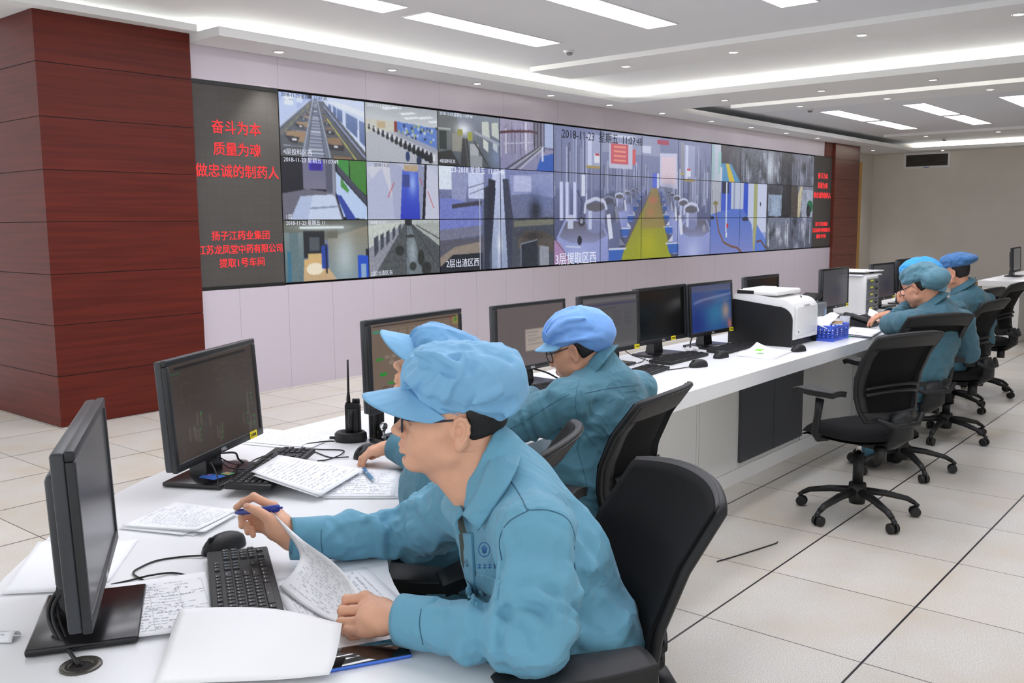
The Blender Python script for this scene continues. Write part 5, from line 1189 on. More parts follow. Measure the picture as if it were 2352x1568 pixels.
hand_chain(F, LW, KL, [[(-2.002, -0.897, 0.805), (-1.995, -0.879, 0.776), (-1.986, -0.888, 0.764)], [(-2.022, -0.908, 0.792), (-2.012, -0.894, 0.763), (-2.001, -0.905, 0.753)], [(-2.039, -0.924, 0.78), (-2.025, -0.917, 0.756), (-2.014, -0.928, 0.752)], [(-2.045, -0.946, 0.773), (-2.032, -0.942, 0.756), (-2.023, -0.951, 0.754)]],
           [(-1.98, -0.979, 0.801), (-1.963, -0.914, 0.792), (-1.968, -0.876, 0.785), (-1.981, -0.857, 0.77)], (0, .3, -1), .98)
F.ell(V3((-2.002, -0.989, 0.799)), (.036, .036, .018), None, .02)
for k in KL: F.ell(V3(k)+[0, -.002, .004], (.0105, .0105, .010), None, .008)
lh = F.mesh('hand', 1)
F = Field(V3((-1.908, -0.495, 0.86))-[.14, .16, .10], V3((-1.896, -0.51, 0.86))+[.14, .12, .09], .0017)
F.cone(RW+(RE-RW)*.3, RW, .030, .0255, .02, axis=(.5, .6, .3), ratio=.85)
KR = [(-1.868, -0.485, 0.875), (-1.867, -0.469, 0.848), (-1.871, -0.467, 0.83), (-1.878, -0.476, 0.819)]
hand_chain(F, RW, KR, [[(-1.889, -0.441, 0.895), (-1.902, -0.42, 0.882), (-1.916, -0.411, 0.871)], [(-1.885, -0.423, 0.846), (-1.908, -0.419, 0.847), (-1.916, -0.429, 0.831)], [(-1.884, -0.428, 0.828), (-1.906, -0.433, 0.83), (-1.914, -0.449, 0.819)], [(-1.883, -0.439, 0.817), (-1.902, -0.447, 0.822), (-1.91, -0.463, 0.814)]],
           [(-1.895, -0.54, 0.833), (-1.906, -0.521, 0.864), (-1.915, -0.492, 0.877), (-1.921, -0.46, 0.883)], (-.4, -.5, -.5), 1.0)
F.cone(RW, (-1.893, -0.531, 0.847), .024, .019, .014); F.ell(V3((-1.883, -0.53, 0.838)), (.030, .026, .026), None, .02)
rh = F.mesh('hand', 1)
F = Field((-2.0, -1.5, .35), (-1.4, -.7, 1.1), .012); F.chain([(-1.66, -1.17, .52), (-1.68, -1.12, .75), (-1.715, -1.07, .92), neck0], [.11, .105, .095, .055], .05, axis=(-.43, -.9, .07), ratio=1.4)
body1 = attach('skin', [hd, lh, rh, F.mesh('trunk', 1)], M_skin)
P1b = body1
# nails
mb = MB()
for c, d in (((-1.927, -0.469, 0.89), (-.55, .25, .4)),): mb.ball(c, (.0068, .0052, .0022), 12, 8, frame(Vector((-1.925, -0.454, 0.884))-Vector((-1.914, -0.492, 0.879)), d))
wbuild(mb, 'thumb_nail', M_nail)
# lips, eyes
mb = MB()
for s in (-1, 1):
    mb.tube([Vector(p1(.0925, s*.020, -.0445)), Vector(p1(.0985, s*.011, -.0405)), Vector(p1(.1012, 0, -.0408))], [.001, .0036, .0038], 8); mb.tube([Vector(p1(.092, s*.019, -.0452)), Vector(p1(.096, s*.010, -.0480)), Vector(p1(.0978, 0, -.0482))], [.001, .0040, .0046], 8)
wbuild(mb, 'lips', M_lips)
mb = MB()
for s in (-1, 1): mb.ball(p1(.0735, s*.031, .0225), .0118, 14, 10)
eb = wbuild(mb, 'eyes', M_eye); mb = MB()
for s in (-1, 1): mb.ball(p1(.0815, s*.031, .0215), (.0046, .0046, .0046), 12, 8)
mb.build('iris', M_iris, eb)
# hair below the cap
def hair_shell(p, O, R, z0=-.042, front=-.028, side=True, k=1., grow=.006):
    F = Field(O-[.15, .15, .1], O+[.15, .15, .13], .003)
    E = lambda c, r, kk=.012, sub=False: F.ell(p(*c), V3(r)*k, R, kk*k, sub)
    E((-.014, 0, .050), (.094+grow, .0745+grow, .081+grow)); E((-.045, 0, .0), (.055, .060, .050), .02)
    F.half(p(front, 0, 0), R @ V3((1, 0, -.10)), .006); F.half(p(0, 0, z0), R @ V3((-.35, 0, -1)), .006); F.half(p(0, 0, .085), R @ V3((0, 0, 1)), .004)
    if side:
        for s in (1, -1): F.cone(p(.013, s*.0700, .022), p(.015, s*.0685, -.006), .0055*k, .003*k, .004, axis=R @ V3((0, 1, 0)), ratio=.5)
    return F.mesh('hair', 1)
attach('hair', [hair_shell(p1, O1, R1, -.028)], M_hair)
glasses(P1, lambda x, y, z: V3(P1inv @ Vector(p1(x, y, z))), M_gframe, M_lens, .101, .016)
pc = lambda x, y, z: p1(x-.011, y, z-.0155)
# cap: headband, gathered crown and peak
F = Field(O1-[.19, .19, .03], O1+[.2, .2, .23], .0028)
F.ell(pc(-.006, 0, .048), (.1035, .0835, .080), R1, .01); F.half(pc(.07, 0, .052), R1 @ V3((-.14, 0, -1)), .004)
Rt = R1 @ np.array([[.97, 0, .22], [0, 1, 0], [-.22, 0, .97]])
F.ell(pc(-.010, 0, .116), (.120, .108, .068), Rt, .014); F.ell(pc(-.060, 0, .095), (.074, .092, .062), Rt, .02); F.ell(pc(.045, 0, .125), (.066, .086, .056), Rt, .02)
f_ = lambda pts, a, w: F.fold([pc(*q) for q in pts], a*1.9, w*.9)
f_([(.100, .03, .098), (.07, .088, .083), (.02, .108, .068), (-.04, .106, .05), (-.09, .07, .036)], -.012, .010)     # the gather line over the band
for pts, a, w in (([(.088, .05, .172), (.055, .078, .176), (.015, .095, .158), (-.005, .103, .135)], .010, .010), ([(.075, .072, .150), (.045, .092, .150), (.012, .104, .138)], -.011, .008), ([(-.005, .075, .178), (.0, .098, .15), (.020, .106, .115), (.03, .100, .085)], .009, .009), ([(-.02, .085, .172), (-.012, .104, .145), (.008, .112, .11)], -.009, .008),
                  ([(.065, .085, .095), (.045, .100, .125), (.04, .10, .142)], .007, .008), ([(.082, .07, .1), (.068, .086, .128)], -.007, .007), ([(.03, .106, .075), (.0, .112, .10), (-.04, .11, .135)], -.008, .009), ([(.01, .108, .066), (-.02, .112, .085), (-.07, .098, .108)], .007, .010), ([(-.03, .106, .055), (-.06, .102, .068), (-.10, .078, .085)], -.007, .010), ([(-.08, .088, .045), (-.11, .06, .068), (-.125, .02, .09)], .006, .011),
                  ([(.02, .05, .19), (-.03, .06, .188), (-.09, .05, .16)], -.005, .012), ([(.1, -.03, .1), (.06, -.09, .085), (-.03, -.105, .055)], -.010, .01), ([(.06, -.09, .10), (.03, -.1, .14)], .007, .01), ([(-.02, -.1, .09), (-.04, -.1, .14)], .007, .01), ([(.098, .01, .12), (.085, .02, .165)], -.006, .009), ([(.10, -.03, .11), (.08, -.04, .16)], .006, .009)): f_(pts, a, w)
F.wrinkle((.05, .04, .055), .0105, 5, R1, pc(0, 0, .13)-.13, pc(0, 0, .13)+.13)
cap = attach('cap', [F.mesh('cap', 1)], M_cap)
mb = MB(); visor(mb, pc, .094, .092, .22, .30, .014, .086, .0815, .052); mb.build('cap_peak', M_cap, cap)
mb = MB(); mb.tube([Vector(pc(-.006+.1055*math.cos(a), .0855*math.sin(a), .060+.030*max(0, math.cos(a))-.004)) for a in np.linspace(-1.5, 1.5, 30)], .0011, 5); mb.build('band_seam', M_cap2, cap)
# jacket
LAT = V3((-.43, -.90, .07)); FWD = V3((-.90, .43, 0.))
def sleeve(F, S, E, W, rs, re, rw, k=.03, cuff=.075, seed=1, amp=.006):
    S, E, W = V3(S), V3(E), V3(W); m = S*.45+E*.55
    F.cone(S, m, rs, (rs+re)/2*1.02, k); F.cone(m, E, (rs+re)/2*1.02, re, k); mf = E*.5+W*.5; F.cone(E, mf, re, (re*.92+rw)/2+.004, k)
    d = (W-E)/np.linalg.norm(W-E); F.cone(mf, W-d*cuff*.72, (re*.92+rw)/2+.004, rw+.010, .02); F.cone(W-d*cuff*.9, W-d*.012, rw+.001, rw-.002, .006)
    F.crumple(E+(S-E)*.45, E, re*1.9, amp, 2.2, seed); F.crumple(E, W-d*cuff, re*1.7, amp*1.05, 3.4, seed+5); F.crumple(S, S*.5+E*.5, rs*1.7, amp*.6, 1.6, seed+9)
def wr(F, E, W, amp, seed):
    q = E+(W-E)*(1-.105/np.linalg.norm(W-E)); F.wrinkle((.12, .042, .05), amp, seed, basis(W-E), np.minimum(q, E)-.06, np.maximum(q, E)+.06)
def cuff(W, E, rw, name, par, m, inv, L=.078, up=(0, 0, 1), ratio=1.12):
    W, E = Vector(W), Vector(E); d = (W-E).normalized(); a = d.cross(Vector(up)).normalized(); b = a.cross(d); mb = MB()
    def fn(u, v):
        w = 2*PI*u; r = rw+.0045-.0015*v+.0012*math.sin(3*w+1)*math.sin(PI*v)+.004*max(0, .12-v)/.12*-1
        return W+d*(L*(v-1)+.004)+(a*math.cos(w)+b*math.sin(w)*ratio)*r
    mb.sheet(fn, 40, 8, .0035); return mb.build(name, m, par, inv)
F = Field((-2.09, -1.47, .44), (-1.40, -.44, 1.14), .0044)
tor = [(-1.655, -1.165, .50), (-1.655, -1.150, .68), (-1.690, -1.105, .86), (-1.722, -1.070, .975)]
F.chain(tor, [.140, .138, .126, .085], .06, axis=LAT, ratio=1.38)
F.cone(tor[3], LS, .078, .068, .05); F.cone(tor[3], RS, .078, .070, .05); F.cone(tor[3], V3((-1.742, -1.040, 1.055)), .080, .066, .03)
sleeve(F, LS, LE, LW, .070, .058, .0355, .03, .078, 3, .0075); sleeve(F, RS, RE, RW, .070, .064, .0355, .03, .075, 8, .0075)
# creases: back of the left elbow, armhole, waist
ft = tree(*F.mesh('pre', 0))
def fo(pts, a, w):
    q = []
    for p_ in smooth_path(pts, 3):
        v = (p_-CAM_LOC).normalized(); h = ft.ray_cast(p_-v*.3, v, .7); q.append(h[0] if h[0] is not None else p_)
    F.fold(q, a*1.25, w*.9)
fo([(-1.968, -1.269, 0.877), (-1.958, -1.295, 0.888), (-1.956, -1.329, 0.886), (-1.955, -1.349, 0.869)], -.012, .008); fo([(-1.965, -1.253, 0.86), (-1.97, -1.285, 0.863), (-1.971, -1.318, 0.85), (-1.976, -1.331, 0.834)], -.011, .008); fo([(-1.954, -1.268, 0.888), (-1.95, -1.302, 0.901), (-1.944, -1.341, 0.896), (-1.937, -1.355, 0.871)], .010, .010); fo([(-1.97, -1.257, 0.848), (-1.98, -1.279, 0.838), (-1.983, -1.288, 0.815)], .008, .010)
fo([(-2.001, -1.132, 0.816), (-1.993, -1.188, 0.821), (-1.986, -1.231, 0.807)], -.005, .012); fo([(-1.979, -1.154, 0.838), (-1.976, -1.203, 0.847), (-1.973, -1.24, 0.836)], .006, .012); fo([(-1.993, -1.109, 0.822), (-1.986, -1.123, 0.831), (-1.977, -1.141, 0.834)], -.006, .006)
fo([(-1.929, -1.233, 0.976), (-1.935, -1.257, 0.937), (-1.949, -1.259, 0.887)], .008, .016); fo([(-1.917, -1.213, 0.988), (-1.928, -1.227, 0.935), (-1.933, -1.215, 0.887)], -.011, .010)
fo([(-1.827, -1.297, 0.801), (-1.805, -1.329, 0.77), (-1.763, -1.347, 0.768), (-1.72, -1.347, 0.794)], .014, .016); fo([(-1.846, -1.311, 0.771), (-1.818, -1.347, 0.756), (-1.772, -1.372, 0.754)], -.010, .010); fo([(-1.803, -1.308, 0.885), (-1.771, -1.333, 0.873), (-1.732, -1.34, 0.838)], -.006, .016); fo([(-1.783, -1.284, 0.967), (-1.748, -1.308, 0.901)], -.005, .014)
fo([(-1.827, -0.639, 0.863), (-1.825, -0.679, 0.831), (-1.81, -0.674, 0.786)], -.008, .010); fo([(-1.756, -0.675, 0.872), (-1.755, -0.715, 0.83), (-1.742, -0.712, 0.77)], .010, .012); fo([(-1.707, -0.7, 0.881), (-1.712, -0.747, 0.851), (-1.704, -0.752, 0.799)], -.010, .010); fo([(-1.678, -0.763, 0.896), (-1.684, -0.796, 0.853), (-1.683, -0.834, 0.826)], .010, .012); fo([(-1.672, -0.799, 0.911), (-1.682, -0.841, 0.877)], -.008, .010)
F.wrinkle((.10, .05, .06), .010, 4, basis(LE-LS), np.minimum(LS, LE)-.1, np.maximum(LS, LE)+.1); wr(F, LE, LW, .009, 11)
wr(F, RE, RW, .012, 21); F.wrinkle((.09, .045, .06), .012, 31, basis(RE-RS), np.minimum(RS, RE)-.09, np.maximum(RS, RE)+.09)
F.wrinkle((.09, .16, .11), .010, 41, None, (-2.0, -1.5, .42), (-1.4, -.8, 1.06))
# neck opening
F.cone(V3((-1.756, -1.020, 1.02)), V3((-1.80, -.985, 1.16)), .052, .075, .012, True)
F.cone(V3((-1.800, -1.000, 1.01)), V3((-1.855, -.965, 1.06)), .026, .05, .012, True)
F.half((-1.66, -1.17, .50), (0, 0, -1), .01)
jV, jF = F.mesh('jacket', 1); jk = attach('jacket', [(jV, jF)], M_jacket); jt = tree(jV, jF)
cuff(LW, LE, .0365, 'cuff', jk, M_jacket, ID); cuff(RW, RE, .0365, 'cuff', jk, M_jacket, ID)
# collar: two wings folded over, seen from the left
mb = MB()
near = loft_grid([[(-1.692, -1.023, 1.085), (-1.783, -1.075, 1.067), (-1.852, -1.103, 1.023), (-1.868, -1.079, 0.974)], [(-1.683, -1.035, 1.082), (-1.778, -1.104, 1.069), (-1.849, -1.137, 1.032), (-1.877, -1.105, 0.969)], [(-1.683, -1.063, 1.062), (-1.767, -1.134, 1.064), (-1.844, -1.166, 1.035), (-1.874, -1.123, 0.955)]])
mb.sheet(lambda u, v: near(1-u, v), 24, 10, .0035)
far = loft_grid([[(-1.692, -1.023, 1.085), (-1.681, -0.952, 1.036), (-1.754, -0.952, 0.991), (-1.838, -1.053, 0.965)], [(-1.68, -1.024, 1.078), (-1.66, -0.933, 1.019), (-1.765, -0.943, 0.971), (-1.852, -1.048, 0.949)], [(-1.671, -1.039, 1.056), (-1.647, -0.921, 1), (-1.783, -0.942, 0.949), (-1.852, -1.055, 0.928)]])
mb.sheet(lambda u, v: far(u, v), 24, 10, .0035)
wbuild(mb, 'collar', M_jacket, jk, ID)
jinv = ID
def put(name, fn, d, m, nu=8, nv=8, off=.0022, th=.003):
    mb = MB(); decal(mb, jt, fn, d, nu, nv, off, th); return mb.build(name, m, jk, jinv)
vd = Vector((-1.391, -0.7, 0.572))-CAM_LOC
def quad_fn(a, b, c, d): 
    a, b, c, d = Vector(a), Vector(b), Vector(c), Vector(d); return lambda u, v: a*(1-u)*(1-v)+b*u*(1-v)+c*u*v+d*(1-u)*v
NF = None
put('pocket_flap', quad_fn((-1.884, -1.109, 0.843), (-1.877, -1.167, 0.835), (-1.868, -1.17, 0.87), (-1.873, -1.117, 0.873)), NF, M_jacket, 8, 8, .0045, .006)
put('placket', quad_fn((-1.845, -1.059, 0.93), (-1.849, -1.085, 0.935), (-1.865, -1.108, 0.802), (-1.855, -1.076, 0.79)), NF, M_jacket, 6, 24, .003, .004)
for c, r in (((-1.859, -1.084, 0.881), .0078), ((-1.88, -1.138, 0.841), .0075)):
    vv = (Vector(c)-CAM_LOC).normalized(); h = jt.ray_cast(Vector(c)-vv*.2, vv, .5)
    if h[0] is not None:
        mb = MB(); n = h[1] if h[1].dot(vv) < 0 else -h[1]; Rm = frame(n.orthogonal(), n); mb.lathe([(0, .003), (r*.45, .0032), (r*.62, .0052), (r*.85, .0056), (r, .004), (r*.98, .0008)], h[0]+n*.003, 20, True, Rm); mb.build('button', M_button, jk, jinv)
M_emb = mat('blue_embroidery', (52, 112, 170), .6)
mb = MB(); c0_ = Vector((-1.871, -1.133, 0.92)); ax_ = (Vector((-1.865, -1.14, 0.92))-c0_).normalized(); ay_ = (Vector((-1.87, -1.132, 0.929))-c0_).normalized()
for r0, r1, n in ((.0095, .0110, 20),):
    for k in range(n):
        a, b = 2*PI*k/n, 2*PI*(k+1)/n; decal(mb, jt, quad_fn(*[c0_+ax_*r*math.cos(w)+ay_*r*1.25*math.sin(w) for r, w in ((r0, a), (r1, a), (r1, b), (r0, b))]), NF, 1, 1, .0012, .001)
for q in ((-.004, -.006, .004, .006), (-.006, .001, .006, .003), (-.001, -.008, .001, .008)): decal(mb, jt, quad_fn(*[c0_+ax_*x+ay_*y for x, y in ((q[0], q[1]), (q[2], q[1]), (q[2], q[3]), (q[0], q[3]))]), NF, 1, 1, .0012, .001)
for k in range(5):
    for q in ((0, 0, .006, .0016), (0, .005, .006, .0066), (.0022, -.001, .0038, .0085)):
        o = c0_-ax_*.022+ax_*k*.0095-ay_*.034; decal(mb, jt, quad_fn(*[o+ax_*x+ay_*y for x, y in ((q[0], q[1]), (q[2], q[1]), (q[2], q[3]), (q[0], q[3]))]), NF, 1, 1, .0012, .001)
mb.build('embroidered_lettering', M_emb, jk, jinv)
# seams: shoulder yoke, armhole and cuffs
def seam(name, pts, d, r=.0011, par=jk, bv=jt, m=M_stitch, inv=jinv):
    P = smooth_path(pts, 6); d = Vector(d).normalized(); q = []
    for p_ in P:
        h = bv.ray_cast(p_-d*.15, d, .4)
        if h[0] is not None: q.append(h[0]-d*.0004)
    if len(q) > 2: mb = MB(); mb.tube(q, r, 5); mb.build(name, m, par, inv)
seam('shoulder_seam', [(-1.804, -1.133, 1.047), (-1.831, -1.182, 1.028), (-1.85, -1.212, 1.006), (-1.854, -1.223, 1.004)], vd); seam('armhole_seam', [(-1.854, -1.223, 1.004), (-1.83, -1.252, 1.003), (-1.804, -1.271, 0.982), (-1.8, -1.285, 0.943), (-1.808, -1.299, 0.901)], vd)
seam('armhole_seam', [(-1.854, -1.223, 1.004), (-1.872, -1.19, 0.979), (-1.878, -1.175, 0.945), (-1.879, -1.18, 0.91)], vd); seam('cuff_seam', [(-1.99, -1.092, 0.846), (-2.003, -1.098, 0.815), (-1.996, -1.099, 0.774)], vd); seam('cuff_seam', [(-1.849, -0.627, 0.866), (-1.86, -0.637, 0.832), (-1.855, -0.634, 0.797)], vd)
# shirt at the neck, trousers, shoes
F = Field((-1.95, -1.2, .74), (-1.58, -.85, 1.08), .006); F.cone((-1.735, -1.05, .86), (-1.757, -1.030, .975), .078, .056, .02); sh = F.mesh('shirt', 1); attach('undershirt', [sh], mat('dark_undershirt', (74, 82, 74), .85))
F = Field((-2.42, -1.5, .03), (-1.42, -.55, .66), .009)
for s in (1, -1):
    hip = V3((-1.66, -1.17, .545))+LAT*[1, 1, 0]*.095*s; kn = hip+V3((-.86, .50, 0))*.40+LAT*[1, 1, 0]*.045*s+[0, 0, .015]; an = kn+V3((.06, -.03, -.43)); F.cone(hip, kn, .098, .070, .05); F.cone(kn, an, .068, .056, .03)
F.ell((-1.655, -1.17, .54), (.15, .18, .11), None, .05)
attach('trousers', [F.mesh('trousers', 1)], M_trouser)
for s in (1, -1):
    hip = V3((-1.66, -1.17, .545))+LAT*[1, 1, 0]*.095*s; an = hip+V3((-.86, .50, 0))*.40+LAT*[1, 1, 0]*.045*s+[.06, -.03, -.5]
    F = Field(an-[.25, .25, .12], an+[.25, .25, .08], .008); d = V3((-.86, .5, 0)); F.cone(an-d*.03+[0, 0, -.02], an+d*.13+[0, 0, -.035], .042, .034, .02); F.half((0, 0, .004), (0, 0, -1), .004); attach('shoe', [F.mesh('shoe', 1)], M_shoe)
# ================================================================ the other four workers
def simple_hand(F, W, d, n, side, curl=.5, s=1., spread=.0):
    """W: wrist, d: towards the fingers, n: palm side, side: +1 left hand, -1 right hand (thumb side = n x d * side)"""
    W = V3(W); d = V3(d)/np.linalg.norm(d); n = V3(n)-d*(V3(n)@d); n /= np.linalg.norm(n); t = np.cross(d, n)*side
    K = [W+d*.082*s+t*.026*s, W+d*.086*s+t*.008*s, W+d*.081*s-t*.010*s, W+d*.073*s-t*.026*s]; L = [(.040, .026, .020), (.044, .029, .021), (.040, .027, .020), (.032, .021, .018)]; fg = []
    for k, l in zip(K, L):
        a, p, q = curl*.6, k, []
        for i, x in enumerate(l): a += curl*(.25, .9, .7)[i]; p = p+(d*math.cos(a)+n*math.sin(a))*x*s; q.append(p)
        fg.append(q)
    T = [W+d*.022*s+t*.020*s+n*.006*s, W+d*.052*s+t*.044*s+n*.016*s, W+d*.080*s+t*.046*s+n*.024*s, W+d*.102*s+t*.038*s+n*.030*s]
    return hand_chain(F, W, K, fg, T, n, s)
def crown(p, R, O, k, c, r, folds=(), band=True, amp=.006, seed=1, size=(.05, .045, .05), res=.004, brow=.035, back=.02):
    F = Field(O-[.24, .24, .08], O+[.24, .24, .28], res)
    F.ell(p(-.008, 0, .050), V3((.103, .083, .080))*k, R, .01); F.half(p(.06, 0, brow), R @ V3((-.20, 0, -1)), .005)
    for cc, rr in zip(c, r): F.ell(p(*cc), V3(rr)*k, R, .02)
    for pts, a, w in folds: F.fold([p(*q) for q in pts], a, w)
    F.wrinkle(size, amp, seed, R, p(0, 0, .11)-.17, p(0, 0, .11)+.17)
    return F.mesh('cap', 1)
def worker(label, base, O, f, up, k, neck, pel, LS, RS, LE, LW, RE, RW, mj, mskin, hands, res=.0065, eyes=True, lean=None, seed=1, legs=.42, face=None):
    O, neck, pel, LS, RS, LE, LW, RE, RW = (V3(q) for q in (O, neck, pel, LS, RS, LE, LW, RE, RW)); R = basis(f, up)
    t = thing('person', label, 'person', base, 0, 'people at the control desks'); inv = Matrix.Translation(-Vector(base))
    F = Field(O-.19*k, O+.19*k, .0034 if res > .0065 else .003); p = head_field(F, O, R, k)
    F.cone(p(-.028, 0, -.015), neck, .054*k, .062*k, .03); F.cone(p(.022, 0, -.07), neck+R[:, 0]*.03, .034*k, .040*k, .03); parts = [F.mesh('h', 1)]
    for W, E, h in ((LW, LE, hands[0]), (RW, RE, hands[1])):
        if h is None: continue
        F = Field(W-.19, W+.19, .0026 if res <= .0065 else .0032); F.cone(W+(E-W)*.3, W, .029*k, .025*k, .02); simple_hand(F, W, *h); parts.append(F.mesh('hand', 1))
    mid = (LS+RS)/2; lat = (LS-RS)/np.linalg.norm(LS-RS); fw = np.cross(lat, [0, 0, 1.]); fw /= np.linalg.norm(fw)
    F = Field(np.minimum(pel, mid)-.3, np.maximum(pel, neck)+.25, .014); F.chain([pel, pel*.5+mid*.5, mid, neck], [.10, .095, .085, .05], .05, axis=lat, ratio=1.4); parts.append(F.mesh('t', 1))
    link('skin', np_mesh('skin', parts), mskin, t, inv)
    if eyes:
        mb = MB(); [mb.ball(p(.0735, s*.031, .0225), .0118*k, 14, 10) for s in (1, -1)]; e = mb.build('eyes', M_eye, t, inv); mb = MB(); [mb.ball(p(.0815, s*.031, .0225), .0046*k, 12, 8) for s in (1, -1)]; mb.build('iris', M_iris, e)
        mb = MB(); mb.tube([Vector(p(.0925, -.019, -.0445)), Vector(p(.0995, 0, -.043)), Vector(p(.0925, .019, -.0445))], [.002, .0058*k, .002], 8); mb.build('lips', M_lips, t, inv)
    allp = np.stack([pel, LS, RS, LE, LW, RE, RW, neck]); F = Field(allp.min(0)-[.2, .2, .12], allp.max(0)+[.2, .2, .12], res)
    c1 = pel*.62+mid*.38; c2 = pel*.2+mid*.8; F.chain([pel-[0, 0, .05], c1, c2, mid+[0, 0, .02]], [.142, .138, .132, .095], .06, axis=lat, ratio=1.36)
    F.cone(mid+[0, 0, .02], LS, .080, .068, .05); F.cone(mid+[0, 0, .02], RS, .080, .068, .05); F.cone(mid+[0, 0, .02], neck+[0, 0, .015], .085, .070, .03)
    sleeve(F, LS, LE, LW, .070, .058, .0355, .03, .075, seed, .007); sleeve(F, RS, RE, RW, .070, .058, .0355, .03, .075, seed+3, .007)
    F.wrinkle((.10, .05, .06), .007, seed+1, basis(LE-LS), np.minimum(LS, LE)-.1, np.maximum(LS, LE)+.1); F.wrinkle((.10, .05, .06), .007, seed+2, basis(RE-RS), np.minimum(RS, RE)-.1, np.maximum(RS, RE)+.1)
    wr(F, LE, LW, .008, seed+4); F.wrinkle((.14, .12, .07), .010, seed+5, None, np.minimum(pel, mid)-.22, np.maximum(pel, neck)+.16)
    F.cone(neck+[0, 0, .02]+R[:, 0]*.008, p(.0, 0, -.03), .052*k, .070*k, .012, True); V, Fq = F.mesh('jacket', 1); jk = link('jacket', np_mesh('jacket', [(V, Fq)]), mj, t, inv)
    for W, E, h in ((LW, LE, hands[0]), (RW, RE, hands[1])):
        if h is not None: cuff(W, E, .0365, 'cuff', jk, mj, ID)
    # collar: a standing band round the neck, folded outwards
    mb = MB(); ax = (V3(p(0, 0, .0))-neck); ax /= np.linalg.norm(ax); bx = R[:, 0]-ax*(R[:, 0]@ax); bx /= np.linalg.norm(bx); by = np.cross(ax, bx)
    def fn(u, v):
        a = (u-.5)*2*PI*.86+PI; c, s = math.cos(a), math.sin(a); x = v*2 if v < .5 else 1-(v-.5)*2; out = .060+.012*x if v < .5 else .074+.030*(v-.5)*2
        z = (.002+.027*x)-(0 if v < .5 else .012*(v-.5)*2)
        q = neck+ax*(z+.012)+(bx*c*1.05+by*s)*out*k-ax*.010*max(0, c); return Vector(q)
    mb.sheet(fn, 40, 12, .003); mb.build('collar', mj, jk, ID)
    if legs:
        F = Field(np.minimum(pel, pel+fw*legs*-1)-[.34, .34, .55], np.maximum(pel, pel)+[.34, .34, .2], .011); d = -fw if (-fw) @ V3(f) > 0 else fw; d = d*[1, 1, 0]; d /= np.linalg.norm(d); lo = pel-.75; hi = pel+.75; F = Field((lo[0], lo[1], .03), (hi[0], hi[1], pel[2]+.16), .011)
        for s in (1, -1): hp = pel+lat*[1, 1, 0]*.095*s+[0, 0, .02]; kn = hp+d*legs+[0, 0, .0]; an = kn+[0, 0, -.42]-d*.05; F.cone(hp, kn, .098, .070, .05); F.cone(kn, an, .068, .055, .03)
        F.ell(pel+[0, 0, .01], (.17, .17, .11), None, .05); link('trousers', np_mesh('trousers', [F.mesh('tr', 1)]), M_trouser, t, inv)
        for s in (1, -1):
            an = pel+lat*[1, 1, 0]*.095*s+d*(legs-.05); an[2] = .055; F = Field(an-[.22, .22, .07], an+[.22, .22, .08], .01); F.cone(an-d*.03, an+d*.14-[0, 0, .015], .042, .034, .02); F.half((0, 0, .004), (0, 0, -1), .004); link('shoe', np_mesh('shoe', [F.mesh('s', 1)]), M_shoe, t, inv)
    return t, inv, p, R, O, jk, (V, Fq)
def add_hair(w, z0=-.03, front=-.028, k=1.): link('hair', np_mesh('hair', [hair_shell(w[2], w[4], w[3], z0, front, True, k)]), M_hair, w[0], w[1])
# ---- the man looking up, behind the nearest one
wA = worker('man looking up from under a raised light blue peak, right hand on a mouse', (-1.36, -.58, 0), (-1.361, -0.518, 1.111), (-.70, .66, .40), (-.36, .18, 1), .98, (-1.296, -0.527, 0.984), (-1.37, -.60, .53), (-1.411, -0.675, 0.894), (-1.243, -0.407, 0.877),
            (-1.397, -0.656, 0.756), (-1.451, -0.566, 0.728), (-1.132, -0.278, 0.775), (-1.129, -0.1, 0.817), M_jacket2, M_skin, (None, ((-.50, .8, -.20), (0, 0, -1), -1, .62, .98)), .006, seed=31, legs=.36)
add_hair(wA)
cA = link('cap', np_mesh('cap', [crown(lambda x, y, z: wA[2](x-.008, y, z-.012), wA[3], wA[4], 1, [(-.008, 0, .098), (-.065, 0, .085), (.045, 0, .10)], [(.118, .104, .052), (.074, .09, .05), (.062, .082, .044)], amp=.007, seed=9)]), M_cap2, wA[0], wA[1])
mb = MB(); visor(mb, lambda x, y, z: wA[2](x-.008, y, z-.012), .092, .094, .20, .30, .014, .086, .0815, .052); mb.build('cap_peak', M_cap, cA, ID)
# ---- the man in the light hair net with a peak, seen from behind
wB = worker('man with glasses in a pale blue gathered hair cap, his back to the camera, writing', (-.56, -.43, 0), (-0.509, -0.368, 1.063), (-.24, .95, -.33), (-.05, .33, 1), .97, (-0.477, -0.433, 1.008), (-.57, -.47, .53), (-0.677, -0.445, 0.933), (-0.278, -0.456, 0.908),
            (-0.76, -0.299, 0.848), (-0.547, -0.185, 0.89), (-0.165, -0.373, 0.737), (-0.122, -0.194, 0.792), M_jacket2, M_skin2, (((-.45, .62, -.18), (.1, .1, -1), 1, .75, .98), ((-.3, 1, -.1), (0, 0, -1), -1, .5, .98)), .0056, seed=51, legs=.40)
add_hair(wB, -.035)
pB, RB, OB = wB[2], wB[3], wB[4]
M_net = cloth('pale_blue_net_cloth', (122, 170, 236), .72, .5); tB = lambda x, y, z: pB(x-.004, y, z-.008)
fl = [([(.095, .02*i, .085), (.075, .030*i, .130), (.03, .034*i, .165), (-.04, .034*i, .17)], (.012 if i % 2 else -.012), .0075) for i in (-3, -2, -1, 0, 1, 2, 3)]
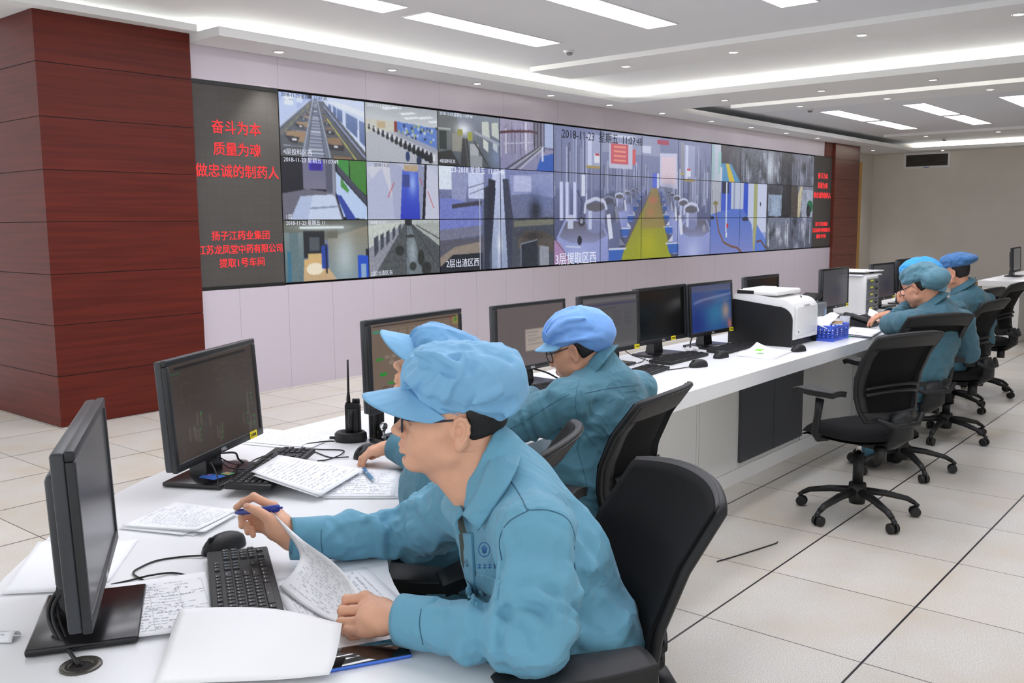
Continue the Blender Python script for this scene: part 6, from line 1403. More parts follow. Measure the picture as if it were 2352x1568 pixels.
fl += [([(.070, .070, .075), (.03, .094, .085), (-.04, .104, .09), (-.10, .085, .07)], -.014, .008), ([(.075, .065, .085), (.03, .09, .11), (-.03, .098, .13), (-.09, .085, .12)], .011, .008), ([(.06, .075, .065), (.0, .1, .06), (-.07, .098, .05), (-.12, .06, .04)], .011, .008), ([(.078, .06, .1), (.04, .08, .135), (-.02, .088, .16)], -.011, .007), ([(.05, .08, .06), (-.01, .098, .04), (-.08, .09, .022)], -.012, .008)]
cB = link('hair_net', np_mesh('net', [crown(tB, RB, OB, 1, [(-.010, 0, .100), (-.075, 0, .062), (.04, 0, .10)], [(.112, .100, .072), (.072, .088, .070), (.062, .078, .052)], fl, amp=.004, seed=3, res=.0034, brow=.04)]), M_net, wB[0], wB[1])
mb = MB(); visor(mb, tB, .083, .060, .30, .25, .016, .084, .080, .042); mb.build('cap_peak', M_cap, cB, ID)
glasses(wB[0], lambda x, y, z: V3(wB[1] @ Vector(pB(x, y, z))), mat('bronze_glasses_frame', (84, 70, 60), .3, .5), M_lens, .101, .018, .024, .020)
vB = (Vector((-0.588, -0.513, 0.81))-CAM_LOC); bt = tree(*wB[6])
for pts in ([(-0.615, -0.444, 0.99), (-0.711, -0.499, 0.93), (-0.71, -0.516, 0.854), (-0.722, -0.513, 0.791)], [(-0.72, -0.481, 0.965), (-0.764, -0.434, 0.931), (-0.811, -0.387, 0.89), (-0.857, -0.339, 0.856)], [(-0.606, -0.464, 0.946), (-0.553, -0.524, 0.964), (-0.407, -0.542, 0.956)], [(-0.722, -0.513, 0.791), (-0.716, -0.534, 0.722), (-0.713, -0.552, 0.652)]):
    seam('jacket_seam', pts, vB, .0012, wB[5], bt, M_stitch, ID)
# ---- the far group
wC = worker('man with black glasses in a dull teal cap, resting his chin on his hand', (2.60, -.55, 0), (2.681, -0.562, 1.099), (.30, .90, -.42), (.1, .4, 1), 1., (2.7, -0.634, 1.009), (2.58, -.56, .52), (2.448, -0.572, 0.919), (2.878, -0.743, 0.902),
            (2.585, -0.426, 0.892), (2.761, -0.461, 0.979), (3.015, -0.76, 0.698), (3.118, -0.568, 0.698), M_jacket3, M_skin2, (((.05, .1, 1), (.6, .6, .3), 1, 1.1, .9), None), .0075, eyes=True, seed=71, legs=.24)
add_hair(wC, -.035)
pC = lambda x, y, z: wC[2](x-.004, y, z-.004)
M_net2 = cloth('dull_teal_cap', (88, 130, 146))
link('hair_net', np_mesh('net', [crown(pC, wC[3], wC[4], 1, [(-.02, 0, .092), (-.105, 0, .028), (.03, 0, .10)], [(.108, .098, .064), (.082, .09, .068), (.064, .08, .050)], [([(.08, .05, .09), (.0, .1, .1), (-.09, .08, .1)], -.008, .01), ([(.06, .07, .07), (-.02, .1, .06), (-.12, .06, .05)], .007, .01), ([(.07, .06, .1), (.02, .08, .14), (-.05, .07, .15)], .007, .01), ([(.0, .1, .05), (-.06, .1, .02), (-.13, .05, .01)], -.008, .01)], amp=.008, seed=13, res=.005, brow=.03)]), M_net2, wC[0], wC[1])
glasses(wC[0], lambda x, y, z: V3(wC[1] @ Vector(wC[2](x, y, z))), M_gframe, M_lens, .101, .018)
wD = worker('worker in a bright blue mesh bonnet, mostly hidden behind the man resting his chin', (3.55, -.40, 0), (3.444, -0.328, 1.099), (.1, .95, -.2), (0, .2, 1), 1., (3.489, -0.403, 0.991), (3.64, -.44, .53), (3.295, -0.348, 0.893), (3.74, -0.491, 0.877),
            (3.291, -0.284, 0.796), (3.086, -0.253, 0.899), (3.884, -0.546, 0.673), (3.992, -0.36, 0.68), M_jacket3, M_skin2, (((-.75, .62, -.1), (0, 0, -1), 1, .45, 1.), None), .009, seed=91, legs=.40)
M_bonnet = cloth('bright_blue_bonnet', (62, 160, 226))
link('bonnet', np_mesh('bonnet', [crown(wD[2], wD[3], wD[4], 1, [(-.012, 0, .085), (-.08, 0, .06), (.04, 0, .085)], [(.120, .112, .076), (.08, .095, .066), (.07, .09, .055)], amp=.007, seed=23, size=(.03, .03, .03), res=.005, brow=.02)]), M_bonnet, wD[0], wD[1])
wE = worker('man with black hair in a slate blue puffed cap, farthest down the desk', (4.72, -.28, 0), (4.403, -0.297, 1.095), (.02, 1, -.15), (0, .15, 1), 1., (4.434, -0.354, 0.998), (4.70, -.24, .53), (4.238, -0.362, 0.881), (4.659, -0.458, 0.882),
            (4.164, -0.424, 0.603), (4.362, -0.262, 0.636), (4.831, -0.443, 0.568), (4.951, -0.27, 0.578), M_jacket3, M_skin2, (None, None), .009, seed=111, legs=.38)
add_hair(wE, -.05, -.012)
M_slate = cloth('slate_blue_cap', (72, 120, 176)); pE = lambda x, y, z: wE[2](x-.004, y, z-.002)
cE = link('cap', np_mesh('cap', [crown(pE, wE[3], wE[4], 1, [(-.03, 0, .105), (-.11, 0, .105), (.03, 0, .105)], [(.108, .118, .060), (.06, .10, .034), (.068, .095, .055)], [([(-.05, .11, .09), (-.1, .1, .085), (-.16, .03, .09)], -.008, .01), ([(.06, .08, .09), (.0, .11, .085), (-.06, .115, .08)], -.01, .01)], amp=.008, seed=33, res=.005, brow=.05)]), M_slate, wE[0], wE[1])
mb = MB(); visor(mb, pE, .085, .065, .25, .25, .014, .086, .0815, .04); mb.build('cap_peak', M_slate, cE, ID)
# ================================================================ papers, pens, radios, printer and the other things on the desk
M_paper = mat('white_paper', (243, 244, 247), .75, noise=(3, .012)); M_blank = mat('bright_blank_paper', (250, 250, 251), .7); M_ink = mat('printed_ink', (204, 206, 211), .8); M_ink2 = mat('handwriting_ink', (176, 179, 188), .8)
def bil(c):
    a, b, d, e = (Vector(p) for p in c); return lambda u, v: a*(1-u)*(1-v)+b*u*(1-v)+d*u*v+e*(1-u)*v
def ink(mb, fn, rows, u0=.08, u1=.94, v0=.1, v1=.94, th=.16, seed=0, fill=.7, lift=.0006, word=(.02, .07), wig=0.):
    """short dashes laid along the rows of a sheet"""
    r = np.random.RandomState(seed)
    for i in range(rows):
        v = v0+(v1-v0)*(i+.5)/rows; h = (v1-v0)/rows*th; u = u0+r.rand()*.03; end = u1-(r.rand()**2)*.45
        while u < end:
            w = word[0]+(word[1]-word[0])*r.rand()
            if r.rand() < fill:
                dv = (r.rand()-.5)*wig; a, b = u, min(u+w, u1); k = .35+.65*r.rand()
                P = [fn(a, v-h*k+dv), fn(b, v-h*k-dv*.4), fn(b, v+h*k-dv*.4), fn(a, v+h*k+dv)]; n = (P[1]-P[0]).cross(P[3]-P[0])
                if n.length > 0:
                    n = n.normalized(); n = n if n.z > 0 else -n; mb.add([p+n*lift for p in P], [(0, 1, 2, 3) if n.dot((P[1]-P[0]).cross(P[3]-P[0])) > 0 else (3, 2, 1, 0)])
            u += w+.008+.014*r.rand()
def sheet_of_paper(label, fn, group, seed=0, rows=0, hand=0, heading=False, table=False, m=None, th=.0004, n=(10, 10), name='paper_sheet', cat='paper', up=True):
    P = [fn(u, v) for u, v in ((0, 0), (1, 0), (1, 1), (0, 1))]; c = sum(P, Vector())/4; base = Vector((c.x, c.y, min(p.z for p in P))); inv = Matrix.Translation(-base)
    t = thing(name, label, cat, base, 0, group)
    f2 = (lambda u, v: fn(u, v)); q = (P[1]-P[0]).cross(P[3]-P[0])
    mb = MB(); mb.sheet(f2 if q.z > 0 else (lambda u, v: fn(1-u, v)), n[0], n[1], th); mb.build('sheet', m or M_paper, t, inv)
    if rows or heading or table:
        mb = MB()
        if rows: ink(mb, fn, rows, seed=seed)
        if heading: ink(mb, fn, 1, .3, .72, .055, .115, .26, seed+1, 1., word=(.035, .045))
        if table:
            for v in np.linspace(.14, .95, 14):
                for k in range(8): ink(mb, fn, 1, .06+.11*k, .06+.11*(k+1), v-.001, v+.001, .5, seed+k, 1., word=(.11, .112))
            for u in (.06, .2, .42, .7, .94):
                for k in range(8): a, b = .14+.81*k/8, .14+.81*(k+1)/8; q4 = [fn(u, a), fn(u+.004, a), fn(u+.004, b), fn(u, b)]; mb.add([p+Vector((0, 0, .0006)) for p in q4], [(0, 1, 2, 3), (3, 2, 1, 0)][:1])
        mb.build('print', M_ink, t, inv)
    if hand: mb = MB(); ink(mb, fn, hand, .1, .92, .16, .92, .15, seed+7, .55, .0008, (.008, .03), .012); mb.build('handwriting', M_ink2, t, inv)
    return t
def bent(c, lift=(0, 0, 0, 0), wave=.0, k=1.5):
    """a quad sheet whose corners are lifted by the given heights, falling off inwards"""
    b = bil(c)
    def fn(u, v):
        w = ((1-u)*(1-v), u*(1-v), u*v, (1-u)*v); z = sum(l*q**k for l, q in zip(lift, w)); p = b(u, v); return p+Vector((0, 0, z+wave*math.sin(5*u+3*v)*math.sin(PI*u)*math.sin(PI*v)))
    return fn
G1 = 'handwritten sheets on the near desk'
sheet_of_paper('handwritten sheet lying over the keyboard of the plant diagram monitor', bent([(-1.5828, 0.018, 0.806), (-1.3958, 0.1438, 0.804), (-1.2599, -0.098, 0.768), (-1.5183, -0.2135, 0.768)], (.006, 0, 0, 0), .002), G1, 3, 16, 15, True)
sheet_of_paper('second sheet just under the handwritten one on the keyboard', bent([(-1.5856, 0.0016, 0.803), (-1.3903, 0.1381, 0.801), (-1.2859, -0.0958, 0.765), (-1.5252, -0.2087, 0.765)], (.0, 0, 0, 0)), G1, 5)
sheet_of_paper('sheet with a ruled table carrying the white and blue pen', bent([(-1.2564, 0.0091, 0.755), (-1.1566, -0.1524, 0.755), (-1.3677, -0.3487, 0.755), (-1.5039, -0.1755, 0.755)], (0, 0, 0, 0), .001), G1, 11, 12, 16, False, True)
sheet_of_paper('sheet peeping out under the ruled table sheet', bent([(-1.2332, 0.0073, 0.7532), (-1.1356, -0.1517, 0.7532), (-1.3691, -0.3643, 0.7532), (-1.5009, -0.1967, 0.7532)]), G1, 12)
sheet_of_paper('pale sheet behind the charger, near the back edge of the desk', bent([(-1.2456, 0.5851, 0.754), (-1.0613, 0.6787, 0.754), (-0.984, 0.3681, 0.754), (-1.1466, 0.3006, 0.754)], (0, 0, 0, 0), .002), G1, 21, 14, 0, True)
sheet_of_paper('sheet lying under the pale one behind the charger', bent([(-1.2562, 0.5485, 0.752), (-1.0727, 0.6358, 0.752), (-1.009, 0.3476, 0.752), (-1.1757, 0.3012, 0.752)]), G1, 22)
for i, (lab, dx, lf) in enumerate((('lowest sheet of the stack left of the pen hand', 0, (0, 0, 0, 0)), ('third sheet of the stack left of the pen hand', -5, (0, 0, .008, 0)), ('second sheet of the stack left of the pen hand', 4, (0, 0, .004, .003)), ('top handwritten sheet of the stack left of the pen hand', 0, (.0, 0, .004, .004)))):
    z = .752+.0028*i; top = i == 3
    c = [(277+dx, 1214-3*i), (400+dx, 1157-2*i), (545+dx*2, 1180-3*i), (448+dx*2, 1228-3*i)]
    sheet_of_paper(lab, bent([{0: (-1.9863, 0.0013, 0.752), 1: (-1.9904, 0.0041, 0.7548), 2: (-1.9814, 0.0012, 0.7576), 3: (-1.9848, 0.0031, 0.7604)}[i], {0: (-1.787, 0.0877, 0.752), 1: (-1.7934, 0.0876, 0.7548), 2: (-1.7872, 0.078, 0.7576), 3: (-1.7869, 0.0825, 0.7604)}[i], {0: (-1.7388, -0.141, 0.752), 1: (-1.7503, -0.1404, 0.7548), 2: (-1.7322, -0.1416, 0.7576), 3: (-1.7321, -0.1317, 0.7604)}[i], {0: (-1.8986, -0.1947, 0.752), 1: (-1.917, -0.1741, 0.7548), 2: (-1.8803, -0.2125, 0.7576), 3: (-1.8897, -0.1928, 0.7604)}[i]], lf, .0012), G1, 31+i, 16 if top else 0, 22 if top else 0, top)
sheet_of_paper('handwritten form in front of the nearest monitor foot, with a paper clip', bent([(-2.203, -.346, .758), (-2.030, -.452, .758), (-2.160, -.722, .757), (-2.335, -.612, .760)], (0, .004, 0, 0), .003), G1, 41, 18, 14, True, True)
sheet_of_paper('blank sheet behind the nearest monitor on the left end of the desk', bent([(-2.163, 0.0633, 0.754), (-2.0729, -0.0352, 0.754), (-2.2658, -0.3017, 0.754), (-2.3585, -0.2117, 0.754)], (0, 0, 0, 0), .002), G1, 51)
sheet_of_paper('sheet sticking out right of the nearest monitor screen', bent([(-2.1033, -0.04, 0.7525), (-1.9993, -0.1111, 0.7525), (-2.18, -0.3188, 0.7525), (-2.274, -0.2592, 0.7525)]), G1, 52)
bigf = loft_grid([[(-2.1913, -0.6225, 0.776), (-2.1422, -0.708, 0.786), (-2.0907, -0.8034, 0.79), (-2.0641, -0.9572, 0.796)], [(-2.2569, -0.7029, 0.772), (-2.1975, -0.7783, 0.785), (-2.1363, -0.8653, 0.788), (-2.1112, -1.0038, 0.788)], [(-2.3104, -0.765, 0.761), (-2.2518, -0.8476, 0.776), (-2.1873, -0.9344, 0.778), (-2.1423, -1.029, 0.774)], [(-2.3646, -0.8324, 0.759), (-2.2976, -0.9045, 0.76), (-2.2234, -0.9823, 0.76), (-2.1593, -1.0353, 0.76)]])
sheet_of_paper('large blank white sheet nearest the camera, covering the keyboard end and the phone', bigf, 'blank sheets', 0, 0, 0, m=M_blank, n=(18, 14))
sheet_of_paper('printed sheet under the page the man lifts', bent([(-1.772, -.690, .752), (-1.865, -.925, .752), (-2.06, -.81, .752), (-1.955, -.585, .752)]), G1, 61, 14, 10)
heldf = loft_grid([[(-1.9752, -0.6436, 0.757), (-1.9991, -0.7512, 0.757), (-2.0133, -0.8375, 0.758), (-2.034, -0.925, 0.774)], [(-1.938, -0.654, 0.791), (-1.949, -0.722, 0.774), (-1.976, -0.825, 0.772), (-2.007, -0.914, 0.782)], [(-1.901, -0.615, 0.812), (-1.915, -0.711, 0.799), (-1.949, -0.828, 0.797), (-1.985, -0.904, 0.793)], [(-1.902, -0.522, 0.882), (-1.894, -0.619, 0.835), (-1.927, -0.77, 0.825), (-1.961, -0.891, 0.803)]])
sheet_of_paper('lifted page curling up between the two hands', lambda u, v: heldf(1-v, 1-u) if False else heldf(u, v), 'lifted pages', 71, 0, 0, n=(18, 18))
mb = MB(); pg = [o for o in COL.objects if o.get('label') == 'lifted page curling up between the two hands'][0]
def ink_cam(fn, rows, seed, mb, along, **kw):
    """print on the side of a standing sheet that faces the reader"""
    r = np.random.RandomState(seed)
    for i in range(rows):
        a = .1+.8*(i+.5)/rows; b = .08+.05*r.rand(); e = .94-.3*r.rand()**2
        while b < e:
            w = .015+.05*r.rand(); h = .004+.004*r.rand()
            if r.rand() < kw.get('fill', .7):
                g = (lambda x, y: fn(x, y)) if along else (lambda x, y: fn(y, x)); P = [g(b, a-h), g(b+w, a-h), g(b+w, a+h), g(b, a+h)]; n = (P[1]-P[0]).cross(P[3]-P[0]).normalized(); q = (CAM_LOC-P[0]).normalized(); n = n if n.dot(q) > 0 else -n
                mb.add([p+n*.0009 for p in P], [(0, 1, 2, 3)])
            b += w+.015+.02*r.rand()
ink_cam(heldf, 20, 5, mb, True, fill=.6); b_ = pg.location; mb.build('print', M_ink, pg, Matrix.Translation(-b_))
held2 = lambda u, v: heldf(u, v)+Vector((.004+.012*v*(1-u), .006+.010*v*(1-u), -.003-.012*v*(1-u)))
sheet_of_paper('second lifted page, its tip just behind the first', lambda u, v: held2(.02+.98*u, .1+.88*v), 'lifted pages', 72, n=(14, 14))
t = thing('folded_card', 'small printed white card cut off by the left photo edge', 'card', (-2.4501, -0.4534, 0.75), 0)
mb = MB(); o_ = Vector((-2.4501, -0.4534, 0.75)); e1 = (Vector((-2.4388, -0.4674, 0.75))-o_).normalized(); e2 = Vector((-e1.y, e1.x, 0))
mb.sheet(lambda u, v: e1*(-.045+.06*u)+e2*(.035*v)+Vector((0, 0, .002+.014*math.sin(PI*v)**.7)), 6, 10, .0006); mb.build('card', M_paper, t); mb = MB()
for k in range(3): ink(mb, lambda u, v: e1*(-.045+.06*u)+e2*(.035*v)+Vector((0, 0, .0024+.014*math.sin(PI*v)**.7)), 1, .3, .95, .2+.22*k, .3+.22*k, .3, k, 1., word=(.06, .1))
mb.build('print', M_ink2, t)
# ---- pens
def pen(label, a, b, m, m2, r=.0052, retract=True):
    a, b = Vector(a), Vector(b); t = thing('pen', label, 'pen', a, 0, 'pens'); d = (b-a); L = d.length; d.normalize(); R = frame(d, d.orthogonal()).to_4x4()
    mb = MB(); Mx = Matrix(((0, 0, 1), (0, 1, 0), (-1, 0, 0)))
    def lt(pr, mm, nm, par=t): q = MB(); q.lathe([(r_, z) for z, r_ in pr], (0, 0, 0), 16, True, Matrix(((0, 0, 1), (0, 1, 0), (-1, 0, 0)))); return q.build(nm, mm, par, R)
    s = L/.14
    lt([(0, .0004), (.003*s, .0007), (.016*s, .0036), (.0165*s, .0042)], m2, 'tip'); lt([(.0165*s, .0044), (.03*s, r), (.09*s, r), (.128*s, r*1.15), (.1285*s, .0001)], m, 'barrel'); lt([(.079*s, r*1.02), (.080*s, r*1.06), (.0835*s, r*1.06), (.0845*s, r*1.02)], m2, 'ring'); lt([(.128*s, .0026), (.139*s, .0026), (.14*s, .0001)], m, 'push_button')
    q = MB(); q.rbox((.112*s, 0, r*1.35), (.036*s, .0034, .0014), .0005); q.rbox((.126*s, 0, r*1.2), (.006*s, .0034, .004), .0005); q.build('clip', m, t, R); return t
M_bluepen = mat('blue_pen_plastic', (36, 58, 152), .35); M_silver = mat('silver_metal', (200, 202, 206), .25, .8)
pen('dark blue pen held between thumb and finger of the nearest man', (-1.916, -0.385, 0.852), (-1.884, -0.542, 0.888), M_bluepen, M_silver, .0072)
pen('blue and white patterned pen lying on the ruled table sheet', tuple(Vector((-1.3158, -0.2096, 0.763))), tuple(Vector((-1.2399, -0.0688, 0.763))), mat('white_blue_pen', (70, 130, 176), .3), mat('pale_pen_grip', (196, 216, 206), .3))
pen('green pen in the hand of the man in the pale hair cap', (-0.64, -0.222, 0.892), (-0.589, -0.153, 0.91), mat('green_pen', (40, 190, 120), .4), M_silver, .006)
# ---- the smartphone
c = Vector((-2.065, -1.0175, DZ)); a = heading(.135, -.073)
t = thing('smartphone', 'black glass smartphone with a blue rim, half under the blank sheet', 'phone', c, a); M_blue = mat('blue_phone_rim', (74, 124, 226), .3, .3)
MB().rbox((0, 0, .0042), (.155, .074, .0078), .0036, 3).build('case', M_blue, t); MB().rbox((0, 0, .0079), (.1535, .0725, .0012), .0005, 2).build('glass', mat('phone_glass', (8, 8, 10), .06, spec=.7), t); MB().rbox((-.03, -.0372, .0042), (.02, .0012, .002), .0004).build('side_button', M_blue, t)
# ---- walkie-talkies in their double charger, glass ornament
M_radio = mat('radio_black', (18, 18, 19), .5, bump=(300, .3, .0006)); M_gold = mat('gold_contact', (206, 170, 90), .3, .9)
def radio(label, x, y, rz, lean=0., z=DZ, ant=.155, sticker=True):
    t = thing('walkie_talkie', label, 'radio', (x, y, z), rz, 'walkie talkies'); t.rotation_euler.x = lean
    f = MB(); f.prism([(-.026, -.012), (.026, -.012), (.028, .004), (.022, .016), (-.022, .016), (-.028, .004)], .0, .112); f.prism([(-.024, -.010), (.024, -.010), (.024, .010), (-.024, .010)], .112, .120); f.build('radio_body', M_radio, t)
    f = MB(); f.rbox((0, -.016, .055), (.044, .012, .09), .003); f.build('battery', M_black2, t)
    f = MB(); f.tube([(-.005, -.026, .012), (-.004, -.034, .06), (-.002, -.030, .098)], [.007, .009, .008], 8, flat=((0, 1, 0), .5)); f.build('belt_clip', M_radio, t)
    f = MB(); f.tube([(-.014, 0, .118), (-.014, 0, .135), (-.0135, .0, .16), (-.012, .002, .118+ant)], [.0075, .0072, .0042, .0034], 10); f.build('antenna', M_radio, t)
    for dx in (.006, .019): f = MB(); f.cyl((dx, 0, .118), (dx, 0, .134), (.0075, .0068), 14); f.build('knob', M_radio, t)
    if sticker: MB().box((-.004, -.0225, .022), (.010, .001, .030)).build('sticker', M_yellow, t)
    else:
        f = MB(); [f.cyl((k, -.0222, .01), (k, -.0232, .01), .002, 8) for k in (-.012, -.004, .006, .012)]; f.build('contacts', M_gold, t); MB().box((0, -.0226, .022), (.008, .001, .012)).build('sticker', M_paper, t)
    return t
cx = Vector((-0.9847, 0.2863, 0.75)); va = heading(.64, -.77)
t = thing('radio_charger', 'black oval charging dock with a cable, holding the walkie talkie', 'charger', cx, va)
f = MB(); f.lathe([(.0, 0), (.040, 0), (.043, .006), (.042, .028), (.036, .036), (.030, .034), (.028, .018), (.0, .016)], seg=30, M=Matrix(((1.35, 0, 0), (0, 1, 0), (0, 0, 1)))); f.build('dock', M_radio, t)
f = MB(); f.tube([(-.052, .0, .010), (-.066, .0, .012), (-.075, .0, .012)], [.005, .0055, .005], 8); f.build('plug', M_radio, t)
rd = radio('walkie talkie with a yellow label standing in the charging dock', cx.x+.008, cx.y-.006, va, .02, DZ+.018)
r2 = Vector((-0.8909, 0.2531, 0.75)); radio('walkie talkie with gold contacts beside the charging dock', r2.x, r2.y, va+.15, .02, DZ+.002, .12, False)
r3 = Vector((1.1994, 0.62, 0.75)); radio('walkie talkie behind the man in the pale hair cap', r3.x, r3.y, va, 0, DZ, .14, False)
r4 = Vector((4.98, .10, 0)); radio('walkie talkie beside the man in the slate blue cap', (5.092, -0.29, 0.928)[0], (5.092, -0.29, 0.928)[1], va, 0, DZ, .17, False)
oc = Vector((-0.9166, 0.1767, 0.75)); t = thing('glass_ornament', 'clear faceted glass ball on a black stand with a red line', 'ornament', oc, va)
f = MB(); f.rbox((0, 0, .008), (.050, .030, .016), .003); f.build('stand', M_radio, t); f = MB(); f.rbox((0, -.0155, .009), (.049, .001, .002), .0004); f.build('red_line', mat('red_line', (190, 40, 50), .4), t)
M_glass = mat('clear_glass', (255, 255, 255), .02, trans=1.); bm_ = bmesh.new(); bmesh.ops.create_icosphere(bm_, subdivisions=2, radius=.0155); f = MB(); f._bm(bm_, Matrix.Identity(3), Vector((-.008, 0, .056)), False); f.build('glass_ball', M_glass, t); f = MB(); f.lathe([(.010, .016), (.0055, .021), (.0050, .036), (.009, .043)], (-.008, 0, 0), 12, False); f.build('glass_stem', M_silver, t)
# ---- cables and cable outlets
M_cable = mat('black_cable', (22, 22, 24), .5)
def cable(label, pts, r=.0022, par=None, cat='cable'):
    P = smooth_path(pts, 8); mb = MB(); o = P[0].copy(); mb.tube([p-o for p in P], r, 7); c_ = mb.build('cable', M_cable); c_.location = o; return tag(c_, label, cat, 'cables on the desks')
zc = .753
cable('thin black cable from the charging dock to the desk outlet', [(-1.4031, 0.296, 0.753), (-1.3499, 0.3271, 0.753), (-1.2801, 0.341, 0.753), (-1.2329, 0.3092, 0.753), (-1.1758, 0.3248, 0.753), (-1.125, 0.3618, 0.753), (-1.0776, 0.3301, 0.758), (-1.0578, 0.2879, 0.762)])
cable('looped mouse cable of the man looking up', [(-1.156, 0.0961, 0.756), (-1.1884, 0.1475, 0.753), (-1.1777, 0.2286, 0.753), (-1.1746, 0.2835, 0.7575), (-1.1377, 0.2556, 0.753), (-1.1017, 0.1894, 0.753), (-1.1633, 0.1334, 0.7575), (-1.2138, 0.1341, 0.753), (-1.2521, 0.1372, 0.756)])
cable('black mouse cable curling beside the lettered keyboard', [(-1.9668, -0.3505, 0.757), (-1.9974, -0.3084, 0.753), (-2.0489, -0.2842, 0.753), (-2.1006, -0.2975, 0.753), (-2.1227, -0.3158, 0.753), (-2.1289, -0.357, 0.753), (-2.1294, -0.3999, 0.753)])
cable('black cable arching towards the nearest monitor foot', [(-2.0586, -0.4373, 0.757), (-2.0674, -0.3811, 0.753), (-2.1117, -0.3686, 0.7575), (-2.1471, -0.3501, 0.753), (-2.1861, -0.3404, 0.753)])
for i, (lab, pts) in enumerate((('thick cable behind the foot of the plant diagram monitor', [(-1.594, 0.149, 0.848), (-1.512, 0.203, 0.824), (-1.451, 0.278, 0.78), (-1.43, 0.282, 0.764)]), ('cable looping under the plant diagram monitor', [(-1.607, 0.147, 0.841), (-1.531, 0.204, 0.797), (-1.466, 0.263, 0.769), (-1.44, 0.277, 0.764)]), ('cable hanging over the foot of the plant diagram monitor', [(-1.62, 0.131, 0.841), (-1.572, 0.16, 0.802), (-1.554, 0.169, 0.792), (-1.494, 0.187, 0.771), (-1.444, 0.188, 0.761)]), ('thin wire hanging before the stand of the plant diagram monitor', [(-1.682, 0.065, 0.851), (-1.687, 0.037, 0.834), (-1.69, 0.021, 0.813), (-1.685, 0.032, 0.782)]))): cable(lab, pts, .0032 if i == 0 else .002)
def outlet(label, c, r=.032, m=None):
    t = thing('cable_outlet', label, 'cable outlet', c, 0, 'cable outlets'); f = MB(); f.lathe([(r*.55, .001), (r*.6, .003), (r, .004), (r*1.04, .0015), (r*1.04, 0)], seg=28); f.build('rim', m or mat('outlet_grey', (120, 112, 106), .35, .4), t); MB().lathe([(.0, .0006), (r*.57, .0006)], seg=20).build('hole', M_dark, t); return t
outlet('metal desk outlet full of cables behind the plant diagram monitor', (-1.415, 0.3387, 0.75))
o_ = Vector((-2.4017, -0.655, 0.75)); outlet('dark metal desk outlet at the foot of the nearest monitor', o_, .034, mat('outlet_dark', (84, 80, 74), .3, .5))
f1 = Vector((-2.4026, -0.6571, 0.751))
for i, (lab, pts) in enumerate((('thickest cable bundle strand running down from the nearest monitor', [(-2.343, -0.482, 0.844), (-2.372, -0.484, 0.815), (-2.384, -0.497, 0.789), (-2.389, -0.544, 0.761), (-2.388, -0.59, 0.737), (-2.4039, -0.6535, 0.752)]), ('second strand of the bundle from the nearest monitor', [(-2.342, -0.498, 0.843), (-2.372, -0.499, 0.815), (-2.383, -0.515, 0.789), (-2.388, -0.561, 0.762), (-2.4051, -0.6532, 0.754)]), ('thin strand bowing out left of the nearest monitor', [(-2.333, -0.49, 0.854), (-2.352, -0.487, 0.839), (-2.37, -0.504, 0.803), (-2.379, -0.548, 0.767), (-2.38, -0.582, 0.744), (-2.4013, -0.658, 0.754)]))): cable(lab, pts, (.0042, .0038, .002)[i])
t = thing('cable_clip', 'white horseshoe cable clip on the desk between two monitors', 'clip', (1.7645, 0.4431, 0.75), 0)
f = MB(); q = [(.032*math.cos(a_), .032*math.sin(a_), .012) for a_ in np.linspace(-.5, PI+.5, 16)]; f.tube(q, [.010+.004*math.sin(PI*i/15) for i in range(16)], 8); f.build('ring', M_alu, t)
t = thing('round_puck', 'flat black puck beside the foot of the blue desktop monitor', 'puck', (1.9432, 0.392, 0.75), 0); f = MB(); f.lathe([(0, 0), (.042, 0), (.044, .006), (.042, .018), (.034, .021), (0, .021)], seg=26); f.build('body', M_black2, t); f = MB(); f.lathe([(.030, .0213), (.034, .0216), (.035, .0205)], seg=26); f.build('silver_ring', M_silver, t)
for i, (lab, pts) in enumerate((('cable dropping behind the switched-off monitor', [(1.36, .50, .80), (1.28, .47, .765), (1.18, .44, .7535), (1.05, .47, .753)]), ('cable looping behind the grey-lit monitor', [(1.10, .52, .86), (1.16, .50, .80), (1.22, .40, .754), (1.06, .36, .7532)]), ('cable running from the blue desktop monitor to the clip', [(1.96, .52, .86), (1.86, .50, .82), (1.78, .47, .78), (1.74, .44, .765)]), ('cable bowing behind the blue desktop monitor', [(2.05, .53, .87), (2.12, .54, .82), (2.11, .545, .77), (2.0, .56, .754)]), ('cable coiled by the dialog box monitor', [(.30, .50, .83), (.38, .46, .80), (.45, .42, .757), (.48, .36, .7535)]), ('thin mouse cable before the switched-off monitor', [(1.20, .14, .757), (1.12, .17, .7532), (1.05, .19, .7534)]))): cable(lab, pts, .0045 if i in (2, 3, 4) else .0025)
# ---- the printer
px0, px1, py0, py1 = 2.245, 2.63, .035, .46; t = thing('laser_printer', 'large white laser printer with black side panels', 'printer', ((px0+px1)/2, (py0+py1)/2, DZ)); w, d, h = px1-px0, py1-py0, .322
M_pw = mat('printer_white', (236, 236, 234), .4); M_pb = mat('printer_black', (16, 16, 18), .5)
def prof(y0, y1, z0, z1, r=.10): return [(y1, z0), (y1, z1-.02), (y1-.03, z1), (y0+r, z1-.035)]+[(y0+r-r*math.sin(a_), z1-.035-r*.9*(1-math.cos(a_))) for a_ in np.linspace(.2, PI/2, 7)]+[(y0, z0)]
def side(x0, x1, y0, y1, z0, z1, m, name, r=.10):
    p_ = prof(y0, y1, z0, z1, r); n = len(p_); mb = MB(); mb.add([(x, y, z) for x in (x0, x1) for y, z in p_], [tuple(range(n)), tuple(range(2*n-1, n-1, -1))]+[(i, n+i, n+(i+1) % n, (i+1) % n) for i in range(n)]); return mb.build(name, m, t)
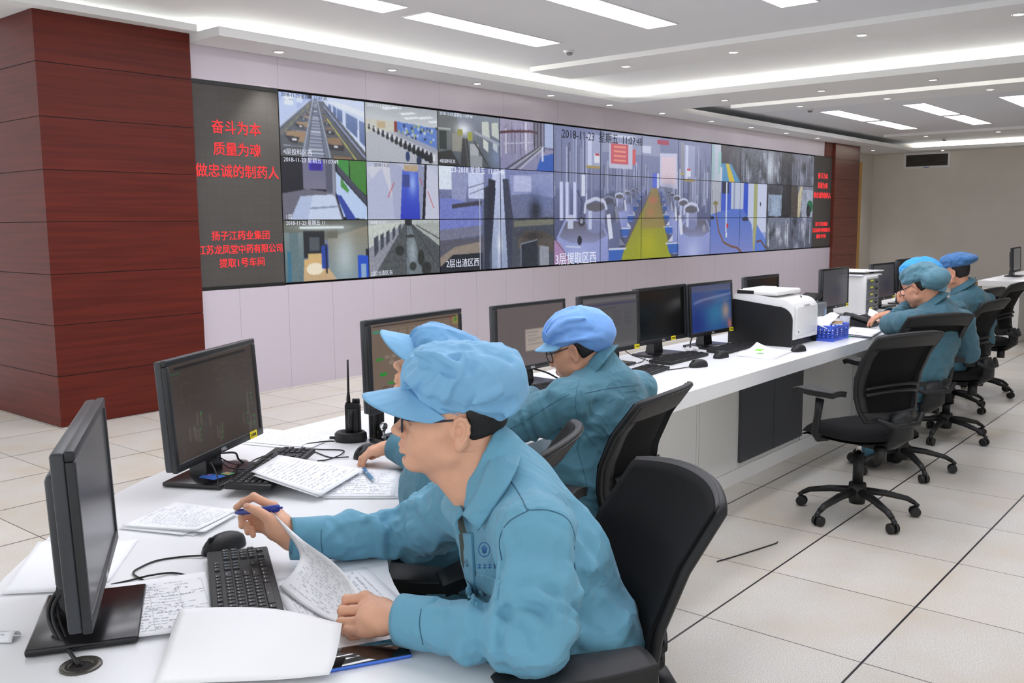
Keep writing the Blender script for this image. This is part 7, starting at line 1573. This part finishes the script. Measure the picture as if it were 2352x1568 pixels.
side(-w/2+.012, w/2-.012, -d/2, d/2-.03, .045, h, M_pw, 'white_body', .085); side(-w/2, -w/2+.012, -d/2+.008, d/2, .0, h-.045, M_pb, 'side_panel', .09); side(w/2-.012, w/2, -d/2+.008, d/2, .0, h-.045, M_pb, 'side_panel', .09)
MB().rbox((0, .01, .024), (w-.02, d-.03, .048), .006).build('paper_tray', M_pb, t); MB().rbox((0, .03, h-.002), (w-.03, d*.62, .03), .012, 3).build('top_cover', M_pw, t); f = MB(); f.rbox((0, d*.22, h+.014), (w-.10, .10, .010), .004); f.build('output_flap', M_pw, t); MB().rbox((-w/2+.012, d*.25, h+.0), (.006, .11, .022), .002).build('vent_slot', M_dark, t)
MB().rbox((0, -d/2-.001, .155), (w-.09, .006, .17), .003).build('front_door', M_pw, t); MB().rbox((-.0, -d/2-.003, .245), (.09, .008, .012), .003).build('door_grip', mat('printer_grey', (196, 196, 196), .4), t); MB().box((-w/2+.075, -d/2-.0045, .088), (.012, .001, .008)).build('badge', M_pb, t); MB().box((-.02, -d/2+.028, .296), (.010, .004, .014), Matrix.Rotation(-.6, 3, 'X')).build('round_logo', M_pb, t)
# ---- basket, cup, papers, telephone, organiser, small printer
t = thing('plastic_basket', 'blue plastic basket full of papers beside the printer', 'basket', (2.775, .035, DZ), 0); M_bk = mat('blue_basket', (72, 104, 222), .4)
bw, bd, bh = .26, .19, .095
def wallq(p0, p1, nm, holes):
    f = MB(); p0, p1 = Vector(p0), Vector(p1); dv = (p1-p0); L = dv.length; u_ = dv.normalized(); nn = Vector((u_.y, -u_.x, 0)); n_ = 14
    for k in range(n_):
        a_, b_ = L*k/n_, L*(k+1)/n_; g = .002
        for z0, z1 in ((0, .014), (.020, .026), (.032, .038), (.044, .050), (.056, .0625), (.078, bh)):
            f.box(p0+u_*((a_+b_)/2)+Vector((0, 0, (z0+z1)/2)), (b_-a_+.0002, .003, z1-z0), rz3(math.atan2(u_.y, u_.x)))
        for z0, z1 in ((.014, .078),):
            if k % 2 == 0 or not holes: f.box(p0+u_*((a_+b_)/2)+Vector((0, 0, (z0+z1)/2)), (b_-a_-.002, .003, z1-z0), rz3(math.atan2(u_.y, u_.x)))
    f.build(nm, M_bk, t)
wallq((-bw/2, -bd/2, 0), (bw/2, -bd/2, 0), 'basket_wall', True); wallq((bw/2, -bd/2, 0), (bw/2, bd/2, 0), 'basket_wall', True); wallq((bw/2, bd/2, 0), (-bw/2, bd/2, 0), 'basket_wall', True); wallq((-bw/2, bd/2, 0), (-bw/2, -bd/2, 0), 'basket_wall', True)
MB().box((0, 0, .002), (bw, bd, .004)).build('basket_floor', M_bk, t); f = MB(); q = [(-bw/2, -bd/2, bh), (bw/2, -bd/2, bh), (bw/2, bd/2, bh), (-bw/2, bd/2, bh), (-bw/2, -bd/2, bh)]; f.tube(q, .005, 8); f.build('basket_rim', M_bk, t)
sheet_of_paper('crumpled white sheet sticking out of the blue basket', loft_grid([[(2.64, -.02, .83), (2.70, -.03, .87), (2.76, -.02, .875), (2.82, -.03, .905)], [(2.63, .04, .85), (2.70, .04, .90), (2.77, .05, .885), (2.85, .04, .915)], [(2.66, .12, .84), (2.72, .12, .875), (2.78, .12, .88), (2.83, .11, .86)]]), 'basket papers', n=(14, 10))
t = thing('notebook', 'thin brown covered notebook on top of the blue basket', 'notebook', (2.80, -.01, .847), .3); MB().rbox((0, 0, .006), (.13, .09, .010), .002).build('pages', M_paper, t); MB().rbox((0, 0, .0125), (.132, .092, .002), .0008).build('cover', mat('brown_cover', (176, 140, 92), .6), t)
t = thing('plastic_cup', 'clear plastic cup near the telephone', 'cup', (3.4392, 0.1616, 0.75), 0); f = MB(); f.lathe([(.0, .001), (.028, .001), (.036, .085), (.0375, .085), (.0295, -.0), (0, 0)], seg=24); f.build('cup_wall', mat('cloudy_plastic', (214, 216, 224), .2, alpha=.45), t)
t = thing('telephone', 'black desk telephone wedge with keys beside the clear cup', 'telephone', (3.66, .12, DZ), heading(1, .02)); f = MB(); f.add([(-.12, -.1, 0), (.12, -.1, 0), (.12, .11, 0), (-.12, .11, 0), (-.12, -.1, .018), (.12, -.1, .018), (.12, .11, .075), (-.12, .11, .075)], [(3, 2, 1, 0), (4, 5, 6, 7), (0, 1, 5, 4), (1, 2, 6, 5), (2, 3, 7, 6), (3, 0, 4, 7)]); f.build('telephone_body', M_black, t)
f = MB(); T_ = Matrix.Rotation(math.atan2(.057, .21), 3, 'X'); [f.rbox(Vector((-.0+.022*i, -.075+.022*j, .028+.0058*j)), (.016, .014, .006), .002, 1, T_) for i in range(5) for j in range(4)]; f.build('keys', M_edge, t); f = MB(); f.rbox((-.085, .005, .062), (.05, .20, .03), .012, 2, T_); f.build('handset', M_black2, t)
sheet_of_paper('curled receipt rolling over the telephone', loft_grid([[(3.60, -.02, .80), (3.66, .0, .845), (3.72, .0, .83), (3.80, -.02, .757)], [(3.66, .08, .83), (3.72, .09, .87), (3.78, .09, .85), (3.88, .06, .758)]]), 'small papers', n=(16, 6))
for lab, c, lf in (('top sheet of the clipped pile on the desk edge by the telephone', [(2.9842, 0.0053, 0.768), (3.395, 0.0908, 0.768), (3.332, -0.1388, 0.768), (2.9073, -0.2082, 0.768)], (0, 0, 0, 0)), ('lower sheet of the clipped pile on the desk edge by the telephone', [(2.969, 0.0167, 0.76), (3.406, 0.1037, 0.76), (3.3463, -0.1286, 0.76), (2.9233, -0.1975, 0.76)], (0, 0, 0, 0)), ('sheet lying between the telephone and the resting elbow', [(3.7791, 0.1748, 0.753), (4.2571, 0.2596, 0.753), (4.0989, 0.0369, 0.753), (3.614, -0.0823, 0.753)], (0, 0, 0, 0)), ('pale green note on the desk by the resting elbow', [(4.0105, 0.1298, 0.755), (4.3382, 0.2266, 0.755), (4.339, 0.1667, 0.755), (4.0165, 0.0677, 0.755)], (0, 0, 0, 0))): sheet_of_paper(lab, bent(c, lf), 'small papers', m=mat('pale_green_note', (214, 240, 206), .7) if 'green' in lab else None)
t = thing('clipboard', 'grey clipboard under the clipped pile on the desk edge', 'clipboard', (3.2251, -0.0304, 0.75), 0); o_ = Vector((3.2251, -0.0304, 0.75)); MB().prism([tuple((Vector(q)-o_).to_2d()) for q in ((3.0225, 0.0422, 0.75), (2.9595, -0.1883, 0.75), (3.464, -0.1018, 0.75), (3.5187, 0.1442, 0.75))], .0, .006).build('board', mat('clipboard_grey', (150, 150, 148), .5), t); MB().rbox(Vector((3.0653, -0.0581, 0.75))-o_+Vector((0, 0, .012)), (.10, .02, .012), .003).build('clip', M_edge, t)
for lab, c, m_, r_, lf in (('white papers with a curled corner and a green tag, nearest the desk edge', [(2.0795, 0.1875, 0.762), (2.0363, -0.0486, 0.76), (1.713, -0.0826, 0.758), (1.7178, 0.1382, 0.758)], None, 0, (.030, 0, 0, 0)), ('lower papers of the pile with the green tag', [(1.9188, 0.2156, 0.754), (2.0829, -0.0394, 0.754), (1.6954, -0.0958, 0.754), (1.7245, 0.1468, 0.754)], None, 0, (0, 0, 0, 0))): tt = sheet_of_paper(lab, bent(c, lf, 0, 3.), 'papers before the blue monitor', th=.003)
t = thing('green_tag', 'bright green tag on the papers before the printer', 'tag', (1.8441, 0.0558, 0.778), 0); f = MB(); f.sheet(lambda u, v: Vector((-.03+.06*u, -.02+.04*v, .006*math.sin(PI*u))), 6, 3, .0006); f.build('flag', mat('green_flag', (130, 226, 50), .5), t)
t = thing('drawer_organiser', 'white desk drawer cabinet with five grey drawers and yellow labels', 'drawer cabinet', (4.66, .555, DZ), 0); ow, od, oh = .29, .32, .30; f = MB(); f.rbox((0, 0, oh/2), (ow, od, oh), .006); f.build('cabinet_body', mat('organiser_white', (232, 232, 230), .45), t)
M_dr = mat('smoky_drawer', (92, 94, 100), .4)
for k in range(5):
    z_ = .032+k*.056; f = MB(); f.rbox((.004, -od/2-.006, z_), (ow-.03, .016, .046), .004); dr = f.build('drawer', M_dr, t); MB().box((-.05, -od/2-.0148, z_+.010), (.07, .0016, .014)).build('label', mat('lime_label', (214, 214, 60), .5), dr); MB().rbox((.065, -od/2-.015, z_-.008), (.05, .006, .02), .002).build('pull', M_pb, dr)
for i, (lab, z_, dx) in enumerate((('lower pile of papers on the drawer cabinet', .302, 0), ('upper pile of papers on the drawer cabinet', .330, .05))):
    sheet_of_paper(lab, bent([(4.46+dx, .74, DZ+z_+.012), (4.86+dx, .72, DZ+z_+.012), (4.90+dx, .40, DZ+z_+.006), (4.50+dx, .42, DZ+z_+.010)], (.004, 0, .0, .002), .004), 'papers on the drawer cabinet', th=.011 if i == 0 else .008)
t = thing('label_printer', 'small grey label printer with a black tray beside the white printer', 'printer', (3.79, .545, DZ), 0); MB().rbox((0, 0, .07), (.20, .16, .14), .012).build('body', mat('label_printer_grey', (120, 124, 130), .4), t); f = MB(); f.rbox((-.03, .02, .165), (.24, .14, .03), .01, 2, Matrix.Rotation(-.25, 3, 'Y')); f.build('tray', M_black2, t); MB().box((.06, -.081, .06), (.03, .002, .06)).build('display', mat('pale_blue_display', (150, 180, 214), .3), t)
t = thing('rubber_band_tangle', 'tangle of green rubber bands beside the blue basket', 'rubber bands', (2.99, -.03, DZ), 0); rg_ = np.random.RandomState(4)
for k in range(4): f = MB(); f.tube([Vector(((.035+.015*rg_.rand())*math.cos(a_)+.02*k-.03, (.03+.01*rg_.rand())*math.sin(a_), .003+.004*rg_.rand())) for a_ in np.linspace(0, 2*PI, 14)], .0016, 5); f.build('band', mat('green_rubber', (60, 160, 110), .5), t)
# ---- a strip of wire lying on the floor
cable('thin dark strip of wire lying on the floor tiles behind the nearest chair', [(0.552, -0.3629, 0.004), (0.6801, -0.4008, 0.004), (0.8091, -0.4354, 0.004), (0.9308, -0.4658, 0.004), (0.9557, -0.4676, 0.006)], .003)
